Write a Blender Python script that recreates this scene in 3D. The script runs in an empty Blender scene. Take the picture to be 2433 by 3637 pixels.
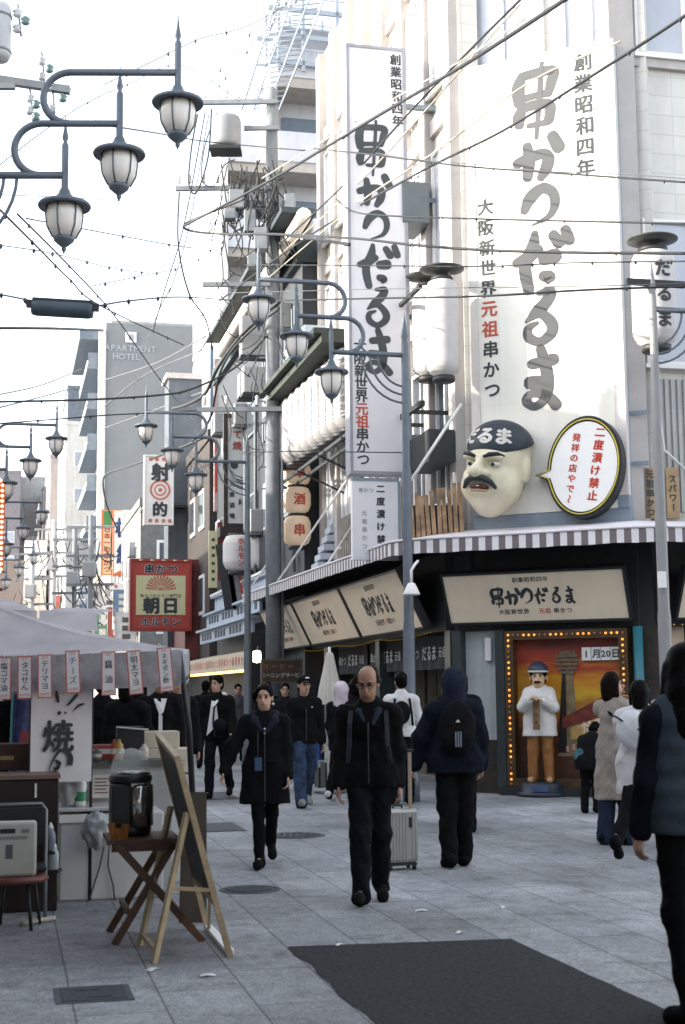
import bpy, bmesh, math, random
import numpy as np
from mathutils import Vector, Matrix, noise
SC = bpy.context.scene
COL = SC.collection
R = math.radians
rnd = random.Random(7)

# ------------------------------------------------------------------ camera
FPX, IW, IH, HOR, ROLL, CZ = 5050.0, 2433.0, 3637.0, 2448.0, 0.010, 1.55
PITCH = math.atan((HOR - IH / 2) / FPX)
cam_d = bpy.data.cameras.new('camera')
cam = bpy.data.objects.new('camera', cam_d)
COL.objects.link(cam)
cam_d.sensor_fit = 'VERTICAL'
cam_d.sensor_height = 36.0
cam_d.lens = 36.0 * FPX / IH
cam_d.clip_start, cam_d.clip_end = 0.1, 2000
cam_d.dof.use_dof = True
cam_d.dof.focus_distance = 21.0
cam_d.dof.aperture_fstop = 4.0
cam.location = (0, 0, CZ)
cam.rotation_euler = (Matrix.Rotation(R(90) + PITCH, 3, 'X') @ Matrix.Rotation(-ROLL, 3, 'Z')).to_euler()
SC.camera = cam

# ------------------------------------------------------------------ sky, sun, exposure
SUN_AZ, SUN_EL = R(10.0), R(19.0)      # azimuth measured from the left (-X) towards the camera
to_sun = Vector((-math.cos(SUN_AZ) * math.cos(SUN_EL), -math.sin(SUN_AZ) * math.cos(SUN_EL), math.sin(SUN_EL)))
world = bpy.data.worlds.new('World')
SC.world = world
world.use_nodes = True
nt = world.node_tree
bg = nt.nodes['Background']
sky = nt.nodes.new('ShaderNodeTexSky')
sky.sky_type = 'NISHITA'
sky.sun_disc = False
sky.sun_elevation = SUN_EL
sky.sun_rotation = math.atan2(to_sun.x, to_sun.y)
sky.air_density, sky.dust_density, sky.ozone_density = 1.0, 1.5, 1.0
hs = nt.nodes.new('ShaderNodeHueSaturation')
hs.inputs['Saturation'].default_value = 0.42
nt.links.new(sky.outputs[0], hs.inputs['Color'])
nt.links.new(hs.outputs[0], bg.inputs['Color'])
bg.inputs['Strength'].default_value = 0.15
sun_d = bpy.data.lights.new('sun', 'SUN')
sun_d.energy, sun_d.angle, sun_d.color = 2.0, R(0.6), (1.0, 0.93, 0.80)
sun = bpy.data.objects.new('sun', sun_d)
sun.rotation_euler = to_sun.to_track_quat('Z', 'Y').to_euler()
sun.location = (-40, 0, 40)
COL.objects.link(sun)
SC.view_settings.view_transform = 'Standard'
SC.view_settings.look = 'None'
SC.view_settings.exposure = 2.3
SC.view_settings.gamma = 1.0
SC.render.engine = 'CYCLES'
SC.cycles.max_bounces = 6
SC.cycles.diffuse_bounces = 3
SC.cycles.transparent_max_bounces = 12

# ------------------------------------------------------------------ measuring: photo pixel <-> place
_p = PITCH
_fw = Vector((0, math.cos(_p), math.sin(_p)))
_up = Vector((0, -math.sin(_p), math.cos(_p)))
_rt = Vector((1, 0, 0))
_c, _s = math.cos(ROLL), math.sin(ROLL)
_rt2, _up2 = _c * _rt - _s * _up, _s * _rt + _c * _up
CP = Vector((0, 0, CZ))
K = 1.5516                      # survey grid -> photo pixel
def ray(x, y): return _fw * FPX + _rt2 * (x * K - IW / 2) + _up2 * (IH / 2 - y * K)
def G(x, y, z=0.0):
    r = ray(x, y); return CP + r * ((z - CZ) / r.z)
def D(x, y, d):
    r = ray(x, y); return CP + r * (d / r.y)
def PL(x, y, P0, n):
    r = ray(x, y); return CP + r * ((P0 - CP).dot(n) / r.dot(n))
AZ = R(13.3)
DV = Vector((-math.sin(AZ), math.cos(AZ), 0))      # along the street
EV = Vector((math.cos(AZ), math.sin(AZ), 0))       # across the street
def ST(s, t, z=0.0): return DV * s + EV * t + Vector((0, 0, z))
UP = Vector((0, 0, 1))
def frame(P, dx):
    x = Vector((dx[0], dx[1], 0)).normalized(); y = UP.cross(x)
    m = Matrix.Identity(4)
    for i in range(3): m[i][0], m[i][1], m[i][2], m[i][3] = x[i], y[i], UP[i], P[i]
    return m
def rotz(P, a): return Matrix.Translation(P) @ Matrix.Rotation(a, 4, 'Z')
def Fs(s, t, z=0.0): return frame(ST(s, t, z), EV)           # things facing down the street, towards the camera

# ------------------------------------------------------------------ materials
def hexc(h):
    h = h.lstrip('#'); v = [int(h[i:i + 2], 16) / 255 for i in (0, 2, 4)]
    return tuple(x / 12.92 if x <= .04045 else ((x + .055) / 1.055) ** 2.4 for x in v)
_mats = {}
def M(name, col, rough=.6, metal=0.0, var=.12, scale=3.0, bump=0.0, bscale=40.0, emit=0.0, trans=0.0, alpha=1.0, stain=0.0, spec=.4, sheen=0.0):
    if name in _mats: return _mats[name]
    if isinstance(col, str): col = hexc(col)
    m = bpy.data.materials.new(name); m.use_nodes = True
    n, l = m.node_tree.nodes, m.node_tree.links
    b = n['Principled BSDF']
    b.inputs['Roughness'].default_value = rough
    b.inputs['Metallic'].default_value = metal
    b.inputs['Specular IOR Level'].default_value = spec
    if sheen: b.inputs['Sheen Weight'].default_value = sheen
    tc = n.new('ShaderNodeTexCoord')
    if var or stain:
        nz = n.new('ShaderNodeTexNoise'); nz.inputs['Scale'].default_value = scale
        nz.inputs['Detail'].default_value = 6; nz.inputs['Roughness'].default_value = .65
        l.new(tc.outputs['Object'], nz.inputs['Vector'])
        rp = n.new('ShaderNodeValToRGB')
        lo = tuple(c * (1 - var * 1.3) for c in col); hi = tuple(min(1, c * (1 + var)) for c in col)
        rp.color_ramp.elements[0].color = lo + (1,); rp.color_ramp.elements[0].position = .3
        rp.color_ramp.elements[1].color = hi + (1,); rp.color_ramp.elements[1].position = .7
        l.new(nz.outputs['Fac'], rp.inputs['Fac'])
        out = rp.outputs['Color']
        if stain:
            n2 = n.new('ShaderNodeTexNoise'); n2.inputs['Scale'].default_value = 1.1; n2.inputs['Detail'].default_value = 8
            mp = n.new('ShaderNodeMapping'); mp.inputs['Scale'].default_value = (3.5, 3.5, .45)
            l.new(tc.outputs['Object'], mp.inputs['Vector']); l.new(mp.outputs[0], n2.inputs['Vector'])
            r2 = n.new('ShaderNodeValToRGB'); r2.color_ramp.elements[0].position = .48; r2.color_ramp.elements[1].position = .75
            r2.color_ramp.elements[0].color = (0, 0, 0, 1); r2.color_ramp.elements[1].color = (stain, stain, stain, 1)
            l.new(n2.outputs['Fac'], r2.inputs['Fac'])
            mx = n.new('ShaderNodeMix'); mx.data_type = 'RGBA'
            mx.inputs['B'].default_value = (col[0] * .45, col[1] * .43, col[2] * .40, 1)
            l.new(r2.outputs['Color'], mx.inputs['Factor']); l.new(out, mx.inputs['A']); out = mx.outputs['Result']
        l.new(out, b.inputs['Base Color'])
    else:
        b.inputs['Base Color'].default_value = tuple(col) + (1,)
    if bump:
        n3 = n.new('ShaderNodeTexNoise'); n3.inputs['Scale'].default_value = bscale; n3.inputs['Detail'].default_value = 5
        l.new(tc.outputs['Object'], n3.inputs['Vector'])
        bp = n.new('ShaderNodeBump'); bp.inputs['Strength'].default_value = bump; bp.inputs['Distance'].default_value = .02
        l.new(n3.outputs['Fac'], bp.inputs['Height']); l.new(bp.outputs['Normal'], b.inputs['Normal'])
    if emit:
        b.inputs['Emission Color'].default_value = tuple(col) + (1,); b.inputs['Emission Strength'].default_value = emit
    if trans: b.inputs['Transmission Weight'].default_value = trans
    if alpha < 1: b.inputs['Alpha'].default_value = alpha
    _mats[name] = m
    return m

def joints(m, w, h, dark=.8, mort=.012):
    """tile or panel joints on an upright surface"""
    n, l = m.node_tree.nodes, m.node_tree.links; b = n['Principled BSDF']; src = b.inputs['Base Color'].links[0].from_socket
    tc = n.new('ShaderNodeTexCoord'); sp = n.new('ShaderNodeSeparateXYZ'); ad = n.new('ShaderNodeMath'); cb = n.new('ShaderNodeCombineXYZ'); br = n.new('ShaderNodeTexBrick'); mx = n.new('ShaderNodeMix')
    l.new(tc.outputs['Object'], sp.inputs[0]); l.new(sp.outputs['X'], ad.inputs[0]); l.new(sp.outputs['Y'], ad.inputs[1]); l.new(ad.outputs[0], cb.inputs[0]); l.new(sp.outputs['Z'], cb.inputs[1]); l.new(cb.outputs[0], br.inputs['Vector'])
    br.offset = 0; br.inputs['Scale'].default_value = 1; br.inputs['Brick Width'].default_value = w; br.inputs['Row Height'].default_value = h; br.inputs['Mortar Size'].default_value = mort
    br.inputs['Color1'].default_value = (1, 1, 1, 1); br.inputs['Color2'].default_value = (.94, .94, .94, 1); br.inputs['Mortar'].default_value = (dark, dark, dark, 1)
    mx.data_type = 'RGBA'; mx.blend_type = 'MULTIPLY'; mx.inputs['Factor'].default_value = 1; l.new(src, mx.inputs['A']); l.new(br.outputs['Color'], mx.inputs['B']); l.new(mx.outputs['Result'], b.inputs['Base Color'])
# ------------------------------------------------------------------ mesh building
_glyph = {}
def glyph(ch, bold):
    k = (ch, bold)
    if k not in _glyph:
        cu = bpy.data.curves.new('glyph', 'FONT'); cu.body = ch; cu.size = 1; cu.offset = bold; cu.resolution_u = 3
        cu.align_x = 'LEFT'
        ob = bpy.data.objects.new('glyph', cu); COL.objects.link(ob)
        dg = bpy.context.evaluated_depsgraph_get()
        me = ob.evaluated_get(dg).to_mesh()
        vs = [(v.co.x, v.co.y) for v in me.vertices]; fs = [tuple(p.vertices) for p in me.polygons]
        ob.evaluated_get(dg).to_mesh_clear()
        bpy.data.objects.remove(ob); bpy.data.curves.remove(cu)
        _glyph[k] = (vs, fs)
    return _glyph[k]

class MB:
    def __init__(s, xf=None): s.v, s.f, s.smooth, s.mi, s.m, s.xf, s.cuts = [], [], [], [], 0, xf, []
    def add(s, vs, fs, smooth=False, xf=None):
        o = len(s.v)
        x = xf if s.xf is None else (s.xf if xf is None else s.xf @ xf)
        s.cuts.append((o, len(s.f)))
        s.v += [tuple(x @ Vector(v)) if x is not None else tuple(v) for v in vs]
        s.f += [tuple(i + o for i in f) for f in fs]; s.smooth += [smooth] * len(fs); s.mi += [s.m] * len(fs)
        return s
    def box(s, x0, x1, y0, y1, z0, z1, xf=None, bev=0.0):
        if bev > 0:
            bm = bmesh.new(); bmesh.ops.create_cube(bm, size=1)
            for v in bm.verts: v.co = Vector(((x0 + x1) / 2 + v.co.x * (x1 - x0), (y0 + y1) / 2 + v.co.y * (y1 - y0), (z0 + z1) / 2 + v.co.z * (z1 - z0)))
            bmesh.ops.bevel(bm, geom=bm.edges[:], offset=bev, segments=2, profile=.5, affect='EDGES')
            bm.verts.index_update()
            s.add([v.co[:] for v in bm.verts], [[v.index for v in f.verts] for f in bm.faces], False, xf); bm.free(); return s
        vs = [(x, y, z) for z in (z0, z1) for y in (y0, y1) for x in (x0, x1)]
        return s.add(vs, [(0, 2, 3, 1), (4, 5, 7, 6), (0, 1, 5, 4), (2, 6, 7, 3), (0, 4, 6, 2), (1, 3, 7, 5)], False, xf)
    def bar(s, a, b, w, h=None, up=UP):
        a, b = Vector(a), Vector(b); h = h or w; d = (b - a).normalized()
        x = d.cross(up)
        if x.length < 1e-4: x = d.cross(Vector((0, 1, 0)))
        x.normalize(); y = x.cross(d)
        vs = [p + x * (sx * w / 2) + y * (sy * h / 2) for p in (a, b) for sx, sy in ((-1, -1), (1, -1), (1, 1), (-1, 1))]
        return s.add(vs, [(0, 1, 2, 3), (7, 6, 5, 4), (0, 4, 5, 1), (1, 5, 6, 2), (2, 6, 7, 3), (3, 7, 4, 0)])
    def tube(s, pts, r, n=8, cap=True):
        pts = [Vector(p) for p in pts]
        if not isinstance(r, (list, tuple)): pts = [p for i, p in enumerate(pts) if i == 0 or (p - pts[i - 1]).length > 1e-5]
        rs = r if isinstance(r, (list, tuple)) else [r] * len(pts)
        vs, fs, x = [], [], None
        for i, p in enumerate(pts):
            t = (pts[min(i + 1, len(pts) - 1)] - pts[max(i - 1, 0)]).normalized()
            if x is None:
                x = t.cross(UP)
                if x.length < 1e-3: x = t.cross(Vector((0, 1, 0)))
            x = (x - t * x.dot(t)).normalized(); y = t.cross(x)
            vs += [p + (x * math.cos(2 * math.pi * k / n) + y * math.sin(2 * math.pi * k / n)) * rs[i] for k in range(n)]
        for i in range(len(pts) - 1):
            for k in range(n):
                k2 = (k + 1) % n; fs.append((i * n + k, i * n + k2, (i + 1) * n + k2, (i + 1) * n + k))
        if cap: fs += [tuple(range(n - 1, -1, -1)), tuple(range((len(pts) - 1) * n, len(pts) * n))]
        return s.add(vs, fs, True)
    def lathe(s, prof, n=20, c=(0, 0, 0), xf=None):
        vs, fs = [], []
        for r, z in prof: vs += [(c[0] + r * math.cos(2 * math.pi * k / n), c[1] + r * math.sin(2 * math.pi * k / n), c[2] + z) for k in range(n)]
        for i in range(len(prof) - 1):
            for k in range(n): k2 = (k + 1) % n; fs.append((i * n + k, i * n + k2, (i + 1) * n + k2, (i + 1) * n + k))
        if prof[0][0] > 1e-5: fs.append(tuple(range(n - 1, -1, -1)))
        if prof[-1][0] > 1e-5: fs.append(tuple(range((len(prof) - 1) * n, len(prof) * n)))
        return s.add(vs, fs, True, xf)
    def prism(s, poly, d0, d1, axis='y', xf=None):
        # polygon in (x,z) extruded along y, or in (x,y) extruded along z, or (y,z) along x
        f = {'y': lambda p, d: (p[0], d, p[1]), 'z': lambda p, d: (p[0], p[1], d), 'x': lambda p, d: (d, p[0], p[1])}[axis]
        n = len(poly); vs = [f(p, d0) for p in poly] + [f(p, d1) for p in poly]
        return s.add(vs, [tuple(range(n)), tuple(range(2 * n - 1, n - 1, -1))] + [(i, i + n, (i + 1) % n + n, (i + 1) % n) for i in range(n)], False, xf)
    def quad(s, a, b, c, d): return s.add([a, b, c, d], [(0, 1, 2, 3)])
    def text(s, st, cx, cz, size, y=-.004, vertical=False, bold=.02, pitch=None, sx=1.0, xf=None):
        """centred lettering lying in the local x-z plane; weight comes from a few shifted strokes"""
        pitch = pitch or (size * 1.05)
        adv = []
        for ch in st:
            vs = glyph(ch, 0)[0] if ch not in ' 　' else []
            w = (max(v[0] for v in vs) - min(v[0] for v in vs)) if vs else .4
            adv.append(1.0 if ord(ch) > 0x2000 else max(.3, w + .12))
        n = len(st); tot = sum(adv) * pitch if not vertical else n * pitch
        pos = -tot / 2
        off = [(0, 0)] if bold < .01 else [(-bold * .7, bold * .35), (bold * .7, -bold * .35)] if bold < .03 else [(-bold, 0), (bold, 0), (0, bold * .8), (0, -bold * .8)]
        for i, ch in enumerate(st):
            if not vertical: ox, oz = cx + pos + adv[i] * pitch / 2, cz; pos += adv[i] * pitch
            else: ox, oz = cx, cz + tot / 2 - (i + .5) * pitch
            if ch in ' 　': continue
            vs, fs = glyph(ch, 0)
            mx = (max(v[0] for v in vs) + min(v[0] for v in vs)) / 2; my = .36
            for k, (dx, dz) in enumerate(off):
                yy = y - .0004 * k
                if vertical and ch in 'ー〜': s.add([(ox + (v[1] - my + dx) * size, yy, oz - (v[0] - mx + dz) * size) for v in vs], fs, xf=xf)
                else: s.add([(ox + (v[0] - mx + dx) * size * sx, yy, oz + (v[1] - my + dz) * size) for v in vs], fs, xf=xf)
        return s
    def build_each(s, name, mat, parent=None):
        """every added piece as a mesh of its own"""
        out, c = [], s.cuts + [(len(s.v), len(s.f))]
        for (v0, f0), (v1, f1) in zip(c[:-1], c[1:]):
            q = MB(); q.v = s.v[v0:v1]; q.f = [tuple(i - v0 for i in f) for f in s.f[f0:f1]]; q.smooth = s.smooth[f0:f1]; q.mi = s.mi[f0:f1]
            out.append(q.build(name, mat, parent))
        return out
    def build(s, name, mat, parent=None, mw=None, smooth=None):
        me = bpy.data.meshes.new(name)
        me.from_pydata(s.v, [], s.f)
        sm = s.smooth if smooth is None else [smooth] * len(s.f)
        if any(sm): me.polygons.foreach_set('use_smooth', sm)
        mats = mat if isinstance(mat, (list, tuple)) else [mat]
        for m in mats: me.materials.append(m)
        if len(mats) > 1: me.polygons.foreach_set('material_index', s.mi)
        me.update()
        o = bpy.data.objects.new(name, me); COL.objects.link(o)
        if parent is not None: o.parent = parent
        if mw is not None: o.matrix_world = mw
        return o
def tag(o, label=None, cat=None, group=None, kind=None):
    if label: o['label'] = label
    if cat: o['category'] = cat
    if group: o['group'] = group
    if kind: o['kind'] = kind
    return o
def thing(name, label, cat, mw=None, group=None):
    o = bpy.data.objects.new(name, None); o.empty_display_size = .2; COL.objects.link(o)
    if mw is not None: o.matrix_world = mw
    return tag(o, label, cat, group)
def structure(name, mb, mat):
    o = mb.build(name, mat); o['kind'] = 'structure'; return o
def copy_tree(o, parent=None, mw=None):
    c = o.copy(); COL.objects.link(c)
    if parent is not None: c.parent = parent
    if mw is not None: c.matrix_world = mw
    for ch in list(o.children): copy_tree(ch, c)
    return c
def arc(c, r, a0, a1, n, ax=Vector((1, 0, 0)), ay=UP):
    c = Vector(c); return [c + ax * (r * math.cos(R(a0 + (a1 - a0) * i / n))) + ay * (r * math.sin(R(a0 + (a1 - a0) * i / n))) for i in range(n + 1)]

# ------------------------------------------------------------------ brush lettering for the shop name
def catmull(pts, n=7):
    out = []
    P = [pts[0]] + list(pts) + [pts[-1]]
    for i in range(1, len(P) - 2):
        p0, p1, p2, p3 = [np.array(q, float) for q in P[i - 1:i + 3]]
        for k in range(n):
            t = k / n
            out.append(.5 * ((2 * p1) + (-p0 + p2) * t + (2 * p0 - 5 * p1 + 4 * p2 - p3) * t * t + (-p0 + 3 * p1 - 3 * p2 + p3) * t ** 3))
    out.append(np.array(P[-2], float)); return out
BR = {  # stroke points (x, y down, width) on one common sheet
 '串': [[(385, 272, 40), (365, 340, 58), (372, 428, 50)], [(385, 270, 40), (480, 262, 42), (578, 268, 44), (566, 335, 46), (548, 400, 36)], [(385, 408, 32), (460, 400, 30), (548, 398, 34)],
        [(388, 470, 40), (370, 520, 56), (372, 560, 44)], [(385, 466, 40), (470, 456, 42), (556, 472, 46), (552, 560, 44)], [(430, 577, 22), (545, 574, 28)], [(508, 208, 18), (496, 400, 24), (476, 658, 16)]],
 'か': [[(362, 795, 44), (430, 772, 48), (515, 760, 46), (548, 792, 52), (536, 850, 52), (505, 900, 36)], [(422, 702, 40), (432, 790, 52), (424, 888, 42)], [(575, 665, 50), (610, 735, 56)]],
 'つ': [[(405, 1085, 36), (440, 1015, 54), (510, 968, 46), (572, 1000, 44), (588, 1070, 40), (552, 1140, 26), (450, 1180, 6)]],
 'だ': [[(358, 1392, 40), (420, 1372, 56), (490, 1330, 42)], [(468, 1232, 30), (455, 1310, 54), (412, 1400, 52), (414, 1480, 52), (432, 1560, 46)], [(578, 1256, 44), (612, 1304, 52)], [(650, 1236, 44), (672, 1298, 48)], [(525, 1388, 56), (585, 1380, 64)], [(520, 1490, 44), (555, 1502, 52), (545, 1528, 20)]],
 'る': [[(490, 1588, 22), (562, 1586, 44), (535, 1645, 52), (472, 1702, 48), (418, 1748, 12)], [(418, 1748, 14), (500, 1712, 36), (566, 1770, 48), (566, 1830, 46), (500, 1874, 38), (434, 1842, 42), (430, 1788, 34), (482, 1762, 16)]],
 'ま': [[(452, 2000, 44), (578, 1985, 50)], [(502, 1916, 40), (530, 2010, 50), (545, 2110, 52), (532, 2200, 44), (470, 2248, 34), (418, 2212, 40), (452, 2172, 34), (540, 2192, 42), (592, 2248, 50)], [(440, 2108, 56), (500, 2112, 58)]],
}
BRBOX = {'串': (465, 430, 470), 'か': (490, 780, 260), 'つ': (500, 1070, 250), 'だ': (515, 1395, 360), 'る': (500, 1730, 330), 'ま': (505, 2080, 350)}
def brush(mb, ch, place, y=-.006, wmul=1.0):
    """place maps sheet (x, y) to local (x, z); strokes lie 0.3 mm apart"""
    for k, stk in enumerate(BR[ch]):
        pts = catmull(stk); yy = y - .0006 * k
        xy = [place(p[0], p[1]) for p in pts]; sc = abs(place(1, 0)[0] - place(0, 0)[0])
        L, Rr = [], []
        for i, p in enumerate(xy):
            a, b = xy[max(i - 1, 0)], xy[min(i + 1, len(xy) - 1)]
            dx, dz = b[0] - a[0], b[1] - a[1]; q = math.hypot(dx, dz) or 1
            w = pts[i][2] * sc / 2 * wmul
            L.append((p[0] - dz / q * w, yy, p[1] + dx / q * w)); Rr.append((p[0] + dz / q * w, yy, p[1] - dx / q * w))
        def cap(i, j):
            a = Vector((xy[i][0] - xy[j][0], xy[i][1] - xy[j][1])); a = a.normalized() if a.length else Vector((1, 0))
            w = pts[i][2] * sc / 2 * wmul; b = Vector((-a.y, a.x))
            return [(xy[i][0] + w * (a.x * math.cos(t) + b.x * math.sin(t)), yy, xy[i][1] + w * (a.y * math.cos(t) + b.y * math.sin(t))) for t in (R(-60), R(-25), R(25), R(60))]
        n = len(xy)
        mb.add(L + Rr, [(i, i + 1, n + i + 1, n + i) for i in range(n - 1)])
        for i, j, l, r in ((0, 1, L[0], Rr[0]), (n - 1, n - 2, L[-1], Rr[-1])):
            c = cap(i, j); d0 = (Vector(c[0]) - Vector(l)).length; d1 = (Vector(c[0]) - Vector(r)).length
            mb.add(([l] + c + [r]) if d0 < d1 else ([r] + c + [l]), [(0, 1, 2, 3, 4, 5)])
def brush_row(mb, cx, cz, size, y=-.006, sx=1.0):
    """the shop name set horizontally, size = letter height"""
    widths = {'串': 1.05, 'か': .95, 'つ': .85, 'だ': 1.0, 'る': .8, 'ま': .9}
    tot = sum(widths.values()) * size * .95 * sx; x = cx - tot / 2
    for ch in '串かつだるま':
        w = widths[ch] * size * .95 * sx; bx, by, bh = BRBOX[ch]
        h = size * (1.25 if ch == '串' else .95); k = h / bh; kx = k * sx * (1.15 if ch == '串' else .9)
        ox = x + w / 2
        brush(mb, ch, lambda px, py, ox=ox, bx=bx, by=by, k=k, kx=kx: (ox + (px - bx) * kx, cz - (py - by) * k), y, 1.35)
        x += w
# ================================================================== ground
def paving_mat():
    m = bpy.data.materials.new('street_paving'); m.use_nodes = True
    n, l = m.node_tree.nodes, m.node_tree.links; b = n['Principled BSDF']
    tc = n.new('ShaderNodeTexCoord'); mp = n.new('ShaderNodeMapping'); mp.inputs['Location'].default_value = (0, .355, 0)
    l.new(tc.outputs['Object'], mp.inputs['Vector'])
    br = n.new('ShaderNodeTexBrick'); br.offset = .5
    for k, v in (('Scale', 1), ('Mortar Size', .007), ('Mortar Smooth', .4), ('Brick Width', .9), ('Row Height', .445), ('Bias', 0)): br.inputs[k].default_value = v
    br.inputs['Color1'].default_value = (.255, .262, .272, 1); br.inputs['Color2'].default_value = (.33, .338, .348, 1); br.inputs['Mortar'].default_value = (.13, .13, .133, 1)
    l.new(mp.outputs[0], br.inputs['Vector'])
    def nz(sc, d, r=.6):
        q = n.new('ShaderNodeTexNoise'); q.inputs['Scale'].default_value = sc; q.inputs['Detail'].default_value = d; q.inputs['Roughness'].default_value = r
        l.new(tc.outputs['Object'], q.inputs['Vector']); return q
    def mul(a, f, lo, hi, p0, p1):
        rp = n.new('ShaderNodeValToRGB'); rp.color_ramp.elements[0].position = p0; rp.color_ramp.elements[1].position = p1
        rp.color_ramp.elements[0].color = (lo, lo, lo, 1); rp.color_ramp.elements[1].color = (hi, hi, hi, 1)
        l.new(f, rp.inputs['Fac'])
        mx = n.new('ShaderNodeMix'); mx.data_type = 'RGBA'; mx.blend_type = 'MULTIPLY'; mx.inputs['Factor'].default_value = 1
        l.new(a, mx.inputs['A']); l.new(rp.outputs['Color'], mx.inputs['B']); return mx.outputs['Result']
    c = mul(br.outputs['Color'], nz(.55, 5).outputs['Fac'], .74, 1.16, .36, .64)
    c = mul(c, nz(7, 6, .7).outputs['Fac'], .8, 1.14, .35, .65)
    gr = nz(62, 3, .8); c = mul(c, gr.outputs['Fac'], .55, 1.45, .34, .66)
    c = mul(c, nz(21, 4, .8).outputs['Fac'], .8, 1.18, .34, .66)
    c = mul(c, nz(2.4, 8, .75).outputs['Fac'], .62, 1.0, .36, .46)
    c = mul(c, nz(.23, 4, .6).outputs['Fac'], .72, 1.12, .38, .6)
    vo = n.new('ShaderNodeTexVoronoi'); vo.inputs['Scale'].default_value = 1.7; l.new(tc.outputs['Object'], vo.inputs['Vector'])      # trodden gum spots
    c = mul(c, vo.outputs['Distance'], .45, 1.0, .018, .035)
    l.new(c, b.inputs['Base Color']); b.inputs['Roughness'].default_value = .72; b.inputs['Specular IOR Level'].default_value = .3
    bp = n.new('ShaderNodeBump'); bp.inputs['Strength'].default_value = .35; bp.inputs['Distance'].default_value = .006
    l.new(gr.outputs['Fac'], bp.inputs['Height']); l.new(bp.outputs['Normal'], b.inputs['Normal'])
    return m
gm = frame(Vector((0, 0, 0)), DV)
g = MB(); g.quad((-60, -150, 0), (420, -150, 0), (420, 150, 0), (-60, 150, 0))
structure('ground', g, paving_mat()).matrix_world = gm
asph = M('asphalt', (.024, .028, .031), .85, var=.8, scale=38, bump=.9, bscale=210, stain=.3)
inv = gm.inverted()
def gl(x, y): q = inv @ G(x, y); return (q.x, q.y, .004)
a0, a1 = gl(660, 2168), gl(1170, 2150)
pts = [a0]
for i in range(1, 90): pts.append((a0[0] - i * .08, a0[1] + .035 * noise.noise(Vector((i * .19, 0, 0))) + .018 * noise.noise(Vector((i * .83, 3, 0))) + .006 * rnd.random(), .004))
for i in range(89, 0, -1): pts.append((a1[0] - i * .08, a1[1] - .0016 * i + .012 * noise.noise(Vector((i * .31, 7, 0))) + .005 * rnd.random(), .004))
pts.append(a1)
p = MB(); p.add(pts, [tuple(range(len(pts)))]); structure('asphalt_strip', p, asph).matrix_world = gm
iron = M('cast_iron_cover', (.055, .062, .068), .6, metal=.3, var=.3, scale=30, bump=.6, bscale=60)
def gw(x, y, z=0): q = G(x, y); return Vector((q.x, q.y, z))
def manhole(x, y, r, label):
    t = thing('manhole_cover', label, 'manhole cover', Matrix.Translation(gw(x, y)), 'manhole covers in the paving')
    MB().lathe([(r, 0), (r, .006), (r - .03, .006), (r - .03, .003)], 32).build('rim', M('rim_iron', (.09, .095, .1), .55, metal=.4), t)
    m = MB(); m.lathe([(r - .035, .0), (r - .035, .005), (0, .005)], 32)
    for i in range(-4, 5):
        for j in range(-4, 5):
            if math.hypot(i, j) * r / 5 < r - .09: m.box(i * r / 5 - .02, i * r / 5 + .02, j * r / 5 - .02, j * r / 5 + .02, .005, .008)
    m.build('lid', iron, t)
manhole(672, 1913, .34, 'round iron manhole cover right of the woman in the black coat')
manhole(572, 2037, .24, 'small worn round cover in front of the woman in the black coat')
def coverplate(quad_px, label):
    P = [gl(*q) for q in quad_px]; xs = [q[0] for q in P]; ys = [q[1] for q in P]
    t = thing('access_cover', label, 'access cover', gm, 'square covers in the paving')
    m = MB(); m.box(min(xs), max(xs), min(ys), max(ys), .0, .005); m.build('frame', M('cover_frame', (.075, .08, .085), .6, var=.2), t)
    m = MB(); x0, x1, y0, y1 = min(xs) + .03, max(xs) - .03, min(ys) + .03, max(ys) - .03; m.box(x0, x1, y0, y1, .0, .008)
    m.box(x0 + .06, x0 + .1, y0 + .08, y0 + .2, .008, .011); m.box(x1 - .1, x1 - .06, y1 - .2, y1 - .08, .008, .011)
    m.build('lid', iron, t)
coverplate([(130, 2268), (292, 2254), (308, 2288), (128, 2300)], 'square access cover in the dark paving at lower left')
coverplate([(440, 1886), (535, 1884), (545, 1903), (440, 1903)], 'dark square cover in the paving behind the easel')
coverplate([(442, 1815), (520, 1814), (522, 1830), (442, 1830)], 'dark square cover at the feet of the man in the white shirt')
litw = M('paper_scrap', (.75, .74, .72), .8, var=.1)
for i, (x, y, lab) in enumerate([(350, 2221, 'white paper scrap by the front foot of the easel'), (476, 2235, 'white paper scrap right of the easel on the paving'), (964, 2086, 'white scrap on the paving right of the elderly man'),
                 (1052, 2136, 'white scrap just above the asphalt strip'), (778, 2164, 'white scrap at the left corner of the asphalt strip'), (1148, 2078, 'tiny white scrap alone in open paving at right'), (578, 1992, 'tiny white scrap beside the foot of the woman in the black coat')]):
    m = MB(); w = .045 if i < 3 else .03
    m.add([(-w, -w * .6, .004), (0, -w * .5, .012), (w, -w * .4, .005), (w * .8, w * .5, .009), (0, w * .4, .014), (-w * .9, w * .5, .005)], [(0, 1, 4, 5), (1, 2, 3, 4)])
    tag(m.build('litter', litw, mw=rotz(gw(x, y), rnd.random() * 3)), lab, 'litter', 'scraps of paper on the paving')
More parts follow.
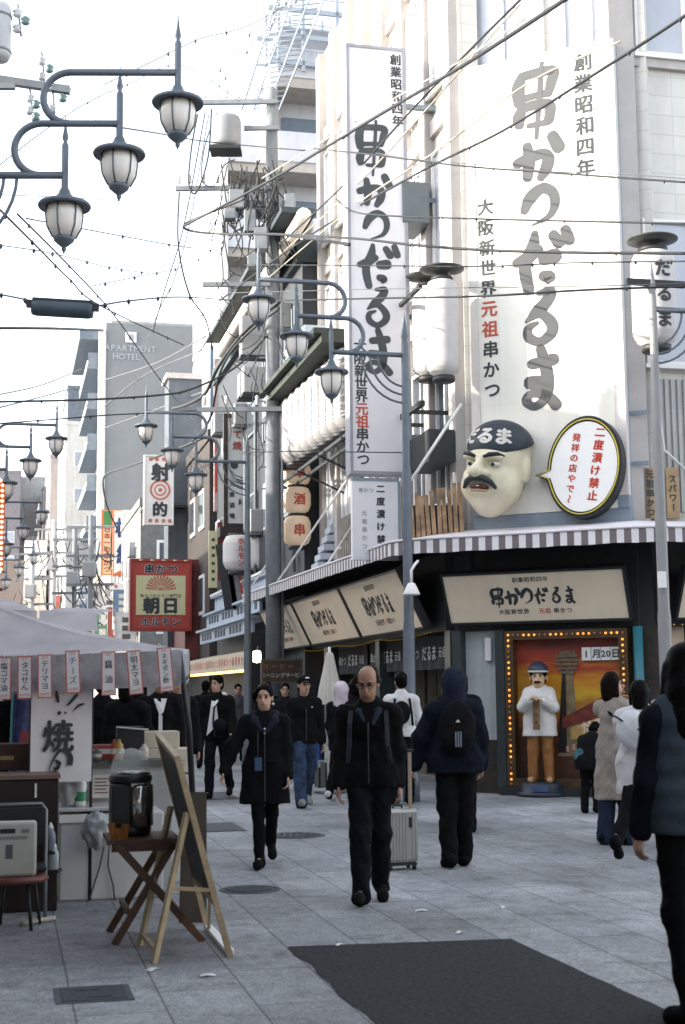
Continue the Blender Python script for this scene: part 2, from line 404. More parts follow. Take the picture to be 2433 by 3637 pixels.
# ================================================================== corner restaurant building
AU = Vector((math.sin(R(65)), -math.cos(R(65)), 0)); AN = Vector((AU.y, -AU.x, 0))       # chamfer: along, outward
A0 = Vector((2.397, 21.185, 0)); C1 = A0 + AU * -.84; C2 = A0 + AU * 2.0
FA = frame(A0, AU); F3 = frame(C2, EV); FL = frame(ST(0, 6.55), -DV)      # local x of FL = -s
def la(x, y, off=0.0): q = FA.inverted() @ PL(x, y, A0 + AN * off, AN); return q.x, q.z
tile = M('cream_wall_tile', (.62, .60, .56), .6, var=.06, scale=1.5, stain=.25)
pil = M('tan_pilaster', (.42, .39, .375), .6, var=.08, stain=.3)
joints(tile, .62, .31, .80, .010)
white = M('white_panel', (.78, .76, .73), .5, var=.05, stain=.12)
alu = M('white_aluminium', (.72, .71, .70), .4, var=.04)
steel = M('blue_grey_steel', (.22, .27, .32), .5, var=.12, stain=.3)
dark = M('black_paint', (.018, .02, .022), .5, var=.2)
darkwood = M('dark_wood', (.035, .026, .02), .6, var=.35, scale=8)
glass = M('window_glass', (.40, .42, .475), .12, var=.1, scale=.8, spec=.6)  # pale base paints sky reflection and a light curtain into the glass
dglass = M('dark_window_glass', (.06, .075, .09), .1, var=.15, scale=.8, spec=.6)
ink = M('black_lettering', (.040, .046, .048), .6, var=.1)
red = M('red_lettering', (.50, .09, .05), .6, var=.1)
B = thing('restaurant_building', 'pale tiled corner building with the two tall white shop signs and striped awning', 'building', Matrix.Translation(C1))
Bi = Matrix.Translation(-C1)
def bpart(name, mb, mat, par=None):
    os_ = mb.build_each(name, mat) if name in ('pillar', 'dado', 'pilaster', 'pipe', 'sliding_door') else [mb.build(name, mat)]
    for o in os_:
        o.parent = par or B
        if par is None: o.matrix_parent_inverse = Matrix.Translation(-C1)
    return os_[0]
w = MB()
TW, TOPZ = .55, 16.0
w.box(-30.6, -20.55, .28, .6, 3.7, TOPZ, xf=FL)
w.box(-.84, 2.3, .50, .85, 3.7, TOPZ, xf=FA)
w.box(.0, 14, .35, .7, 3.7, TOPZ, xf=F3)
w.box(-30.6, -30.3, .6, 9, 3.7, TOPZ, xf=FL)
w.box(0, 14, .7, 9, TOPZ - .4, TOPZ, xf=F3)
bpart('wall', w, tile)
def window(F, x0, x1, z0, z1, y, gl=glass, mull=1, fr=alu, sill=True):
    f = MB(F); t = .06
    f.box(x0, x0 + t, y - .06, y + .04, z0, z1); f.box(x1 - t, x1, y - .06, y + .04, z0, z1)
    f.box(x0 + t, x1 - t, y - .055, y + .04, z0, z0 + t); f.box(x0 + t, x1 - t, y - .055, y + .04, z1 - t, z1)
    for i in range(1, mull + 1):
        xm = x0 + (x1 - x0) * i / (mull + 1); f.box(xm - .025, xm + .025, y - .05, y + .04, z0 + t, z1 - t)
    if sill: f.box(x0 - .05, x1 + .05, y - .12, y - .062, z0 - .06, z0)
    o = bpart('window', f, fr)
    g = MB(F); g.box(x0 + t, x1 - t, y - .01, y + .02, z0 + t, z1 - t)
    p = g.build('pane', gl); p.parent = o
    return o
# street side: pilasters and window bays, three storeys
P = MB(FL)
for i in range(8):
    x = -20.75 - i * 1.36; P.box(x - .17, x + .17, .12, .279, 3.7, TOPZ - .1)
for z in (7.55, 10.7, 13.8): P.box(-30.5, -20.6, .2, .277, z, z + .28)
bpart('pilaster', P, pil)
for i in range(7):
    x = -20.75 - (i + .5) * 1.36
    window(FL, x - .46, x + .46, 4.5, 6.9, .26, dglass if i < 5 else glass, 1)
    window(FL, x - .46, x + .46, 8.3, 10.4, .26, glass, 1, white)
    window(FL, x - .46, x + .46, 11.4, 13.5, .26, glass, 1, white)
# chamfer windows above the sign
window(FA, -.62, .72, 11.15, 13.1, .47, glass, 1); window(FA, 1.02, 1.95, 11.15, 13.1, .47, glass, 1)
# right-hand side
Q = MB(F3); Q.box(-.05, .35, .2, .349, 3.7, TOPZ - .1); Q.box(6.2, 6.6, .2, .349, 3.7, TOPZ - .1); Q.box(.35, 6.2, .26, .347, 10.95, 11.1); bpart('pilaster', Q, pil)
for z0, z1 in ((11.15, 13.2), (6.3, 8.55)):
    window(F3, .42, 2.9, z0, z1, .33, glass, 2); window(F3, 3.1, 5.6, z0, z1, .33, glass, 2)
r = MB(F3)
for i in range(60): r.box(.4 + i * .1, .45 + i * .1, .30, .348, 4.1, 6.1)
bpart('ribbed_cladding', r, M('grey_cladding', (.42, .42, .41), .55, var=.08, stain=.35))
m = MB(F3); m.tube([(.5, .2, 5.9), (.6, .2, 5.0), (.95, .2, 4.7)], .018); m.tube([(1.3, .2, 5.6), (1.9, .2, 4.4)], .03); bpart('pipe', m, alu)
# wall air-conditioner box on the street side
m = MB(FL); m.box(-22.6, -21.7, -.35, .11, 9.15, 9.85, bev=.02); bpart('equipment_box', m, M('grey_box', (.12, .14, .15), .5, var=.1))

# ground floor: dark recess, fascia, floor
m = MB()
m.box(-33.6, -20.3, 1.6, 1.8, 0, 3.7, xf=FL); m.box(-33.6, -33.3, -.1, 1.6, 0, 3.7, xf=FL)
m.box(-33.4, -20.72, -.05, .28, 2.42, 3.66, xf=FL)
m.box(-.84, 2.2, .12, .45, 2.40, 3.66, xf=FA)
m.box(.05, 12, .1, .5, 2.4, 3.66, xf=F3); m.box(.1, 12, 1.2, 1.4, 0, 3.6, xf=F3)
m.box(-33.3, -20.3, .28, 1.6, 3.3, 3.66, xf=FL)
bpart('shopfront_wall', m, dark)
m = MB()
for x in (-20.78, -25.0, -29.3, -33.2): m.box(x - .14, x + .14, -.02, .26, 0, 2.42, xf=FL)
m.box(-.16, -.02, -.02, .3, 0, 2.40, xf=FA); m.box(-.84, -.70, -.02, .3, 0, 2.40, xf=FA)
bpart('pillar', m, M('dark_green_pillar', (.03, .04, .042), .4, var=.2))
m = MB(FL)
for i in range(9):
    x = -21.2 - i * 1.35
    for dx in (0, .62): m.box(x - dx - .58, x - dx - .02, .95, 1.0, 0, 2.0)
bpart('sliding_door', m, M('brown_lattice', (.11, .085, .06), .5, var=.3, scale=6))
m = MB(FL)
for i in range(9):
    x = -21.2 - i * 1.35
    for dx in (0, .62):
        for k in range(5): m.box(x - dx - .52 + k * .11, x - dx - .49 + k * .11, .93, .949, .75, 1.95)
bpart('door_slats', m, M('pale_lattice', (.27, .23, .17), .5, var=.2))
# grey shutter panel at the corner and the dark dado below it
m = MB(FA); m.box(-.69, -.17, .18, .24, .78, 2.4); 
for i in range(4): m.box(-.69 + i * .13, -.685 + i * .13, .175, .179, .78, 2.4)
bpart('grey_panel', m, M('pale_grey_panel', (.42, .45, .45), .45, var=.12, stain=.3))
m = MB(FA); m.box(-.69, -.17, .14, .26, 0, .779); m.box(1.9, 2.25, .1, .4, 0, 2.4); bpart('dado', m, darkwood)
m = MB(F3); m.box(.12, .85, .3, .4, 0, 2.42); bpart('plaster_wall', m, M('warm_plaster', (.62, .47, .34), .7, var=.08))
m = MB(FA); m.box(-.36, -.26, .10, .17, 1.95, 2.30, bev=.01); bpart('meter_box', m, alu)
m = MB(FA); m.tube([(1.99, -.02, .1), (1.99, -.02, 2.4)], .07, 12); bpart('teal_post', m, M('teal_paint', (.03, .16, .20), .4, var=.15))

# sign boards under the awning, leaning outwards
board = M('cream_signboard', (.80, .68, .52), .5, var=.05, scale=2, stain=.12)
rim = M('black_frame', (.02, .022, .024), .4)
def tilted(F, x0, x1, z0, z1, y0, lean):
    ang = math.atan2(lean, z1 - z0)
    return F @ Matrix.Translation(((x0 + x1) / 2, y0, z0)) @ Matrix.Rotation(ang, 4, 'X'), (x1 - x0) / 2, math.hypot(lean, z1 - z0)
def signboard(F, x0, x1, z0, z1, y0, lean, label):
    mw, hw, h = tilted(F, x0, x1, z0, z1, y0, lean)
    t = thing('shop_signboard', label, 'sign', mw, 'cream shop signboards under the awning')
    MB().box(-hw, hw, 0, .10, 0, h).build('panel', board, t)
    f = MB(); f.box(-hw - .035, -hw, -.02, .12, -.03, h + .03); f.box(hw, hw + .035, -.02, .12, -.03, h + .03); f.box(-hw, hw, -.02, .12, -.035, 0); f.box(-hw, hw, -.02, .12, h, h + .035)
    f.build('frame', rim, t)
    sz = h * .36; wf = .92 if hw < 1.6 else 1.0
    q = MB(); brush_row(q, -.02, h * .52, sz, sx=wf); q.build('brush_lettering', ink, t)
    q = MB(); q.text('創業昭和四年', -.02, h * .86, h * .115, bold=.02); q.text('大阪新世界', -.34, h * .20, h * .12, bold=.02); q.text('串かつ', .40, h * .20, h * .12, bold=.02); q.build('small_lettering', ink, t)
    q = MB(); q.text('元祖', .13, h * .20, h * .12, bold=.02); q.build('red_lettering', red, t)
signboard(FA, -.80, 1.90, 2.52, 3.2, -.12, .34, 'long cream signboard with black brush lettering above the date panel')
signboard(FL, -25.05, -21.15, 2.5, 3.36, -.28, .42, 'cream signboard under the awning partly behind the middle lamp post')
signboard(FL, -29.45, -25.2, 2.5, 3.36, -.28, .42, 'middle one of the three cream signboards along the street side')
signboard(FL, -33.4, -29.6, 2.5, 3.36, -.28, .42, 'farthest cream signboard next to the concrete utility pole')
signboard(F3, .55, 5.0, 2.52, 3.2, -.12, .34, 'cream signboard cut off by the right edge of the photo')

# awning with striped valance, one canopy round the corner
def chaikin(P, n=3):
    for _ in range(n):
        Qn = [P[0]]
        for a, b in zip(P[:-1], P[1:]): Qn += [a * .75 + b * .25, a * .25 + b * .75]
        P = Qn + [P[-1]]
    return P
AW = thing('striped_awning', 'long mauve and white striped awning wrapping the corner shop', 'awning', Matrix.Translation(ST(20.1, 5.5, 3.5)))
def apart(name, mb, mat):
    
    for o in (mb.build_each(name, mat) if name == 'stay_rod' else [mb.build(name, mat)]): o.parent = AW; o.matrix_parent_inverse = Matrix.Translation(-ST(20.1, 5.5, 3.5))
    return o
k1 = ST(20.07, 5.5); k2 = A0 + AN * 1.05 + AU * 2.45
outer = [ST(33.8, 5.5, .10), ST(28, 5.5, .06), ST(23, 5.5, .02), ST(21.1, 5.5, 0)] + [k1] + [k1 + AU * .9, k2 - AU * .9, k2, k2 + EV * 1.0, k2 + EV * 4, k2 + EV * 9]
oz = chaikin(outer, 3)
wallp = [ST(33.8, 6.6), ST(20.6, 6.6), C1, C2, C2 + EV * .3, C2 + EV * 11]
def inner_of(p):
    best = None
    for a, b in zip(wallp[:-1], wallp[1:]):
        ab = (b - a); ab.z = 0; t = max(0, min(1, (p - a).dot(ab) / ab.length_squared)); q = a + ab * t
        d = (Vector((p.x, p.y, 0)) - Vector((q.x, q.y, 0))).length
        if best is None or d < best[0]: best = (d, q)
    return best[1]
Z0, Z1 = 3.50, 3.70
v = MB(); acc = 0.0; sub = []
for a, b in zip(oz[:-1], oz[1:]):
    n = max(1, int((b - a).length / .19 + .5)) if (b - a).length > .19 else 1
    for i in range(n): sub.append(a + (b - a) * i / n)
sub.append(oz[-1])
path = [sub[0]]; L = 0
for a, b in zip(sub[:-1], sub[1:]): path.append(b)
dist = 0.0; PER, DK = .20, .088
def along(P, step):
    out = [P[0]]; carry = 0
    for a, b in zip(P[:-1], P[1:]):
        l = (b - a).length; d = step - carry
        while d <= l: out.append(a + (b - a) * (d / l)); d += step
        carry = (carry + l) % step
    return out
fine = along(oz, PER / 2)
for i in range(len(fine) - 1):
    a, b = fine[i], fine[i + 1]; v.m = i % 2
    s0 = .012 * math.sin(i * .9); s1 = .012 * math.sin((i + 1) * .9)
    mid = (a + b) / 2
    dz = -.012 if (i // 2) % 2 else 0
    v.quad((a.x, a.y, Z0 + a.z + s0 * .4), (b.x, b.y, Z0 + b.z + s1 * .4), (b.x, b.y, Z1 + b.z), (a.x, a.y, Z1 + a.z))
apart('valance', v, [M('awning_white', (.70, .68, .69), .75, var=.06), M('awning_mauve', (.17, .14, .15), .75, var=.1)])
top, und = MB(), MB()
ins = [inner_of(p) for p in oz]
for i in range(len(oz) - 1):
    a, b, c, d = oz[i], oz[i + 1], ins[i + 1], ins[i]
    top.quad((a.x, a.y, Z1 + a.z), (b.x, b.y, Z1 + b.z), (c.x, c.y, 3.92), (d.x, d.y, 3.92))
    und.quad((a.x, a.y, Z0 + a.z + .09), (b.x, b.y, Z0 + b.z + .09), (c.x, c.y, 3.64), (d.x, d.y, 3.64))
tp = MB()
apart('canopy_cloth', top, [M('awning_cloth', (.70, .66, .69), .7, var=.1)])
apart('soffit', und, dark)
b = MB(); b.tube([p + Vector((0, 0, Z1 + .012)) for p in oz], .022, 6); apart('edge_rail', b, M('awning_rail', (.66, .62, .64), .5))
# stay rods
rods = MB()
for (x, y), (x2, y2), da, db in (((560, 1366), (722, 1128), 5.55, 6.7), ((626, 1345), (803, 1085), 5.55, 6.7), ((737, 1310), (806, 1205), 5.6, 6.6)):
    rods.tube([PL(x, y, EV * da, EV), PL(x2, y2, EV * db, EV)], .022, 6)
rods.tube([PL(941, 1100, A0 + AN * .9, AN), PL(1056, 925, A0 + AN * .2, AN)], .024, 6)
apart('stay_rod', rods, M('white_rod', (.74, .73, .70), .4, var=.05))

# ------------------------------------------------------------------ big sign on the chamfer
cream = M('cream_sign_face', (.80, .77, .69), .5, var=.04, scale=1.2, stain=.14); joints(cream, 1.18, 1.80, .88, .006)
S = thing('vertical_shop_sign', 'huge cream sign with grey brush lettering on the corner face', 'sign', FA @ Matrix.Translation((0, 0, 4.0)))
x0, x1, zt = -.44, 1.93, 7.22
f = MB(); f.box(x0 + .14, x1 - .16, -.02, .1, .12, zt - .14); f.build('panel', cream, S)
f = MB()
f.box(x0, x0 + .14, -.035, .12, .3, zt); f.box(x1 - .16, x1, -.035, .12, .3, zt); f.box(x0 + .14, x1 - .16, -.033, .12, zt - .14, zt)
f.build('frame', M('sign_frame', (.62, .58, .55), .45, var=.05, stain=.15), S)
f = MB(); f.box(x0 - .02, x1 + .01, .0, .5, -.12, .118); f.box(x0, x0 + .14, -.033, .12, .118, .3); f.box(x1 - .16, x1, -.033, .12, .118, .3); f.box(x0, x0 + .1, .12, .5, .12, zt - .01); f.box(x1 - .1, x1, .12, .5, .12, zt - .01); f.box(x0, x1, .4, .5, .12, zt)
f.build('box_back', steel, S)
f = MB(); f.box(x1, x1 + .25, .2, .24, 1.5, 1.56); f.box(x1, x1 + .25, .2, .24, .75, .81); f.build_each('bracket', steel, S)
def seen(x, y): q = S.matrix_world.inverted() @ PL(x, y, A0 + AN * .02, AN); return q.x, q.z
# brush column: sheet pixel -> photo -> place on the sign
cx = (seen(1236, 560)[0]); 
xa, za = seen((1620 + 508 * .597) / K, (100 + 208 * .597) / K); xb, zb = seen((1620 + 500 * .597) / K, (100 + 2250 * .597) / K)
kz = (za - zb) / (2250 - 208); xl, _ = seen((1620 + 340 * .597) / K, (100 + 1400 * .597) / K); xr, _ = seen((1620 + 690 * .597) / K, (100 + 1400 * .597) / K); kx = (xr - xl) / 350
q = MB()
for ch in BR: brush(q, ch, lambda px, py: (xa + (px - 508) * kx + (py - 208) * (xb - xa + 8 * kx) / 2042, za - (py - 208) * kz), y=-.026, wmul=1.42)
q.build('brush_lettering', M('sunlit_black_lettering', (.075, .078, .08), .6, var=.1), S)  # black letters lightened, the sun's glare put into their colour
def column(par, text, x, ys, y, mat, yo=-.026, sz=None, fn=None, sx=1.0, bold=.03):
    q = MB()
    for ch, yy in zip(text, ys):
        px, pz = fn(x, yy); q.text(ch, px, pz, sz, y=yo, bold=bold, sx=sx)
    return q.build(y, mat, par)
def colpos(x0, y0, x1, y1, n): return [(x0 + (x1 - x0) * i / (n - 1), y0 + (y1 - y0) * i / (n - 1)) for i in range(n)]
def coltext(par, text, pos, sz, mat, fn, name='small_lettering', yo=-.026, bold=.03, sx=1.0):
    q = MB()
    for ch, (px, py) in zip(text, pos):
        a, b = fn(px, py); q.text(ch, a, b, sz, y=yo, bold=bold, sx=sx)
    return q.build(name, mat, par)
coltext(S, '創業昭和四年', colpos(1333, 143, 1341, 385, 6), .30, ink, seen)
pos = colpos(1111, 475, 1127, 893, 10)
coltext(S, '大阪新世界', pos[:5], .27, ink, seen); coltext(S, '元祖', pos[5:7], .27, red, seen, 'red_lettering'); coltext(S, '串かつ', pos[7:], .27, ink, seen)

# ------------------------------------------------------------------ tall projecting sign facing down the street
YS = 22.35
tl, tr = D(790, 98, YS), D(934, 104, YS); bl = D(804, 1084, YS)
sw = 1.02; xo = D(797, 590, YS)
SF = frame(Vector((xo.x, YS, 0)), EV)
z0, z1 = bl.z, tl.z
S2 = thing('vertical_shop_sign', 'tall narrow white sign with dark brush lettering projecting over the street', 'sign', SF @ Matrix.Translation((0, 0, z0)))
H = z1 - z0
MB().box(.05, sw - .05, .02, .30, .05, H - .05).build('panel', M('lilac_white_face', (.70, .68, .70), .5, var=.03), S2)
f = MB(); f.box(0, .05, 0, .32, 0, H); f.box(sw - .05, sw, 0, .32, 0, H); f.box(.05, sw - .05, 0, .32, 0, .05); f.box(.05, sw - .05, 0, .32, H - .05, H); f.build('frame', M('grey_sign_frame', (.30, .30, .33), .5, var=.1), S2)
f = MB()
for z in (.6, 2.6, 4.6, 6.2): f.box(sw, sw + .55, .1, .18, z, z + .08)
f.build_each('bracket', steel, S2)
def seen2(x, y): q = S2.matrix_world.inverted() @ PL(x, y, Vector((0, YS, 0)), DV); return q.x, q.z
xa, za = seen2(869, 279); xb, zb = seen2(873, 853); kz = (za - zb) / 2042; kx = .82 / 350 * .86
q = MB()
for ch in BR: brush(q, ch, lambda px, py: (.50 + (px - 508) * kx, za - (py - 208) * kz), y=.015, wmul=1.28)
q.build('brush_lettering', M('soft_black_lettering', (.055, .062, .066), .6, var=.15), S2)  # slightly lighter black than the small lettering
coltext(S2, '創業昭和四年', colpos(904, 138, 910, 278, 6), .20, ink, seen2, yo=.016)
pos = colpos(824, 792, 831, 1052, 10)
coltext(S2, '大阪新世界', pos[:5], .22, ink, seen2, yo=.016); coltext(S2, '元祖', pos[5:7], .22, red, seen2, 'red_lettering', yo=.016); coltext(S2, '串かつ', pos[7:], .22, ink, seen2, yo=.016)
# small sign below it
Y3 = 22.1; a, b = D(806, 1100, Y3), D(915, 1280, Y3)
S3 = thing('hanging_sign', 'small white sign with faint writing hanging under the tall projecting sign', 'sign', frame(Vector((a.x, Y3, b.z)), EV))
W3, H3 = .74, a.z - b.z
MB().box(.0, W3, 0, .12, 0, H3).build('panel', M('plain_white_face', (.74, .73, .74), .5, var=.04), S3)
f = MB(); f.box(W3, W3 + .04, -.01, .14, 0, H3); f.box(0, W3, -.01, .14, H3, H3 + .05); f.build('frame', steel, S3)
q = MB(); q.text('二度漬け禁止', W3 * .62, H3 * .5, .14, y=-.005, vertical=True, bold=.05, pitch=.20); q.build('lettering', ink, S3)
q = MB(); q.text('串かつ', W3 * .30, H3 * .88, .08, y=-.005, bold=.02); q.text('元祖串かつ', W3 * .26, H3 * .38, .09, y=-.005, vertical=True, bold=.02, pitch=.13); q.build('small_lettering', M('grey_lettering', (.25, .26, .27), .6), S3)

# ------------------------------------------------------------------ speech-bubble sign
cxb, czb = la(1337, 1068, .3)
SB = thing('speech_bubble_sign', 'white speech bubble sign with yellow outline and red writing', 'sign', FA @ Matrix.Translation((cxb, -.30, czb)) @ Matrix.Rotation(R(9), 4, 'Y'))
rx, rz = .50, .68
el = [(rx * math.cos(t), rz * math.sin(t)) for t in [2 * math.pi * i / 48 for i in range(48)]]
def with_tail(k):
    out = []
    for i, (a, b) in enumerate(el):
        if i in (26, 27): continue
        if i == 28: out += [(-.50 * k, -.10 * k), (-.66 * k, -.19), (-.49 * k, -.22 * k)]; continue
        out.append((a * k, b * k))
    return out
MB().prism(with_tail(1.10), .0, .28).build('body', dark, SB)
MB().prism(with_tail(.97), -.012, .0).build('face', M('bubble_face', (.82, .81, .79), .45, var=.03), SB)
pts = [(a, -.03, b) for a, b in with_tail(1.02)]; pts.append(pts[0])
MB().tube(pts, .0095, 6).build('outline_tube', M('yellow_tube', (.62, .50, .06), .35, var=.05), SB)
q = MB(); q.text('二度漬け禁止', .18, .05, .155, y=-.016, vertical=True, bold=.045, pitch=.185); q.text('発祥の店やで〜', -.16, -.04, .125, y=-.016, vertical=True, bold=.04, pitch=.15); q.build('red_lettering', M('bright_red_lettering', (.50, .05, .03), .5), SB)
m = MB(); m.tube([(.2, .28, -.3), (.2, .5, -.3)], .03); m.tube([(.2, .28, .3), (.2, .5, .3)], .03); m.build_each('bracket', steel, SB)

# ------------------------------------------------------------------ date panel with bulbs
DP = thing('date_display', 'painted sunset panel with a date and a border of orange bulbs', 'display panel', FA @ Matrix.Translation((0, .0, 0)))
f = MB()
ux0, ux1, zz0, zz1 = .0, 1.84, .12, 2.38
for a in ((ux0, ux0 + .13, zz0, zz1), (ux1 - .13, ux1, zz0, zz1), (ux0 + .13, ux1 - .13, zz1 - .13, zz1), (ux0 + .13, ux1 - .13, zz0, zz0 + .12)): f.box(a[0], a[1], -.05, .22, a[2], a[3])
f.build('frame', M('brown_bulb_frame', (.075, .045, .02), .35, var=.3, scale=12), DP)
bulb_on = M('lit_bulb', (1.0, .36, .06), .3, var=0, emit=.28); bulb_dim = M('dim_bulb', (.42, .20, .10), .3, var=0)
bm = MB(); bm.lathe([(.0, -.018), (.014, -.012), (.019, 0), (.014, .012), (.0, .018)], 10, xf=Matrix.Rotation(R(90), 4, 'X'))
b1, b2 = bm.build('bulb', bulb_on, DP), bm.build('bulb', bulb_dim, DP)
spots = [(ux0 + .065, z) for z in np.linspace(zz0 + .10, zz1 - .06, 27)] + [(ux1 - .065, z) for z in np.linspace(zz0 + .10, zz1 - .16, 25)] + [(x, zz1 - .065) for x in np.linspace(ux0 + .14, ux1 - .06, 21)]
for i, (x, z) in enumerate(spots):
    src = b1 if (i * 7 % 5) in (0, 2, 3) else b2
    o = src if (i == 0 and src is b1) else src.copy()
    if o is not src: COL.objects.link(o); o.parent = DP
    o.location = (x, -.065, z)
b2.location = (ux0 + .065, -.065, zz0 + .03)
def paint_mat():
    m = bpy.data.materials.new('painted_sunset'); m.use_nodes = True; n, l = m.node_tree.nodes, m.node_tree.links; b = n['Principled BSDF']
    tc = n.new('ShaderNodeTexCoord'); sp = n.new('ShaderNodeSeparateXYZ'); nz = n.new('ShaderNodeTexNoise'); nz.inputs['Scale'].default_value = 2.2; nz.inputs['Detail'].default_value = 5
    mp = n.new('ShaderNodeMapping'); mp.inputs['Scale'].default_value = (.7, 1, 3.2); l.new(tc.outputs['Object'], mp.inputs['Vector']); l.new(mp.outputs[0], nz.inputs['Vector']); l.new(tc.outputs['Object'], sp.inputs[0])
    ma = n.new('ShaderNodeMath'); ma.operation = 'MULTIPLY_ADD'; ma.inputs[1].default_value = .9; l.new(nz.outputs['Fac'], ma.inputs[0]); l.new(sp.outputs['Z'], ma.inputs[2])
    mr = n.new('ShaderNodeMapRange'); mr.inputs['From Min'].default_value = .7; mr.inputs['From Max'].default_value = 2.75; l.new(ma.outputs[0], mr.inputs['Value'])
    rp = n.new('ShaderNodeValToRGB'); cr = rp.color_ramp
    for p_, c_ in ((.0, (.05, .02, .01)), (.28, (.09, .03, .012)), (.42, (.30, .10, .015)), (.55, (.52, .32, .02)), (.68, (.50, .22, .015)), (.82, (.30, .035, .012)), (1, (.10, .012, .01))):
        if p_ in (.0, 1): e = cr.elements[0 if p_ == 0 else -1]; e.color = c_ + (1,)
        else: e = cr.elements.new(p_); e.color = c_ + (1,)
    l.new(mr.outputs[0], rp.inputs['Fac']); l.new(rp.outputs[0], b.inputs['Base Color']); b.inputs['Roughness'].default_value = .4; return m
MB().box(ux0 + .13, ux1 - .13, .14, .18, zz0 + .12, zz1 - .13).build('picture', paint_mat(), DP)
t = MB(); t.prism([(.72, .55), (.83, 1.80), (.97, 1.80), (1.06, .55)], .132, .139); t.build('painted_tower', M('tower_paint', (.20, .15, .08), .5, var=.35, scale=9), DP)
t = MB(); t.prism([(.72, .60), (.82, 1.80), (.87, 1.80), (.86, .60)], .128, .1318); t.build('painted_tower_side', M('tower_side_paint', (.015, .012, .012), .5), DP)
t = MB()
for i, (hw, z) in enumerate(((.10, 1.74), (.14, 1.80), (.165, 1.86), (.175, 1.92), (.16, 1.98), (.12, 2.03))): t.box(.90 - hw, .90 + hw, .118 + .001 * i, .131, z, z + .045)
t.build('painted_tower_top', M('tower_top_paint', (.13, .10, .06), .5, var=.4, scale=16), DP)
t = MB(); t.add([(.80, .125, .95), (1.70, .125, 1.22), (1.70, .125, 1.55), (1.30, .125, 1.35), (.80, .125, 1.10)], [(0, 1, 2, 3, 4)]); t.build('painted_roofs', M('roof_paint', (.16, .03, .02), .5, var=.5, scale=7), DP)
t = MB(); t.add([(.92, .12, .78), (1.66, .12, 1.00), (1.66, .12, 1.22), (.92, .12, .96)], [(0, 1, 2, 3)]); t.build('painted_banner', M('banner_paint', (.45, .30, .10), .5, var=.2, scale=9), DP)
t = MB(); t.text('だるま', 0, 0, .17, y=0, bold=.05, xf=Matrix.Translation((1.34, .116, 1.02)) @ Matrix.Rotation(R(-15), 4, 'Y')); t.build('banner_lettering', M('pale_lettering', (.70, .55, .45), .5), DP)
t = MB()
for i in range(9): t.box(.85 + i * .09, .89 + i * .09, .121, .126, .62 + i * .022, .70 + i * .022)
t.build('painted_lanterns', M('lantern_paint', (.55, .35, .30), .5, var=.3), DP)
t = MB()
for i, c in enumerate('1月20日'): pass
for i, c in enumerate(('1', '月', '20', '日')): t.box(1.13 + i * .145, 1.265 + i * .145, .09, .12, 1.93, 2.12)
t.build('date_card', M('date_card_white', (.70, .68, .66), .5, var=.05), DP)
t = MB()
for i, c in enumerate(('1', '月', '20', '日')): t.text(c, 1.1975 + i * .145, 2.025, .135 if c != '20' else .125, y=.086, bold=.035)
t.build('date_lettering', ink, DP)
t = MB(); t.box(ux0 - .05, ux1 + .05, -.25, .3, 0, .119); t.build('plinth', dark, DP)
# string of small yellow lights under the boards, noren curtains, lit box
m = MB(FL)
for i in range(60):
    x = -20.9 - i * .16; z = 2.40 - .05 * math.sin((i % 20) / 20 * math.pi)
    m.lathe([(0, -.010), (.009, 0), (0, .010)], 6, c=(x, -.25, z))
o = tag(m.build('string_light', M('warm_string_light', (.60, .40, .06), .4, var=0, emit=.08)), 'string of tiny yellow lights under the cream signboards', 'string light')
m = MB(F3)
for i in range(30): m.lathe([(0, -.014), (.014, 0), (0, .014)], 6, c=(.5 + i * .13, -.1, 2.42))
tag(m.build('string_light', M('warm_string_light', (.80, .52, .08))), 'short string of yellow lights beside the right lamp post', 'string light')
noren_m = M('dark_noren', (.022, .026, .03), .85, var=.2)
for i in range(3):
    x = -21.0 - i * 2.6
    t = thing('noren_curtain', ['dark cloth curtain with pale writing in the doorway behind the middle lamp post', 'dark cloth curtain with pale writing over the doorway behind the elderly man', 'dark cloth curtain nearest the closed parasol'][i], 'curtain', FL @ Matrix.Translation((x - 1.2, .1, 1.85)), 'cloth curtains over the shop doorway')
    m = MB()
    for k in range(24):
        xa_, xb_ = -1.2 + k * .1, -1.1 + k * .1
        m.quad((xa_, .02 * math.sin(k * 1.3), 0), (xb_, .02 * math.sin(k * 1.3 + 1.3), 0), (xb_, 0, .52), (xa_, 0, .52))
    m.build('cloth', noren_m, t)
    q = MB(); q.text('串かつ', -.75, .26, .2, y=-.03, bold=.02); q.text('だるま', .15, .26, .26, y=-.03, bold=.03); q.text('元祖', .85, .26, .18, y=-.03, bold=.02)
    q.build('lettering', M('pale_grey_lettering', (.36, .38, .38), .7), t)
    MB().tube([(-1.25, .02, .53), (1.25, .02, .53)], .015).build('rod', darkwood, t)
t = thing('lit_sign_box', 'dim yellow lit box high in the doorway under the far signboards', 'sign', FL @ Matrix.Translation((-30.6, .5, 1.95)))
MB().box(-1.3, 1.3, 0, .2, 0, .36).build('panel', M('amber_panel', (.42, .26, .05), .5, var=.2, emit=.25), t)
MB().box(-1.36, 1.36, -.01, .21, -.05, 0).build('frame', darkwood, t)
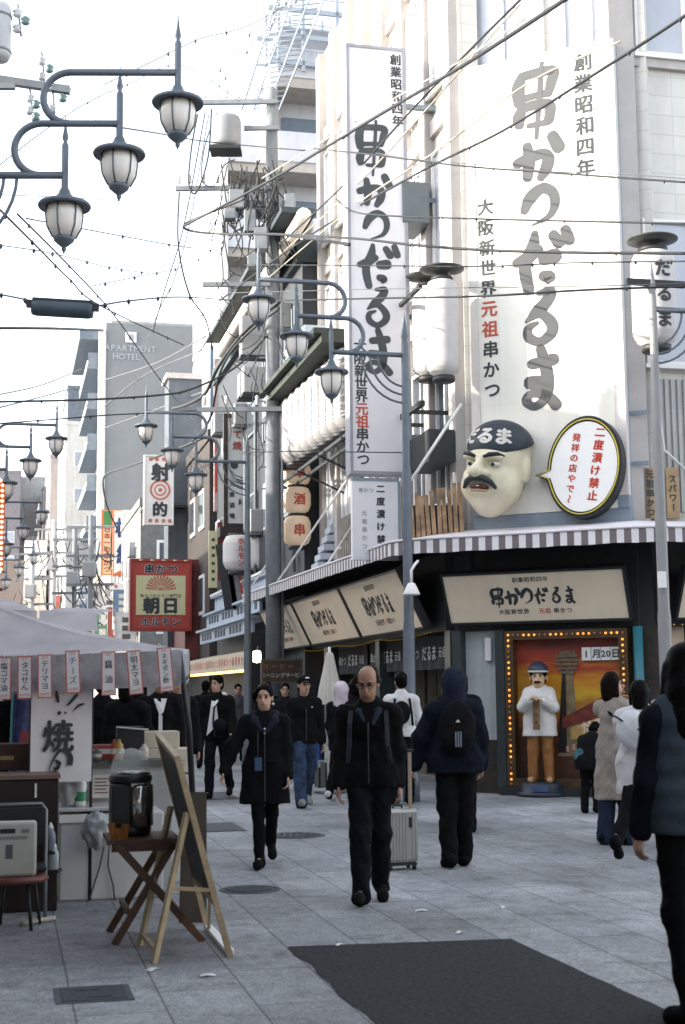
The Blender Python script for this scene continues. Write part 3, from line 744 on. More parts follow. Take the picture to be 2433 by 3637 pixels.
# wooden lattice screen, plank screen, blue-grey steps above the awning
m = MB(FL)
for i in range(26): m.box(-28.0 + i * .18, -27.89 + i * .18, .02, .05, 4.0, 5.0)
m.box(-28.05, -23.3, .051, .08, 4.2, 4.28); m.box(-28.05, -23.3, .051, .08, 4.75, 4.83); m.box(-28.05, -23.3, .12, .15, 3.95, 5.0)
tag(m.build('lattice_screen', M('weathered_slats', (.22, .20, .17), .8, var=.35, scale=5)), 'weathered grey slatted screen above the awning under the upper windows', 'screen')
SCF = frame(Vector((D(938, 1200, 21.2).x, 21.2, 0)), (EV * .9 + AU * .4).normalized())
t = thing('plank_screen', 'leaning brown plank screen left of the giant head', 'screen', SCF)
m = MB()
for i in range(10):
    x = .05 + i * .082; m.bar((x, .0, 3.70), (x - .05 + .04 * rnd.random(), .05 + .02 * (i % 2), 4.36 + .022 * i + .10 * rnd.random()), .062, .018, up=Vector((0, 1, 0)))
m.build_each('plank', M('brown_planks', (.34, .22, .13), .8, var=.45, scale=4), t)
m = MB(); m.bar((0, .05, 3.9), (.8, .05, 3.9), .04, .03); m.bar((-.03, .085, 4.2), (.8, .085, 4.2), .04, .03); m.build_each('rail', darkwood, t)
m = MB(); m.box(.0, .78, .13, .15, 3.7, 4.3); m.build('backing', dark, t)
m = MB(FL)
for i in range(6): m.prism([(0 + i * .02, 4.05 + i * .19), (.62, 4.05 + i * .19 + .02), (.62, 4.2 + i * .19), (.0 + i * .02, 4.18 + i * .19)], -.25 + i * .07, .2, xf=Matrix.Translation((-29.6, 0, 0)))
tag(m.build('roof_steps', M('blue_white_metal', (.42, .47, .53), .5, var=.12, stain=.3)), 'stack of blue-grey sloping metal slats beside the utility pole', 'metal slats')
# wooden plaques on the right wall
for i, (x, tx, lab) in enumerate(((2331, '元祖串かつ', 'brown wooden plaque with black writing left of the right lamp post'), (2412, 'スパワー', 'brown wooden plaque with black writing right of the right lamp post'))):
    q0 = F3.inverted() @ PL(x / K, 1745 / K, C2, DV)
    t = thing('wooden_plaque', lab, 'plaque', F3 @ Matrix.Translation((q0.x, .2, q0.z)), 'wooden plaques on the right wall')
    MB().box(-.10, .10, 0, .03, -.38, .38, bev=.008).build('board', M('plaque_wood', (.36, .24, .13), .7, var=.25, scale=6), t)
    q = MB(); q.text(tx, 0, 0, .13, y=-.004, vertical=True, bold=.04, pitch=.14); q.build('lettering', ink, t)
# ================================================================== the street behind and beside
def flats(name, label, cat, s0, s1, t0, t1, h, wallm, side='left', storeys=3, win=(1.2, 1.3), gapw=2.4, z0=3.2, sh=3.0, front=True, balc=False, group=None, frontwin=True, roofm=None, glm=None):
    """a block in street coordinates; side: which long face looks onto the street"""
    P0 = ST(s0, t0 if side == 'left' else t1)
    t = thing(name, label, cat, frame(P0, EV), group)
    inv = t.matrix_world.inverted()
    x0, x1 = (0, t1 - t0) if side == 'left' else (t0 - t1, 0)
    m = MB(); m.box(x0, x1, 0, s1 - s0, 0, h); m.build('wall', wallm, t)
    m = MB(); m.box(x0 - .06, x1 + .06, -.06, s1 - s0 + .06, h, h + .35); m.build('parapet', roofm or wallm, t)
    gl = glm or glass
    def win_at(fn):
        f = MB(); 
        f.add(fn(.05), [(0, 1, 2, 3), (7, 6, 5, 4), (0, 4, 5, 1), (1, 5, 6, 2), (2, 6, 7, 3), (3, 7, 4, 0)]); o = f.build('window', alu, t)
        g = MB(); g.add(fn(.075, .12), [(0, 1, 2, 3), (7, 6, 5, 4), (0, 4, 5, 1), (1, 5, 6, 2), (2, 6, 7, 3), (3, 7, 4, 0)]); g.build('pane', gl, o)
    n = int((s1 - s0 - .6) / gapw); cnt = 0
    xs = x0 if side == 'left' else x1; sg = -1 if side == 'left' else 1
    for k in range(storeys):
        z = z0 + k * sh
        if z + win[1] > h - .2: break
        for i in range(n):
            y = .5 + (i + .5) * (s1 - s0 - 1) / n
            if cnt > 42: break
            cnt += 1
            win_at(lambda d, e=0, y=y, z=z: [(xs + sg * q, y + a * (win[0] / 2 - e), z + e + b * (win[1] - 2 * e)) for q in (-.05, d) for a, b in ((-1, 0), (1, 0), (1, 1), (-1, 1))])
            if balc:
                m = MB(); m.box(min(xs, xs + sg * 1.1), max(xs, xs + sg * 1.1), y - win[0] / 2 - .4, y + win[0] / 2 + .4, z - .5, z - .35); m.box(min(xs + sg * 1.0, xs + sg * 1.1), max(xs + sg * 1.0, xs + sg * 1.1), y - win[0] / 2 - .4, y + win[0] / 2 + .4, z - .35, z + .55); m.build('balcony', wallm, t)
        if frontwin:
            w_ = x1 - x0; nf = max(1, int(w_ / gapw))
            for i in range(nf):
                if cnt > 90: break
                cnt += 1
                x = x0 + (i + .5) * w_ / nf
                win_at(lambda d, e=0, x=x, z=z: [(x + a * (win[0] / 2 - e), -q, z + e + b * (win[1] - 2 * e)) for q in (-.05, d) for a, b in ((-1, 0), (1, 0), (1, 1), (-1, 1))])
    return t
plaster = [M('grey_plaster', (.40, .39, .38), .75, var=.1, stain=.35), M('beige_plaster', (.52, .46, .38), .75, var=.1, stain=.35), M('pale_plaster', (.66, .63, .58), .75, var=.08, stain=.3),
           M('brown_brick', (.19, .155, .14), .8, var=.2, scale=9), M('mauve_grey_wall', (.24, .22, .23), .75, var=.12, stain=.2), M('slate_wall', (.13, .15, .18), .7, var=.2, stain=.3)]
# left-hand row of the street: its roofs keep the afternoon sun off the paving
for i, (s0, s1, h, k, lab) in enumerate(((-14, -1, 9.0, 1, 'beige shop house beside the camera on the left side'), (-.8, 10.4, 11.2, 0, 'grey shop house on the left side level with the stall'), (10.6, 21.4, 9.9, 2, 'pale shop house on the left side beyond the stall'), (21.6, 38, 9.2, 0, 'long grey shop house farther along the left side'), (38.2, 60, 9.6, 1, 'long beige shop house far along the left side'))):
    flats('shop_house', lab, 'building', s0, s1, -16, -5.4, h, plaster[k], side='right', storeys=2, z0=4.0, frontwin=False, group='shop houses along the left side')
flats('shop_house', 'wide grey shop house across the crossing behind the camera', 'building', -26, -16, -4, 22, 9.0, plaster[0], side='left', storeys=2, frontwin=False)
flats('shop_house', 'beige shop house on the right beyond the edge of the photo', 'building', -8, 6, 13, 26, 9.0, plaster[1], side='left', storeys=2, frontwin=False)

joints(plaster[0], 1.8, 3.0, .8, .02); joints(plaster[2], 1.5, 2.8, .85, .02)
# unseen canopy added overhead to darken the paving at near left
t = thing('unseen_shade_canopy', 'high dark canopy added out of view to shade the near left paving', 'canopy', frame(ST(-6, -5.35, 6.15), DV))
m = MB(); m.box(0, 14.4, -6.7, 0, .0, .12); m.build('roof', M('canopy_dark', (.03, .03, .03), .7), t)
m = MB()
for x in (.2, 4.0): m.tube([(x, -6.3, -6.15), (x, -6.3, 0)], .06)
m.build_each('post', M('canopy_dark', (.03, .03, .03)), t)
# grey hotel tower with a blank end wall
hs0 = 104.0; HP = ST(hs0, 7.0)
def atS(x, y, s): return PL(x, y, DV * s, DV)
hl, hr, htop = atS(238, 1200, hs0), atS(470, 1200, hs0), atS(300, 741, hs0)
t0h, t1h, hh = hl.dot(EV), hr.dot(EV) + 14, htop.z
t = thing('hotel', 'tall grey hotel with a blank end wall and pale raised lettering', 'building', frame(ST(hs0, t0h), EV))
m = MB(); m.box(0, t1h - t0h, 0, 13, 0, hh); m.build('wall', M('hotel_grey', (.235, .24, .245), .8, var=.07, scale=.4, stain=.15), t)
m = MB(); m.box(-.03, -.01, .65, 12.9, 0, hh - 1.3); m.build('balcony_shade_sheet', M('balcony_dark', (.15, .18, .22)), t)  # flat dark sheet paints the balcony shade onto the side wall
m = MB(); m.box(-.5, 0, -.15, .6, 0, hh - .6); m.build('edge_fin', plaster[2], t)
for k in range(8):
    z = 4.0 + k * (hh - 5.5) / 7.6
    m = MB(); m.box(-1.3, -.02, .8, 12.5, z, z + .35); m.build('balcony_slab', M('balcony_dark', (.15, .18, .22), .7), t)
    m = MB(); m.box(-1.3, -1.22, .8, 12.5, z + .35, z + .6); m.build('balcony_rail', plaster[2], t); m = MB(); m.box(-1.22, -.02, .8, .9, z + .35, z + 1.2); m.build('balcony_end', M('balcony_dark', (.15, .18, .22)), t)
m = MB(); m.box(-1.9, 0, .4, 13, hh - 1.2, hh - .5); m.build('eave', M('balcony_dark', (.15, .18, .22)), t)
m = MB(); m.box(.4, t1h - t0h, .2, 13, hh, hh + .25); m.build('roof_rail', plaster[0], t)
iv = t.matrix_world.inverted()
q = MB()
for tx, x, y, sz in (('APARTMENT', 298, 798, .62), ('HOTEL', 289, 817, .62)):
    c = iv @ atS(x, y, hs0); q.text(tx, c.x, c.z, sz, y=-.12, bold=.0, pitch=sz * 1.0)
q.build('lettering', M('pale_raised_letters', (.42, .43, .45), .6), t)
c = iv @ atS(300, 773, hs0); q = MB(); q.box(c.x - .42, c.x + .42, -.12, -.02, c.z - .42, c.z + .42, bev=.05); q.build('emblem', M('emblem_white', (.62, .60, .58), .6), t)
q = MB(); q.box(c.x - .13, c.x + .13, -.16, -.125, c.z - .2, c.z + .2); q.build('emblem_door', M('emblem_grey', (.33, .33, .35), .6), t)
# pale block beyond it, and the far end of the street
def block(px, y_top, s, depth, wallm, label, name='apartment_block', **kw):
    a, b = atS(px[0], 1300, s), atS(px[1], 1300, s); z = atS(px[0], y_top, s).z
    return flats(name, label, 'building', s, s + depth, a.dot(EV), b.dot(EV) + kw.pop('extra', 0), z, wallm, **kw)
block((146, 186), 972, 131, 22, plaster[2], 'pale narrow block beyond the hotel with small windows', storeys=7, z0=5, sh=3.4, gapw=2.2, win=(1.0, 1.5), extra=6)
block((150, 186), 890, 134, 12, plaster[5], 'dark stair tower rising behind the pale narrow block', storeys=1, frontwin=False, extra=4, name='stair_tower')
block((112, 146), 1046, 150, 16, plaster[4], 'mauve-grey block with stacked round-ended balconies', storeys=7, z0=5, sh=3.2, gapw=5, win=(1.6, 1.6), balc=True, extra=5)
block((-14, 44), 1082, 180, 12, plaster[4], 'distant mauve apartment block at the left end of the street', storeys=6, z0=5, sh=3.0, gapw=3.2, win=(1.8, 1.4), group='apartment blocks at the end of the street')
block((44, 100), 1096, 186, 12, plaster[0], 'distant grey apartment block in the middle of the street end', storeys=6, z0=5, sh=3.0, gapw=3.0, win=(1.9, 1.4), group='apartment blocks at the end of the street')
block((96, 150), 1120, 178, 12, plaster[3], 'distant brown apartment block at the end of the street beside the pale block', storeys=6, z0=5, sh=3.0, gapw=2.7, win=(1.4, 1.4), group='apartment blocks at the end of the street')
block((58, 106), 1245, 150, 8, plaster[2], 'low pale house in front of the distant blocks', storeys=2, z0=4, sh=2.8, gapw=2.2, name='house')
block((-20, 56), 1290, 140, 8, plaster[3], 'low brown house at the far left of the street end', storeys=2, z0=4, sh=2.8, gapw=2.4, name='house')
block((150, 232), 1215, 112, 10, plaster[0], 'grey low building just left of the hotel foot', storeys=3, z0=3.4, sh=2.6, gapw=1.8, win=(1.0, 1.1), name='house')

# pale apartment tower with deep balconies behind the corner restaurant
ys = 46.0
a, b = D(512, 700, ys), D(752, 700, ys); top = D(640, 158, ys).z; top2 = D(520, 345, ys).z
t = thing('apartment_tower', 'pale balcony tower rising behind the utility pole', 'building', frame(Vector((a.x, ys, 0)), EV))
wT = b.x - a.x + 1.5; xs = D(630, 500, ys).x - a.x
lil = M('pale_lilac_wall', (.60, .59, .62), .7, var=.05, stain=.2); tan = M('tan_soffit', (.45, .40, .36), .7)
m = MB(); m.box(xs, wT, 1.2, 8, 0, top); m.box(0, xs, 1.4, 8, 0, top2); m.build('wall', lil, t)
m = MB(); m.box(xs - .12, xs + .1, -.1, 1.2, 0, top + .3); m.box(-.1, .14, 0, 1.4, 0, top2 + .2); m.build('edge_fin', white, t)
k = 0; z = top - .15
while z > 8:
    m = MB(); m.box(xs + .1, wT, -.2, 1.2, z - .35, z); m.build('balcony_slab', tan, t)
    m = MB(); m.box(xs + .1, wT, -.25, -.12, z, z + 1.05); m.build('balcony_wall', lil, t)
    m = MB(); m.box(xs + .5, xs + 2.0, 1.1, 1.19, z - 2.6, z - .9); o = m.build('window', M('dark_blue_window', (.15, .18, .23), .3), t)
    if z < top2:
        m = MB(); m.box(.14, xs - .12, .2, 1.4, z - .3, z); m.build('balcony_slab', tan, t); m = MB(); m.box(.14, xs - .12, .1, .2, z, z + 1.0); m.build('balcony_wall', lil, t)
        m = MB(); m.box(.5, 1.6, 1.3, 1.39, z - 2.3, z - .9); m.build('window', M('dark_blue_window', (.15, .18, .23), .3), t)
    z -= 3.0
# open steel stair frame on its roof and the braced mast beside it
zt = D(640, -40, ys).z
t2 = thing('steel_stair_frame', 'open grey steel frame standing on top of the balcony tower', 'steel frame', frame(Vector((a.x + xs, ys, top)), EV))
gs = M('pale_grey_steel', (.36, .40, .45), .5, var=.1)
m = MB()
for x in (.15, 1.0, 2.2, 3.2):
    for y in (0, 2.4): m.bar((x, y, 0), (x, y, zt - top), .10)
m.build_each('post', gs, t2)
m = MB()
zz = .3
while zz < zt - top:
    m.bar((-.2, 0, zz), (3.4, 0, zz - .05), .10, .16); m.bar((-.2, 2.4, zz), (3.4, 2.4, zz - .05), .08, .14); m.bar((.15, 0, zz), (.15, 2.4, zz), .08); m.bar((3.2, 0, zz), (3.2, 2.4, zz), .08); m.bar((-.2, -.02, zz + .45), (3.4, -.02, zz + .42), .03); zz += .95
m.box(.2, 2.6, .1, 2.3, 1.55, 1.62); m.build_each('beam', gs, t2)
ms = thing('lattice_mast', 'thin lattice strip of ladders leaning up to the steel frame', 'lattice', Matrix.Translation(D(556, 250, ys)))
m = MB(); L0, L1 = D(556, 252, ys - 1), D(648, -30, ys - 1)
for dx in (-.05, .35, .8, 1.2): m.tube([L0 + Vector((dx, 0, 0)), L1 + Vector((dx * 1.3, 0, 0))], .035, 5)
for i in range(24):
    p = L0.lerp(L1, i / 24); m.tube([p + Vector((-.05, 0, 0)), p + Vector((1.2 + .3 * i / 24, .0, .12))], .025, 4)
o = m.build('rail', gs); o.parent = ms; o.matrix_parent_inverse = ms.matrix_world.inverted()

# second house on the right side with the long dark eave
house2 = thing('shop_house', 'grey metal-clad house with a long dark sloping eave next to the restaurant', 'building', frame(ST(30.8, 6.4), EV))
m = MB(); m.box(0, 9, 0, 13.5, 0, 11.2); m.build('wall', M('blue_grey_cladding', (.032, .037, .044), .6, var=.15, stain=.4), house2)
m = MB(); m.box(-.9, -.15, -2.2, 9.5, 11.6, 11.72); m.box(-.15, 9, -.1, 13.6, 11.2, 11.72); m.build('eave', M('dark_eave', (.035, .05, .055), .6), house2)
m = MB(); m.tube([(-.45, -2.4, 11.5), (-.45, 9.8, 11.4)], .16, 10); m.build('gutter', M('beige_gutter', (.62, .57, .52), .5), house2)
m = MB(); m.box(-1.05, .0, -6.0, -.3, 8.02, 8.12); m.box(-.9, 0, -6.0, -.3, 7.86, 8.019); m.build('lower_eave', M('green_grey_soffit', (.045, .055, .045), .7), house2)
m = MB()
for i in range(16): m.box(-.05, -.01, .4 + i * .3, .52 + i * .3, 7.9, 10.4)
m.build('ribs', M('rib_grey', (.16, .18, .20), .5), house2)
for x, y, w_, h_, dpt in ((584, 768, .62, .9, 31.2), (566, 880, .35, .55, 31.5), (583, 868, .5, .6, 31.0), (722, 790, .5, .9, 30.3), (745, 803, .5, .85, 29.3)):
    p = D(x, y, dpt)
    tg = thing('wall_unit', {584: 'tall white metal box high beside the utility pole', 566: 'small white box with a cable beside the utility pole', 583: 'white box mounted under the tall one beside the utility pole', 722: 'pale blue unit tucked behind the middle lamp', 745: 'blue-grey unit behind the lowest middle lamp'}[x], 'wall unit', frame(p, EV), 'boxes fixed high on the house walls')
    MB().box(-w_ / 2, w_ / 2, 0, .35, -h_ / 2, h_ / 2, bev=.02).build('case', M('unit_white', (.36, .36, .36), .5, var=.06, stain=.3) if x < 600 else M('unit_blue', (.40, .46, .54), .5, var=.06), tg)
    m = MB(); m.box(-w_ / 2 - .02, w_ / 2 + .02, -.01, .36, -h_ / 2 - .06, -h_ / 2); m.build('tray', dark, tg)
m = MB(); c_ = D(697, 518, 33)
tag(thing('vent_globe', 'pale round vent on a short bent pipe under the dark eave', 'vent', Matrix.Translation(c_)))
vg = bpy.data.objects['vent_globe']; MB().lathe([(0, .3), (.17, .24), (.24, .08), (.22, -.1), (.12, -.25)], 16).build('cap', M('vent_beige', (.60, .55, .50), .6), vg); MB().tube([(0, 0, -.2), (0, 0, -.9), (-.1, .3, -1.3)], .1).build('pipe', M('vent_beige', (.6, .55, .5)), vg)

# shade wall (blue-grey) beyond, then the shops with coloured signs
def slab(x0, x1, y0, y1, dpt, thick, mat, name, label, cat, group=None, ang=0.0, frame_=None):
    """a flat upright board measured in the photo at a known distance, facing down the street"""
    a_, b_, c_ = D(x0, y1, dpt), D(x1, y1, dpt), D(x0, y0, dpt)
    W_, H_ = (b_ - a_).length, c_.z - a_.z
    t_ = thing(name, label, cat, frame(a_, EV) @ Matrix.Rotation(ang, 4, 'Z'), group)
    MB().box(0, W_, 0, thick, 0, H_).build('panel', mat, t_)
    if frame_:
        e = .11 if frame_ is darkwood else W_ * .05 if W_ > .5 else .03; m_ = MB(); m_.box(-e, 0, -.03, thick + .02, -e, H_ + e); m_.box(W_, W_ + e, -.03, thick + .02, -e, H_ + e); m_.box(0, W_, -.03, thick + .02, -e, 0); m_.box(0, W_, -.03, thick + .02, H_, H_ + e); m_.build('frame', frame_, t_)
    return t_, W_, H_
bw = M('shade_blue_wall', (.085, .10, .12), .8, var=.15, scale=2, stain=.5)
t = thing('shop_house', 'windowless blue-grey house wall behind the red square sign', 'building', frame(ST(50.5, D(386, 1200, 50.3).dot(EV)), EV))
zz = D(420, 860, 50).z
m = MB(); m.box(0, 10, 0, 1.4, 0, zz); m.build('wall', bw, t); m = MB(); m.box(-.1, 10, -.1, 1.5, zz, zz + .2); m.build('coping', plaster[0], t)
m = MB(); m.box(-.9, .6, -.5, 1.2, 8.0, 8.1); m.build('canopy', dark, t)
flats('shop_house', 'pale cluttered house between the hotel and the target sign', 'building', 62, 80, 5.6, 16, 9.6, M('worn_grey_wall', (.16, .16, .155), .8, var=.2, stain=.4), storeys=3, z0=4, sh=2.8, gapw=2.2, glm=dglass)
flats('shop_house', 'beige house with dark windows beyond the target sign', 'building', 82, 102, 5.9, 16, 9.0, M('worn_beige_wall', (.20, .175, .14), .8, var=.2, stain=.4), storeys=3, z0=3.6, sh=2.6, gapw=2.4, glm=dglass)
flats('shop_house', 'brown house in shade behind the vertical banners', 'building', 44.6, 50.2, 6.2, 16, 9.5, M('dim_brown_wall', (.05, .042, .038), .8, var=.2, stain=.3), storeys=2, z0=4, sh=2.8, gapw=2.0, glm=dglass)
whitef = M('sign_white', (.72, .70, .68), .5, var=.06, stain=.15)
redp = M('sign_red', (.42, .06, .04), .5, var=.12); dred = M('dark_red_wall', (.16, .035, .03), .6, var=.25); orange = M('sign_orange', (.55, .13, .04), .5, var=.1)
yel = M('sign_yellow', (.60, .55, .10), .5, var=.1); creamy = M('sign_cream_yellow', (.62, .58, .33), .5, var=.06); navy = M('navy_lettering', (.03, .05, .14), .6); grn = M('sign_green', (.06, .20, .06), .5)
# target-range sign
t, W_, H_ = slab(332, 394, 1044, 1198, 49, .25, whitef, 'range_sign', 'white sign with a red bullseye and red dashes along its ends', 'sign', frame_=whitef)
q = MB()
for z in (.10, H_ - .10):
    for i in range(4): q.box(.12 + i * W_ * .24, .12 + i * W_ * .24 + .12, -.01, 0, z - .06, z + .06)
c = (W_ * .55, H_ * .50)
def ring(mb, c, r0, r1, y):
    n = 28; vs = []
    for r_ in (r0, r1): vs += [(c[0] + r_ * math.cos(2 * math.pi * i / n), y, c[1] + r_ * math.sin(2 * math.pi * i / n)) for i in range(n)]
    mb.add(vs, [(i, (i + 1) % n, n + (i + 1) % n, n + i) for i in range(n)])
ring(q, c, .29, .36, -.01); ring(q, c, .16, .21, -.01); ring(q, c, .0, .07, -.01); q.build('target_rings', M('target_red', (.52, .16, .10), .6), t)
q = MB(); q.text('射', W_ * .55, H_ * .76, .66, y=-.012, bold=.05); q.text('的', W_ * .55, H_ * .21, .54, y=-.012, bold=.05); q.build('lettering', ink, t)
# red square sign
t, W_, H_ = slab(303, 432, 1285, 1438, 46.5, .45, redp, 'square_shop_sign', 'big red square sign with a rising-sun drawing on cream', 'sign', frame_=M('sign_red_frame', (.30, .04, .03), .5))
MB().box(W_ * .06, W_ * .94, -.014, -.001, H_ * .20, H_ * .79).build('cream_field', creamy, t)
q = MB(); c = (W_ * .50, H_ * .57)
for i in range(13):
    th = R(8 + i * 164 / 12); dn = Vector((math.cos(th), 0, math.sin(th))); pn = Vector((-dn.z, 0, dn.x)); o_ = Vector((c[0], -.02, c[1]))
    q.add([o_ + dn * .14 + pn * .010, o_ + dn * .14 - pn * .010, o_ + dn * .50 - pn * .036, o_ + dn * .50 + pn * .036], [(0, 1, 2, 3)])
n = 14; q.add([(c[0], -.02, c[1])] + [(c[0] + .10 * math.cos(math.pi * i / n), -.02, c[1] + .10 * math.sin(math.pi * i / n)) for i in range(n + 1)], [(0, i + 1, i + 2) for i in range(n)])
q.build('sunrise', M('sunrise_red', (.50, .16, .10), .6), t)
wl = M('outline_white', (.70, .66, .62), .6); bk = M('dark_navy_lettering', (.02, .03, .05), .6)
for tx, zc, sz in (('串かつ', .885, .34), ('ホルモン', .095, .30)):
    q = MB(); q.text(tx, W_ * .5, H_ * zc, sz, y=-.004, bold=.085, pitch=sz * 1.12); q.build('letter_outline', wl, t)
    q = MB(); q.text(tx, W_ * .5, H_ * zc, sz, y=-.012, bold=.04, pitch=sz * 1.12); q.build('lettering', bk, t)
q = MB(); q.text('朝日', W_ * .5, H_ * .335, .56, y=-.018, bold=.055, pitch=.64); q.text('串かつホルモン専門店', W_ * .5, H_ * .485, .13, y=-.018, bold=.02); q.build('big_lettering', ink, t)
m = MB()
for i in range(5): m.tube([(W_ * (.1 + i * .2), -.25, H_ + .02), (W_ * (.1 + i * .2) + .12, -.25, H_ + .02)], .02)
m.build('lamp', M('warm_lamp', (.8, .6, .4), .4), t)
t = thing('red_shop_wall', 'dark red shop wall beside the red square sign', 'wall', frame(ST(47.2, 5.75), EV)); m = MB(); m.box(0, .7, 0, 3.2, 2.6, 5.9); m.build('panel', dred, t)
m = MB(); m.box(-.3, 1, -.4, 3, 2.3, 2.6); m.build('ledge', dark, t)
# narrow orange sign, and the blue-on-red sign behind it
t, W_, H_ = slab(231, 257, 1166, 1316, 76, .2, orange, 'narrow_shop_sign', 'narrow vertical sign with a green head and orange-edged white letters', 'sign')
MB().box(W_ * .16, W_ * .84, -.012, -.001, 0.05, H_ - .05).build('yellow_field', M('sign_light', (.62, .48, .28), .5), t); MB().box(W_ * .16, W_ * .84, -.02, -.013, H_ * .76, H_ - .08).build('green_head', grn, t)
q = MB(); q.text('日本一の串かつ', W_ * .5, H_ * .39, .36, y=-.02, vertical=True, bold=.05, pitch=.36); q.build('lettering', redp, t)
t, W_, H_ = slab(258, 313, 1166, 1318, 72, .25, orange, 'banner_sign', 'red-edged sign with big blue brush writing behind the narrow orange one', 'sign')
MB().prism([(.06, .10), (W_ * .3, .26), (W_ * .5, .12), (W_ * .8, .3), (W_ - .06, .1), (W_ - .06, H_ * .82), (W_ * .7, H_ - .1), (.06, H_ - .06)], -.012, -.001).build('white_field', whitef, t)
q = MB(); q.text('横', W_ * .45, H_ * .72, 1.05, y=-.02, bold=.05, sx=.85); q.text('綱', W_ * .5, H_ * .32, 1.05, y=-.02, bold=.05, sx=.85); q.build('lettering', navy, t)
m = MB(); m.box(W_ * .35, W_ * 1.1, -.35, -.02, H_ * .66, H_ * .98, bev=.03); m.build('fan_unit', plaster[2], t)
t, W_, H_ = slab(258, 300, 1335, 1440, 66, .2, whitef, 'poster_board', 'pale board with orange blotches left of the red square sign', 'sign')
q = MB(); 
for i in range(7): ring(q, (W_ * (.15 + .06 * (i % 3)), H_ * (.15 + .13 * i)), 0, .07 + .03 * (i % 2), -.01)
q.build('blotch', orange, t)
t, W_, H_ = slab(285, 302, 1330, 1442, 64, .3, M('lit_white_column', (.78, .76, .72), .5), 'white_column', 'white leaning column just left of the red square sign', 'column')
# black-framed vertical sign in front of the second house
t, W_, H_ = slab(521, 577, 956, 1198, 39.5, .18, M('shaded_sign_white', (.58, .57, .56), .5, var=.08, stain=.2), 'framed_sign', 'tall white sign in a heavy dark wooden frame with a round mask drawing', 'sign', frame_=darkwood)
q = MB(); q.text('串', W_ * .82, H_ * .93, .24, y=-.012, bold=.04); q.text('どて焼', W_ * .40, H_ * .84, .26, y=-.012, vertical=True, bold=.04, pitch=.32); q.build('red_lettering', M('rust_lettering', (.30, .07, .05), .6), t)
q = MB(); ring(q, (W_ * .27, H_ * .55), 0, .11, -.012); ring(q, (W_ * .80, H_ * .58), 0, .11, -.012)
for i in range(4):
    P_ = [(W_ * .12 + .0, H_ * (.50 - i * .03)), (W_ * .3, H_ * (.45 - i * .03)), (W_ * .62, H_ * (.425 - i * .03)), (W_ * .8, H_ * (.44 - i * .03))]
    for (ax, az), (bx, bz) in zip(P_[:-1], P_[1:]): q.add([(ax, -.012, az), (bx, -.012, bz), (bx, -.012, bz + .03), (ax, -.012, az + .03)], [(0, 1, 2, 3)])
q.prism([(W_ * .45, H_ * .17), (W_ * .58, H_ * .19), (W_ * .52, H_ * .24), (W_ * .46, H_ * .22)], -.014, -.012); q.build('drawing', ink, t)
q = MB(); q.text('大衆酒場', W_ * .18, H_ * .22, .16, y=-.012, vertical=True, bold=.03, pitch=.3); q.build('lettering', ink, t)
m = MB(); m.box(-.25, W_ + .35, -.25, .3, -.40, -.12); m.build('base_beam', darkwood, t)
m = MB(); m.box(W_ + .12, W_ + .34, 0, .2, -.1, H_ + .1); m.build('side_post', darkwood, t)
# vertical cloth-like banners in colour
for i, (x0, x1, y0, y1, dp, col, lab) in enumerate(((463, 480, 770, 1190, 47, (.66, .62, .66), 'tall pale pink vertical banner left of the framed sign'), (481, 489, 790, 1180, 46, (.14, .18, .24), 'tall dark blue vertical strip between the pale banners'), (490, 512, 820, 1170, 44.5, (.60, .42, .40), 'tall vertical banner of faded red, white and blue patches'))):
    t, W_, H_ = slab(x0, x1, y0, y1, dp, .1, M('banner_%d' % i, col, .7, var=.55 if i == 2 else .12, scale=1.6 if i == 2 else 3), 'vertical_banner', lab, 'banner', 'vertical banners on the far houses')
    if i == 2:
        q = MB(); q.box(W_ * .1, W_ * .5, -.01, 0, H_ * .12, H_ * .45); q.build('red_patch', redp, t); q = MB(); q.box(W_ * .3, W_ * .8, -.012, -.0105, H_ * .05, H_ * .12); q.build('blue_patch', M('patch_blue', (.12, .22, .34), .6), t)
t, W_, H_ = slab(478, 497, 1215, 1345, 41, .08, creamy, 'vertical_banner', 'pale yellow vertical banner with small dark marks below the framed sign', 'banner', 'vertical banners on the far houses')
q = MB()
for i in range(6): q.box(W_ * .35, W_ * .7, -.01, 0, H_ * (.12 + i * .14), H_ * (.17 + i * .14))
q.build('marks', ink, t)
t, W_, H_ = slab(498, 516, 1195, 1330, 40, .1, dred, 'vertical_banner', 'narrow dark red board below the framed sign', 'banner', 'vertical banners on the far houses')
# leaning dark boards (folded red and black awning) and blue eaves with writing
for i, (x, c, lab) in enumerate(((520, dark, 'leaning black board low beside the second lamp post'), (536, M('board_grey', (.18, .19, .19), .6, var=.3), 'leaning grey board between the red slats'), (550, redp, 'leaning thin red slat left of the utility pole'), (588, redp, 'leaning thin red slat right of the second lamp post'))):
    a_, b_ = D(x - 12, 1245 if i != 3 else 1270, 38), D(x + 10, 1395 if i != 3 else 1375, 38); m = MB(); m.bar(a_, b_, .36 if i == 0 else .26 if i == 1 else .07, .06, up=Vector((0, 1, 0)))
    o = m.build('leaning_board', c); tag(o, lab, 'board', 'boards leaning over the far shop front')
eav = thing('blue_eave', 'pale blue two-tier shop eave with dark blocks of writing', 'eave', frame(ST(33.9, 5.75), -DV))
ble = M('pale_blue_eave', (.40, .47, .55), .6, var=.12, stain=.25)
for k, (z, dy) in enumerate(((2.95, .0), (3.45, .2), (4.0, .45))):
    m = MB(); m.box(-9.5, -.1, dy, dy + .08, z, z + .34); m.box(-9.6, 0, dy - .12, dy + .9, z + .341, z + .40); m.build('fascia', ble, eav)
m = MB()
for i in range(16):
    x = -9 + i * .54
    if i % 5 != 4: m.box(x, x + .34, -.012, -.001, 3.02, 3.22); m.box(x + .1, x + .4, .188, .199, 3.53, 3.72)
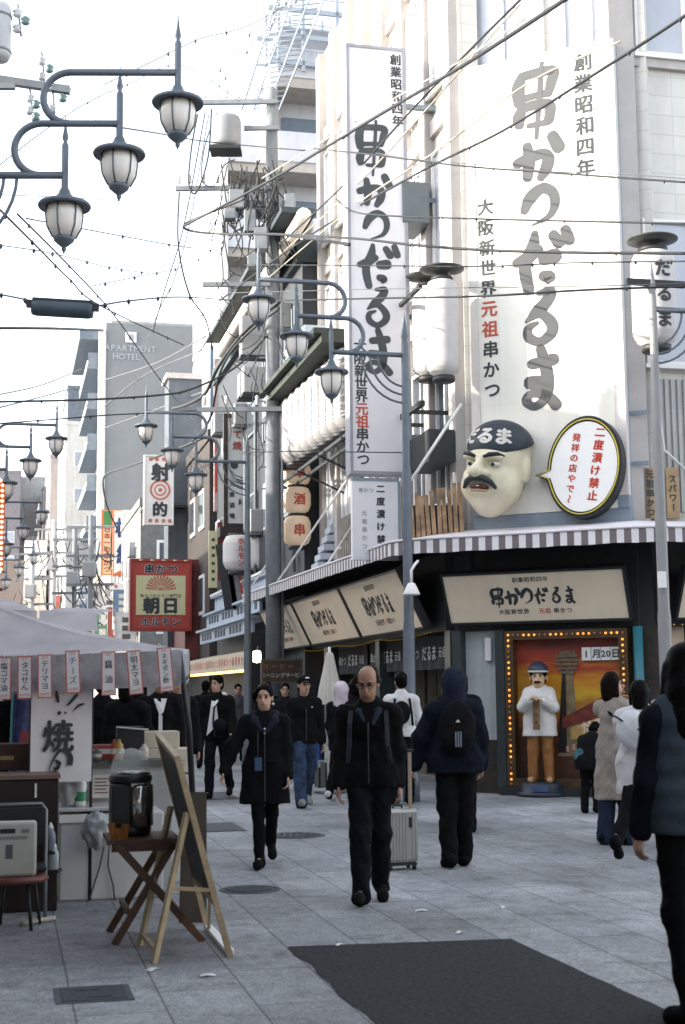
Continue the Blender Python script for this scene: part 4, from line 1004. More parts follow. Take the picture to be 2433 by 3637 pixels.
m.build('dark_marks', bk, eav)
m = MB(); m.box(-9.5, -.1, .3, .4, 4.4, 4.46); m.build('rail', white, eav)
m = MB(); m.box(-9.5, -.1, 1.5, 1.8, 0, 4.6); m.build('wall', dark, eav)
# low lit awning with red lettering at the far left shop
la_ = thing('lit_awning', 'low pale awning glowing warm with red writing along the far shop', 'awning', frame(ST(33.95, 5.6, 2.05), -DV))
m = MB(); m.box(-11, 0, 0, .05, 0, .42); m.build('valance', M('lit_awning_cloth', (.68, .55, .40), .7, var=.1), la_)
m = MB(); m.quad((-11, 0, .42), (0, 0, .42), (0, 1.6, .75), (-11, 1.6, .75)); m.build('cloth', M('awning_top', (.55, .5, .45), .7), la_)
m = MB()
for i in range(22): m.text('串かつ酒場'[i % 5], -10.6 + i * .48, .22, .24, y=-.01, bold=.04)
m.build('red_lettering', red, la_)
m = MB(); m.box(-11, 0, .02, .06, -.06, -.001); m.build('light_strip', M('warm_strip', (1.0, .55, .12), .5, var=0, emit=1.1), la_)
sh = thing('shop_interior', 'dark shop front under the lit awning with yellow posters', 'shop front', frame(ST(34.0, 7.2), -DV))
m = MB(); m.box(-12, .5, .1, .4, 0, 2.9); m.box(.45, .5, -1.6, .1, 0, 2.9); m.build('wall', dark, sh)
for x, z, w_, h_ in ((-2.0, 1.0, .5, .8), (-3.4, 1.2, .4, .6), (-5.6, .8, .5, 1.0), (-8.2, 1.1, .6, .7), (-.4, 1.2, .25, .7)):
    m = MB(); m.box(x, x + w_, .07, .099, z, z + h_); m.build('poster', M('old_yellow_poster', (.42, .36, .16), .7, var=.3, scale=9), sh)
for x, z in ((-1.2, 2.0), (-4.4, 2.1)):
    m = MB(); m.lathe([(0, -.09), (.07, -.05), (.09, 0), (.07, .05), (0, .09)], 10, c=(x, -.5, z)); m.build('lamp', M('glowing_lamp', (1.0, .72, .38), .4, var=0, emit=5), sh)
# warm lamp by the second post and the dark menu board
p = D(588, 1503, 27.5); t = thing('wall_lamp', 'small glowing lamp right of the second lamp post', 'lamp', Matrix.Translation(p)); MB().lathe([(0, -.12), (.07, -.1), (.08, .0), (.07, .1), (0, .12)], 12).build('globe', M('glowing_lamp', (1, .72, .38), .4, var=0, emit=5), t); MB().tube([(0, 0, .12), (0, .4, .2)], .015).build('arm', dark, t)
t, W_, H_ = slab(602, 690, 1513, 1560, 28.5, .06, darkwood, 'menu_board', 'dark board with a red line and a pale line of writing behind the crowd', 'sign', frame_=M('menu_frame', (.06, .05, .045), .5))
q = MB(); q.text('コーヒー', W_ * .4, H_ * .72, .11, y=-.01, bold=.02, pitch=.17); q.build('red_lettering', M('rust_lettering', (.30, .07, .05), .6), t); q = MB(); q.text('モーニングサービス', W_ * .52, H_ * .30, .10, y=-.01, bold=.02, pitch=.1); q.build('lettering', M('pale_grey_lettering', (.36, .38, .38), .7), t)
m = MB(); m.bar((.05, .03, -1.2), (.05, .03, 0), .05); m.bar((W_ - .05, .03, -1.2), (W_ - .05, .03, 0), .05); m.build_each('leg', darkwood, t)
# bulb-edged round sign at the left edge
p = D(-34, 1206, 15); t = thing('bulb_sign', 'rounded sign edged in orange with bulbs at the left edge', 'sign', frame(p, EV))
rr = [( .26 * c_, 0, .0) for c_ in (0,)]
pts = [(.08 + .15 * math.cos(a_), -.07, .42 + .2 * math.sin(a_)) for a_ in np.linspace(0, math.pi, 10)] + [(-.37 , -.07, -.42)] + [(.08 + .15 * math.cos(a_), -.07, -.42 + .2 * math.sin(a_)) for a_ in np.linspace(-math.pi / 2, 0, 6)]
MB().prism([(-.4, -.55), (.1, -.58), (.2, -.45), (.2, .45), (.08, .6), (-.4, .6)], 0, .16).build('body', M('sign_orange_red', (.45, .10, .04), .5), t)
MB().prism([(-.4, -.5), (.08, -.52), (.14, -.42), (.14, .42), (.05, .54), (-.4, .54)], -.01, 0).build('face', M('sign_pale', (.62, .55, .45), .5, var=.25, scale=4), t)
edge = [(.1 + .07 * i / 6, -.02, -.56 + .1 * i / 6) for i in range(6)] + [(.17, -.02, -.45 + .056 * i) for i in range(17)] + [(.17 - .1 * i / 5, -.02, .48 + .09 * i / 5) for i in range(1, 6)]
bm_ = MB().lathe([(0, -.017), (.014, -.01), (.017, 0), (.014, .01), (0, .017)], 8); b0 = bm_.build('bulb', M('cream_bulb', (.9, .65, .35), .4, var=0, emit=.8), t); b0.location = edge[0]
for q_ in edge[1:]: o = b0.copy(); COL.objects.link(o); o.location = q_
MB().tube([(-.2, .2, -4.5), (-.2, .2, .3)], .05).build('pole', gs, t)
MB().prism([(-.4, -.72), (.1, -.70), (.21, -.66), (.05, -.6), (-.4, -.6)], .0, .16).build('tail', dred, t)
# unseen awning added at the left to block sky light from the paving
t = thing('unseen_shade_awning', 'wide beige awning added out of view to shade the near left paving', 'awning', frame(ST(2.0, -5.35, 2.5), DV))
m = MB(); m.box(-3.5, 9.0, -.01, 5.05, .3, .36) if False else m.box(-3.5, 9.0, -5.05, -.01, .3, .36); m.box(-3.5, 9.0, -5.1, -5.05, .0, .36); m.build('canopy', M('awning_beige', (.35, .28, .2), .8, var=.1), t)
# clutter fixed to the far walls: outdoor units, pipes, small plain projecting signs, poles
acw = M('outdoor_unit_white', (.30, .30, .30), .5, var=.08, stain=.35); grille = M('unit_grille', (.05, .055, .06), .6)
rc = random.Random(11)
def outdoor_unit(s_, t_, z, label):
    t = thing('outdoor_unit', label, 'air conditioner', frame(ST(s_, t_, z), EV), 'air conditioner units on the far walls')
    m = MB(); m.box(-.32, 0, 0, .8, 0, .6, bev=.02); m.build('case', acw, t)
    m = MB(); ring(m, (0, 0), 0, .23, 0); m.v = [(-.325, .38 + v[0], .3 + v[2]) for v in m.v]; m.build('fan_grille', grille, t)
    m = MB(); m.box(-.32, 0, .05, .1, -.06, 0); m.box(-.32, 0, .7, .75, -.06, 0); m.build_each('bracket', galv_far, t)
galv_far = M('far_galvanised', (.20, .21, .22), .6)
where = ['next to the long dark eave', 'over the pale blue eave', 'beside the framed sign', 'high on the dark house by the utility pole', 'low on the dark house by the utility pole', 'above the vertical banners', 'behind the heavy cable bundle', 'beyond the target sign, upper', 'beyond the target sign, lower', 'above the blue-lettered sign', 'near the foot of the hotel, upper', 'near the foot of the hotel, lower']
for i, (s_, t_, z) in enumerate(((33.2, 6.39, 8.6), (36.0, 6.39, 5.6), (38.6, 6.39, 8.9), (32.0, 6.39, 10.0), (41.6, 6.39, 6.0), (46.2, 6.19, 8.2), (42.6, 6.39, 9.4), (64, 5.59, 7.6), (68, 5.59, 5.4), (74, 5.59, 7.9), (85, 5.89, 7.2), (91, 5.89, 5.2))): outdoor_unit(s_, t_, z, 'white air conditioner unit ' + where[i])
far_cols = [('faded_red', (.36, .09, .06)), ('faded_white', (.60, .58, .56)), ('faded_blue', (.12, .18, .28)), ('faded_yellow', (.50, .42, .16)), ('faded_green', (.10, .20, .12)), ('faded_grey', (.30, .31, .32))]
spots_ = ((63, 3.6, 1.4, .9, 1), (66, 5.0, 1.2, .8, 2), (69.5, 4.0, 1.6, .8, 0), (73.5, 5.0, 1.4, .9, 1), (79, 3.8, 2.0, .9, 4), (83, 5.2, 1.6, .9, 1), (87, 3.4, 2.2, 1.0, 3), (91, 5.8, 2.4, .9, 5), (95, 3.6, 2.2, 1.0, 0), (99.5, 5.0, 2.6, 1.0, 2), (108, 4.2, 3.0, 1.2, 1), (116, 6.0, 3.2, 1.2, 0), (126, 4.6, 3.4, 1.3, 5))
cn = ['red', 'white', 'blue', 'yellow', 'green', 'grey']
pos_ = ['low behind the red square sign', 'left of the target sign', 'low left of the red square sign', 'above the blue-lettered sign', 'below the narrow orange sign', 'left of the narrow orange sign', 'beyond the narrow orange sign near the tent', 'by the hotel foot, upper', 'by the hotel foot, lower', 'under the hotel balconies', 'below the pale narrow block', 'in front of the pale narrow block', 'at the far bend of the street']
for i, (s_, z, h_, w_, c_) in enumerate(spots_):
    tt = 5.55 if s_ < 81 else 5.85 if s_ < 103 else 5.0
    t = thing('projecting_sign', 'small faded %s sign %s' % (cn[c_], pos_[i]), 'sign', frame(ST(s_, tt - w_, z), EV), 'small projecting signs down the street')
    m = MB(); m.box(0, w_, 0, .16, 0, h_); m.build('panel', M(far_cols[c_][0], far_cols[c_][1], .6, var=.25, scale=3, stain=.2), t)
    m = MB(); m.box(-.03, 0, -.01, .17, -.03, h_ + .03); m.box(w_, w_ + .25, .04, .12, h_ * .3, h_ * .36); m.build_each('edge', galv_far, t)
    m = MB()
    for k in range(3): m.box(w_ * .3, w_ * .7, -.006, -.001, h_ * (.16 + k * .26), h_ * (.32 + k * .26))
    m.build('faded_blocks', M('faded_dark_print', (.10, .09, .09), .7, var=.4, scale=12) if c_ in (1, 3, 5) else M('faded_light_print', (.55, .52, .48), .7, var=.3, scale=12), t)
for i, (x, Y, top_, lab) in enumerate(((70, 62, 1245, 'thin pale pole at the left end of the street'), (119, 66, 1190, 'pale pole with crossbars in front of the pale narrow block'), (168, 58, 1210, 'thin grey pole under the hotel balconies'), (205, 54, 1180, 'grey pole by the narrow orange sign'))):
    b_ = D(x, 1500, Y); t = thing('street_pole', lab, 'pole', Matrix.Translation(V3_(b_.x, Y, 0)) if False else Matrix.Translation(Vector((b_.x, Y, 0))), 'poles at the end of the street'); zt_ = D(x, top_, Y).z
    m = MB(); m.tube([(0, 0, 0), (0, 0, zt_)], .13 if i < 2 else .10, 8); m.build('shaft', M('pole_pale', (.50, .48, .46), .7) if i < 2 else galv_far, t)
    m = MB()
    for k in range(3): m.box(-.9, .9, -.05, .05, zt_ - .5 - k * 1.1, zt_ - .4 - k * 1.1)
    m.build_each('cross_arm', galv_far, t)
    m = MB(); m.box(-.25, .25, -.5, -.1, zt_ - 2.4, zt_ - 1.8, bev=.05); m.build('equipment_box', acw, t)
    m = MB()
    for k in range(14):
        a_ = Vector((rc.uniform(-.9, .9), rc.uniform(-.3, .3), zt_ - rc.uniform(.3, 3))); b2 = a_ + Vector((rc.uniform(-1, 1), rc.uniform(-.4, .4), -rc.uniform(.2, 1.5))); c2 = (a_ + b2) / 2 - Vector((0, 0, .4))
        m.tube([a_ * (1 - q) ** 2 + c2 * (2 * q * (1 - q)) + b2 * q ** 2 for q in np.linspace(0, 1, 6)], .025, 4, cap=False)
    m.build('drop_wire', M('far_cable', (.05, .05, .055), .6), t)
# pipes and small dark windows on the house beside the utility pole
m = MB()
for i in range(7):
    y = .8 + i * 1.7; m.tube([(-.08, y, 4.2), (-.08, y, 9.5 - (i % 3))], .045, 6)
for o in m.build_each('pipe', M('pipe_far', (.14, .155, .17), .6), house2): pass
for i in range(5):
    for z in (5.6, 8.4):
        f = MB(); f.box(-.06, 0, 1.2 + i * 2.4, 2.5 + i * 2.4, z, z + 1.2); o = f.build('window', M('far_window_frame', (.16, .17, .18), .5), house2); g_ = MB(); g_.box(-.08, -.061, 1.28 + i * 2.4, 2.42 + i * 2.4, z + .08, z + 1.12); g_.build('pane', dglass, o)
# ================================================================== street lamps
lampm = M('lamp_post_grey', (.12, .14, .165), .45, metal=.25, var=.12, scale=6)
lampglass = M('opal_lamp_glass', (.74, .69, .63), .25, var=.05, spec=.6)
def lamp_bulb(par, x, z, name='lantern'):
    """hanging lantern: finial spike above the arm, stem, wide hat, ribbed opal glass, pointed foot"""
    m = MB(); m.lathe([(.0, z + .60), (.012, z + .46), (.03, z + .36), (.016, z + .32), (.032, z + .29), (.032, z - .12), (.05, z - .15), (.05, z - .17)], 10, c=(x, 0, 0)); st = m.build('stem', lampm, par)
    z += .20
    m = MB(); m.lathe([(.045, z - .34), (.06, z - .38), (.10, z - .43), (.235, z - .475), (.245, z - .495), (.235, z - .515), (.17, z - .50), (.0, z - .47)], 24, c=(x, 0, 0)); m.build('lamp_hat', lampm, par)
    m = MB(); m.lathe([(.155, z - .50), (.165, z - .58), (.15, z - .70), (.10, z - .80)], 16, c=(x, 0, 0)); gl = m.build('lamp_glass', lampglass, par)
    m = MB()
    for k in range(6):
        a_ = k * math.pi / 3 + .3; m.tube([(x + r_ * math.cos(a_), r_ * math.sin(a_), z + q) for r_, q in ((.16, -.50), (.172, -.58), (.157, -.70), (.105, -.80))], .0075, 4)
    m.build('rib', lampm, gl)
    m = MB(); m.lathe([(.105, z - .795), (.09, z - .83), (.045, z - .87), (.02, z - .89), (.024, z - .91), (.012, z - .93), (0, z - .96)], 12, c=(x, 0, 0)); m.build('lamp_foot', lampm, par)
def street_lamp(P, dx, label, post=lampm, ptop=6.95):
    t = thing('street_lamp', label, 'street lamp', frame(P, dx), 'three-armed ornamental street lamps')
    m = MB(); m.lathe([(.12, 0), (.12, .35), (.085, .42), (.082, 2.4), (.072, 2.5), (.066, 4.6), (.055, 4.7), (.05, ptop - .5), (.042, ptop - .42), (.055, ptop - .38), (.03, ptop - .2), (0, ptop)], 14); m.build('post', post, t)
    b1, b2, b3 = 6.30, 6.80, 7.30
    m = MB(); m.tube([(0, 0, b1), (1.08, 0, b1)], .036, 8); m.build('arm', lampm, t)
    m = MB(); m.tube([(.86, 0, b1)] + arc((.86, 0, (b1 + b2) / 2), .25, 270, 90, 14) + [(1.58, 0, b2)], .034, 8); m.build('arm', lampm, t)
    m = MB(); m.tube([(1.12, 0, b2)] + arc((1.12, 0, (b2 + b3) / 2), .25, 270, 90, 14) + [(2.12, 0, b3)], .034, 8); m.build('arm', lampm, t)
    m = MB()
    for r_ in (.40, .52, .64):      # quarter rings sagging from the arm back to the post
        m.tube([Vector((r_ * math.cos(q), 0, b1 - (r_ + .06) * math.sin(q))) for q in np.linspace(0, math.pi / 2, 10)], .016, 6)
    m.build('bracket', lampm, t)
    for x, z in ((1.08, b1), (1.58, b2), (2.12, b3)): lamp_bulb(t, x, z)
    return t

def post_at(px, Y): return Vector((D(px, 1500, Y).x, Y, 0))
street_lamp(Vector((-3.62, 12.65, 0)), Vector((1, .03, 0)), 'street lamp hanging largest over the upper left of the street')
street_lamp(ST(31.0, -1.15), EV, 'small distant street lamp on the left in front of the pale blocks')
street_lamp(ST(44.0, -1.15), EV, 'tiny distant street lamp at the far left, farthest but one')
street_lamp(ST(58.0, -1.15), EV, 'tiniest distant street lamp at the far left end of the street')
street_lamp(post_at(937, 19.98), -EV, 'street lamp in front of the restaurant beside the tall projecting sign')
street_lamp(post_at(567, 29.5), -EV, 'street lamp left of the concrete utility pole in front of the framed sign')
lampw = M('lamp_post_pale', (.24, .24, .24), .45, var=.08, stain=.2)
t = street_lamp(post_at(1524, 17.6), EV, 'pale street lamp at the right edge in front of the big lantern', post=lampw)
m = MB(); m.box(-.35, .45, -.03, .03, 6.60, 6.68); m.build('cross_bar', dark, t)
m = MB(); m.box(-.12, -.02, -.14, -.10, 2.75, 2.95); m.build('sticker', white, t)
# banner box on the middle post: small camera-lamp under the awning
p = D(942, 1352, 19.7); t = thing('bracket_lamp', 'small white bell lamp on a curved bracket at the middle lamp post', 'lamp', Matrix.Translation(p)); MB().lathe([(0, .12), (.05, .1), (.09, .02), (.115, -.04), (.115, -.06)], 14).build('shade', white, t); MB().tube([(0, 0, .12), (.0, 0, .28), (.05, .0, .36), (.1, .1, .42)], .02).build('arm', white, t)

# ================================================================== utility poles and their gear
conc = M('pole_concrete', (.17, .185, .20), .85, var=.14, scale=5, stain=.4)
ins = M('insulator_white', (.55, .55, .56), .3, var=.1); galv = M('galvanised', (.20, .215, .23), .5, metal=.3, var=.15)
cable = M('black_cable', (.022, .024, .026), .6, var=.1)
PY = 30.8; pp = Vector((D(627, 1500, PY).x, PY, 0))
pole = thing('utility_pole', 'tall grey concrete utility pole crowded with cables and cross arms', 'utility pole', Matrix.Translation(pp))
pz = lambda y: D(625, y, PY).z
pxo = lambda x, y: D(x, y, PY).x - pp.x
m = MB(); m.lathe([(.185, 0), (.165, 6), (.14, pz(300)), (.125, pz(205)), (.0, pz(200))], 16); m.build('shaft', conc, pole)
for (xa_, xb_, y) in ((446, 636, 240), (404, 630, 436), (452, 650, 940), (560, 640, 300), (466, 620, 655)):
    m = MB(); m.box(pxo(xa_, y), pxo(xb_, y), -.22, -.13, pz(y) - .05, pz(y) + .05); m.build('cross_arm', galv, pole)
for (x, y) in ((455, 236), (470, 236), (487, 236), (503, 236), (520, 236), (548, 236), (412, 430), (436, 430), (468, 430), (500, 430), (470, 936), (520, 936), (590, 936)):
    m = MB(); zb = pz(y) ; m.lathe([(.02, 0), (.05, .03), (.035, .07), (.06, .10), (.035, .14), (.055, .17), (.02, .22)], 8, c=(pxo(x, y), -.18, zb + .05)); m.build('insulator', ins, pole)
m = MB(); m.lathe([(.0, .0), (.30, .02), (.33, .1), (.33, .62), (.30, .7), (.0, .72)], 16, c=(pxo(522, 340), -.45, pz(356))); m.build('transformer', M('transformer_grey', (.20, .21, .22), .5, var=.1, stain=.3), pole)
m = MB(); m.box(pxo(486, 360), pxo(556, 360), -.75, -.2, pz(366), pz(358)); m.build('transformer_tray', dark, pole)
m = MB()
for dx in (-.16, 0, .16): m.lathe([(.03, 0), (.06, .05), (.04, .1), (.06, .15), (.02, .25)], 8, c=(pxo(522, 340) + dx, -.45, pz(356) + .72))
m.build('bushing', ins, pole)
m = MB(); r_ = random.Random(3)
for k in range(80):       # the tangle of drop wires around the pole
    x0_, y0_ = r_.uniform(505, 660), r_.uniform(375, 540); x1_, y1_ = x0_ + r_.uniform(-50, 50), y0_ + r_.uniform(10, 130)
    a_, b_ = Vector((pxo(x0_, y0_), -.25 - r_.random() * .3, pz(y0_))), Vector((pxo(x1_, y1_), -.2 - r_.random() * .3, pz(y1_))); c_ = (a_ + b_) / 2 + Vector((r_.uniform(-.25, .25), 0, -.3))
    m.tube([a_ * (1 - q) ** 2 + c_ * (2 * q * (1 - q)) + b_ * q ** 2 for q in np.linspace(0, 1, 8)], .016, 4, cap=False)
m.build('drop_wire', cable, pole)
m = MB(); r_ = random.Random(5)
for k in range(30):
    x0_, y0_ = r_.uniform(485, 640), r_.uniform(560, 1000); a_ = Vector((pxo(x0_, y0_), -.28 - r_.random() * .3, pz(y0_))); b_ = a_ + Vector((r_.uniform(-.5, .5), r_.uniform(-.1, .1), r_.uniform(-1.1, -.1))); c_ = (a_ + b_) / 2 + Vector((r_.uniform(-.4, .4), 0, -.3))
    m.tube([a_ * (1 - q) ** 2 + c_ * (2 * q * (1 - q)) + b_ * q ** 2 for q in np.linspace(0, 1, 8)], .012, 4, cap=False)
m.build('lower_wire', cable, pole)
for x, y, w_, h_ in ((545, 470, .34, .42), (575, 520, .26, .5), (600, 560, .3, .5), (665, 480, .24, .4), (585, 610, .3, .3), (530, 500, .25, .3)):
    m = MB(); m.box(pxo(x, y) - w_ / 2, pxo(x, y) + w_ / 2, -.5, -.2, pz(y) - h_ / 2, pz(y) + h_ / 2, bev=.02); m.build('junction_box', galv, pole)
m = MB()
for i in range(9): m.box(-.3, .3, -.02, .02, pz(1120 - i * 50), pz(1120 - i * 50) + .03)
m.build_each('climbing_step', galv, pole)
m = MB(); m.tube([(.2, -.1, .3), (.2, -.1, pz(640))], .03, 8); m.build('conduit', galv, pole)
# transformer and insulators of an unseen pole at the top-left corner
p = D(-6, 140, 16.5); t = thing('pole_transformer', 'pale cylindrical transformer cut by the upper left corner', 'transformer', Matrix.Translation(p))
m = MB(); m.lathe([(0, 0), (.13, .02), (.16, .08), (.16, .66), (.13, .72), (0, .74)], 18); m.build('tank', M('tank_grey', (.50, .50, .51), .5, var=.08, stain=.3), t)
m = MB(); m.lathe([(.165, .10), (.172, .11), (.165, .13)], 18); m.lathe([(.165, .55), (.172, .56), (.165, .58)], 18); m.build('band', galv, t)
m = MB(); m.tube([(-.5, .1, -6), (-.5, .1, 2)], .13, 12); m.build('pole', conc, t); m = MB(); m.box(-.5, .2, .05, .12, -.32, -.25); m.build('cross_arm', galv, t)
def insulator_chain(x, y, Y, n, sc, label):
    p = D(x, y, Y); t = thing('insulator', label, 'insulator', Matrix.Translation(p), 'insulator clusters at the upper left')
    for k in range(n):
        m = MB(); m.lathe([(.0, .05), (.03, .05), (.06, .02), (.035, 0), (.055, -.03), (.03, -.05), (0, -.06)], 10, c=((k % 2) * .10 * sc, 0, -k * .10 * sc)); m.build('disc', ins if k % 2 == 0 else M('insulator_green', (.16, .24, .24), .35), t)
    m = MB(); m.tube([(0, 0, .12), (.05, 0, -n * .1 * sc)], .012); m.build('rod', galv, t)
insulator_chain(40, 30, 16.5, 3, 1, 'insulators beside the corner transformer'); insulator_chain(95, 140, 17, 4, 1, 'insulators above the curl of the largest lamp'); insulator_chain(118, 200, 17, 3, 1.4, 'insulators inside the curl of the largest lamp'); insulator_chain(68, 225, 17, 4, .8, 'insulators left of the curl of the largest lamp')
a_, b_ = D(-20, 180, 17), D(160, 207, 17); m = MB(); m.bar(a_, b_, .09, .09); tag(m.build('cross_arm', galv), 'grey steel cross arm crossing behind the largest lamp', 'cross arm')

# ================================================================== overhead cables
ncab = [0]
def wire(label, pts, r=.012, sag=.0, knots=0, mat=None, kr=.03):
    """a cable through points measured as (x, y, distance)"""
    P_ = [D(*q) for q in pts]
    if len(P_) == 2:
        n = 14; L_ = [P_[0].lerp(P_[1], i / n) - Vector((0, 0, sag * 4 * (i / n) * (1 - i / n))) for i in range(n + 1)]
    else: L_ = [Vector(q) for q in catmull([tuple(q) for q in P_], 8)]
    m = MB(); m.tube(L_, r, 5)
    rr = random.Random(len(label))
    for k in range(knots):
        q = L_[int((k + .5) / knots * (len(L_) - 1))]; q2 = L_[min(len(L_) - 1, int((k + .5) / knots * (len(L_) - 1)) + 1)]
        q = q.lerp(q2, rr.random()); m.lathe([(0, kr), (kr * .7, kr * .3), (kr * .8, -kr * .7), (0, -kr * 2)], 6, c=tuple(q))
    o = m.build('overhead_cable', mat or cable); tag(o, label, 'cable', 'overhead cables across the street'); ncab[0] += 1
    return o
thin = M('thin_grey_cable', (.10, .105, .115), .6)
pale = M('sunlit_pale_cable', (.42, .37, .30), .6, var=.2)
wire('thick cable rising from the loop by the pole above the big sign', [(420, 518, 29), (620, 412, 26), (860, 268, 21), (1060, 150, 17), (1310, -12, 13.5)], .026)
wire('pale twin of the thick rising cable just above it', [(600, 408, 27), (860, 250, 21.5), (1055, 140, 17.4), (1200, 45, 15)], .012, mat=pale)
wire('knotted cable rising from the pole past the sign corner', [(500, 690, 30), (700, 545, 26), (950, 400, 19.5), (1150, 300, 16.5), (1400, 145, 13.5), (1600, 15, 12)], .017, knots=9, kr=.022)
wire('pale cable bundled with the one crossing the upper right', [(610, 640, 29), (800, 480, 23), (1000, 345, 18.5), (1210, 190, 16), (1420, 95, 14)], .012, mat=pale)
wire('steep cable from the pole bundle to the top edge between the signs', [(640, 560, 29), (780, 430, 24), (930, 265, 20), (1080, 110, 17), (1200, -10, 15)], .016, knots=6, kr=.02)
wire('pale steep cable beside the steep one', [(650, 575, 29), (800, 440, 23), (950, 280, 19.5), (1090, 120, 17), (1190, 10, 15)], .012, mat=pale)
wire('dark hook-shaped cable bending back at the left of the pole', [(800, 560, 22), (640, 537, 27), (520, 536, 29), (445, 530, 29.5), (420, 518, 29.5), (450, 500, 29.5), (560, 455, 28)], .028)
wire('dark cable continuing level from the hook across both signs', [(620, 535, 27), (800, 545, 21), (940, 560, 18.5), (1100, 572, 17), (1300, 578, 16), (1580, 580, 15)], .018, knots=4, kr=.02)
wire('slack cable above the level one, dipping across the narrow sign', [(770, 455, 24), (800, 480, 22), (860, 492, 20), (1060, 500, 18), (1300, 506, 16.5), (1580, 512, 15)], .012, knots=7, kr=.018)
wire('cable falling gently across the big sign letters to the right edge', [(720, 340, 25), (860, 355, 20), (1060, 380, 18), (1300, 398, 16.5), (1580, 418, 15)], .012, knots=6, kr=.018)
wire('thin wavy wire along the falling cable', [(860, 350, 20), (930, 362, 19), (1060, 374, 18), (1250, 392, 17), (1420, 398, 16), (1580, 410, 15)], .006, mat=thin)
wire('cable with small knots at lantern height across the big sign', [(560, 606, 28), (860, 608, 20), (1100, 610, 17.5), (1300, 602, 16.5), (1580, 598, 15)], .009, knots=12, kr=.02)
wire('straight cable across the signs at the height of the lantern tops', [(560, 690, 26), (860, 683, 20), (1100, 678, 17.5), (1340, 664, 16), (1580, 655, 15)], .014, knots=3, kr=.018)
wire('faint wire just above the straight one', [(480, 672, 28), (860, 662, 20), (1340, 655, 16), (1580, 648, 15)], .006, mat=thin)
wire('cable from the left over the hanging box lamp to the pole', [(-10, 672, 18), (55, 685, 17), (60, 690, 16.5)], .012, knots=3)
wire('cable from the right end of the hanging box lamp to the pole', [(226, 700, 16.5), (300, 688, 18), (420, 680, 22), (560, 690, 26)], .012, knots=5)
wire('thick black cable ending at the hotel corner', [(-10, 751, 30), (120, 752, 34), (235, 756, 40)], .035)
wire('upper of two long cables crossing the left sky to the hotel', [(-10, 920, 26), (200, 915, 28), (360, 905, 29), (440, 890, 30), (540, 840, 30.5), (610, 770, 30.7)], .022, knots=5)
wire('lower of two long cables crossing the left sky', [(-10, 970, 26), (150, 958, 28), (250, 950, 29), (360, 945, 29.5), (450, 940, 30.6)], .014, knots=4)
wire('cable curling down the hotel wall to the orange sign', [(470, 1000, 38), (400, 1030, 44), (300, 1066, 55), (245, 1085, 62), (236, 1110, 62), (246, 1160, 64), (268, 1210, 66)], .04)
wire('heavy cable bundle falling from the pole to the far house', [(640, 690, 30), (560, 760, 31), (500, 840, 33), (470, 900, 35), (430, 925, 38), (395, 935, 42)], .045)
wire('second strand of the heavy bundle beside it', [(640, 705, 30), (555, 775, 31), (505, 850, 33), (480, 960, 35), (440, 1010, 38)], .03)
wire('long diagonal wire from the left edge down to the far houses', [(40, 490, 20), (150, 600, 25), (260, 720, 32), (360, 860, 40), (440, 960, 48)], .016, knots=6)
wire('diagonal wire with bulbs from the largest lamp bracket to the hotel roof', [(-10, 470, 15), (90, 570, 19), (160, 640, 24), (230, 700, 28), (420, 790, 36)], .014, knots=7)
wire('thin wire from the top edge falling steeply to the hotel', [(390, 660, 27), (360, 720, 40), (330, 800, 60)], .014, mat=thin)
wire('leaning twin wires left of the pole, left strand', [(470, 255, 30.6), (420, 520, 30.6), (378, 660, 32), (350, 760, 34)], .014)
wire('leaning twin wires left of the pole, right strand', [(478, 262, 30.6), (430, 530, 30.6), (388, 670, 32)], .012, mat=thin)
wire('wire dropping from the upper cross arm in a long loop', [(452, 262, 30.5), (438, 340, 30.5), (432, 420, 30.5), (450, 440, 30.5), (476, 360, 30.5), (484, 250, 30.5)], .02)
wire('second looping wire below the upper cross arm', [(500, 250, 30.5), (470, 330, 30.5), (462, 410, 30.5), (490, 425, 30.5), (512, 380, 30.5), (538, 365, 30.5)], .014)
wire('hanging wire from the lower cross arm down past the eave', [(410, 440, 30.5), (408, 560, 30.5), (432, 670, 31), (470, 730, 32), (486, 800, 33)], .02, knots=5, kr=.03)
wire('festoon wire from the upper cross arm to the top left lamp', [(548, 232, 30.5), (420, 150, 25), (300, 190, 22), (200, 235, 20), (100, 300, 18), (-10, 385, 16)], .007, mat=thin, knots=6, kr=.02)
wire('lower of twin festoon wires rising to the top edge by the steel frame', [(490, 210, 30), (540, 150, 28), (590, 90, 26), (650, 30, 24), (690, -10, 23)], .008, mat=thin, knots=4)
wire('upper of twin festoon wires rising to the top edge by the steel frame', [(470, 205, 30), (520, 140, 28), (570, 80, 26), (640, 20, 24), (680, -20, 23)], .008, mat=thin, knots=3)
wire('wavy thin wire rising over the largest lamp to the right', [(235, 195, 20), (330, 150, 20), (420, 105, 21), (470, 85, 22), (560, 62, 23), (660, 10, 24)], .007, mat=thin, knots=5)
wire('cable through the lamp arms sloping to the pole', [(230, 285, 18), (360, 305, 22), (480, 325, 27), (700, 345, 26)], .013)
wire('slightly sagging thin wire across the middle of the sky', [(-10, 445, 17), (200, 455, 22), (420, 470, 28), (640, 480, 30)], .006, mat=thin)
wire('second thin wire lower across the middle of the sky', [(60, 500, 18), (250, 535, 23), (400, 562, 27), (500, 575, 29)], .010, knots=4)
wire('beaded wire near the pale tower foot, sagging to the left', [(-10, 560, 17), (120, 580, 20), (250, 612, 24), (330, 624, 26)], .008, knots=7, mat=thin)
wire('beaded wire meeting the dark eave from the left', [(210, 655, 20), (330, 630, 24), (420, 610, 27), (520, 560, 29)], .008, knots=6, mat=thin)
wire('three faint wires near the top left, first strand', [(262, 0, 30), (230, 200, 26), (215, 300, 24)], .006, mat=thin)
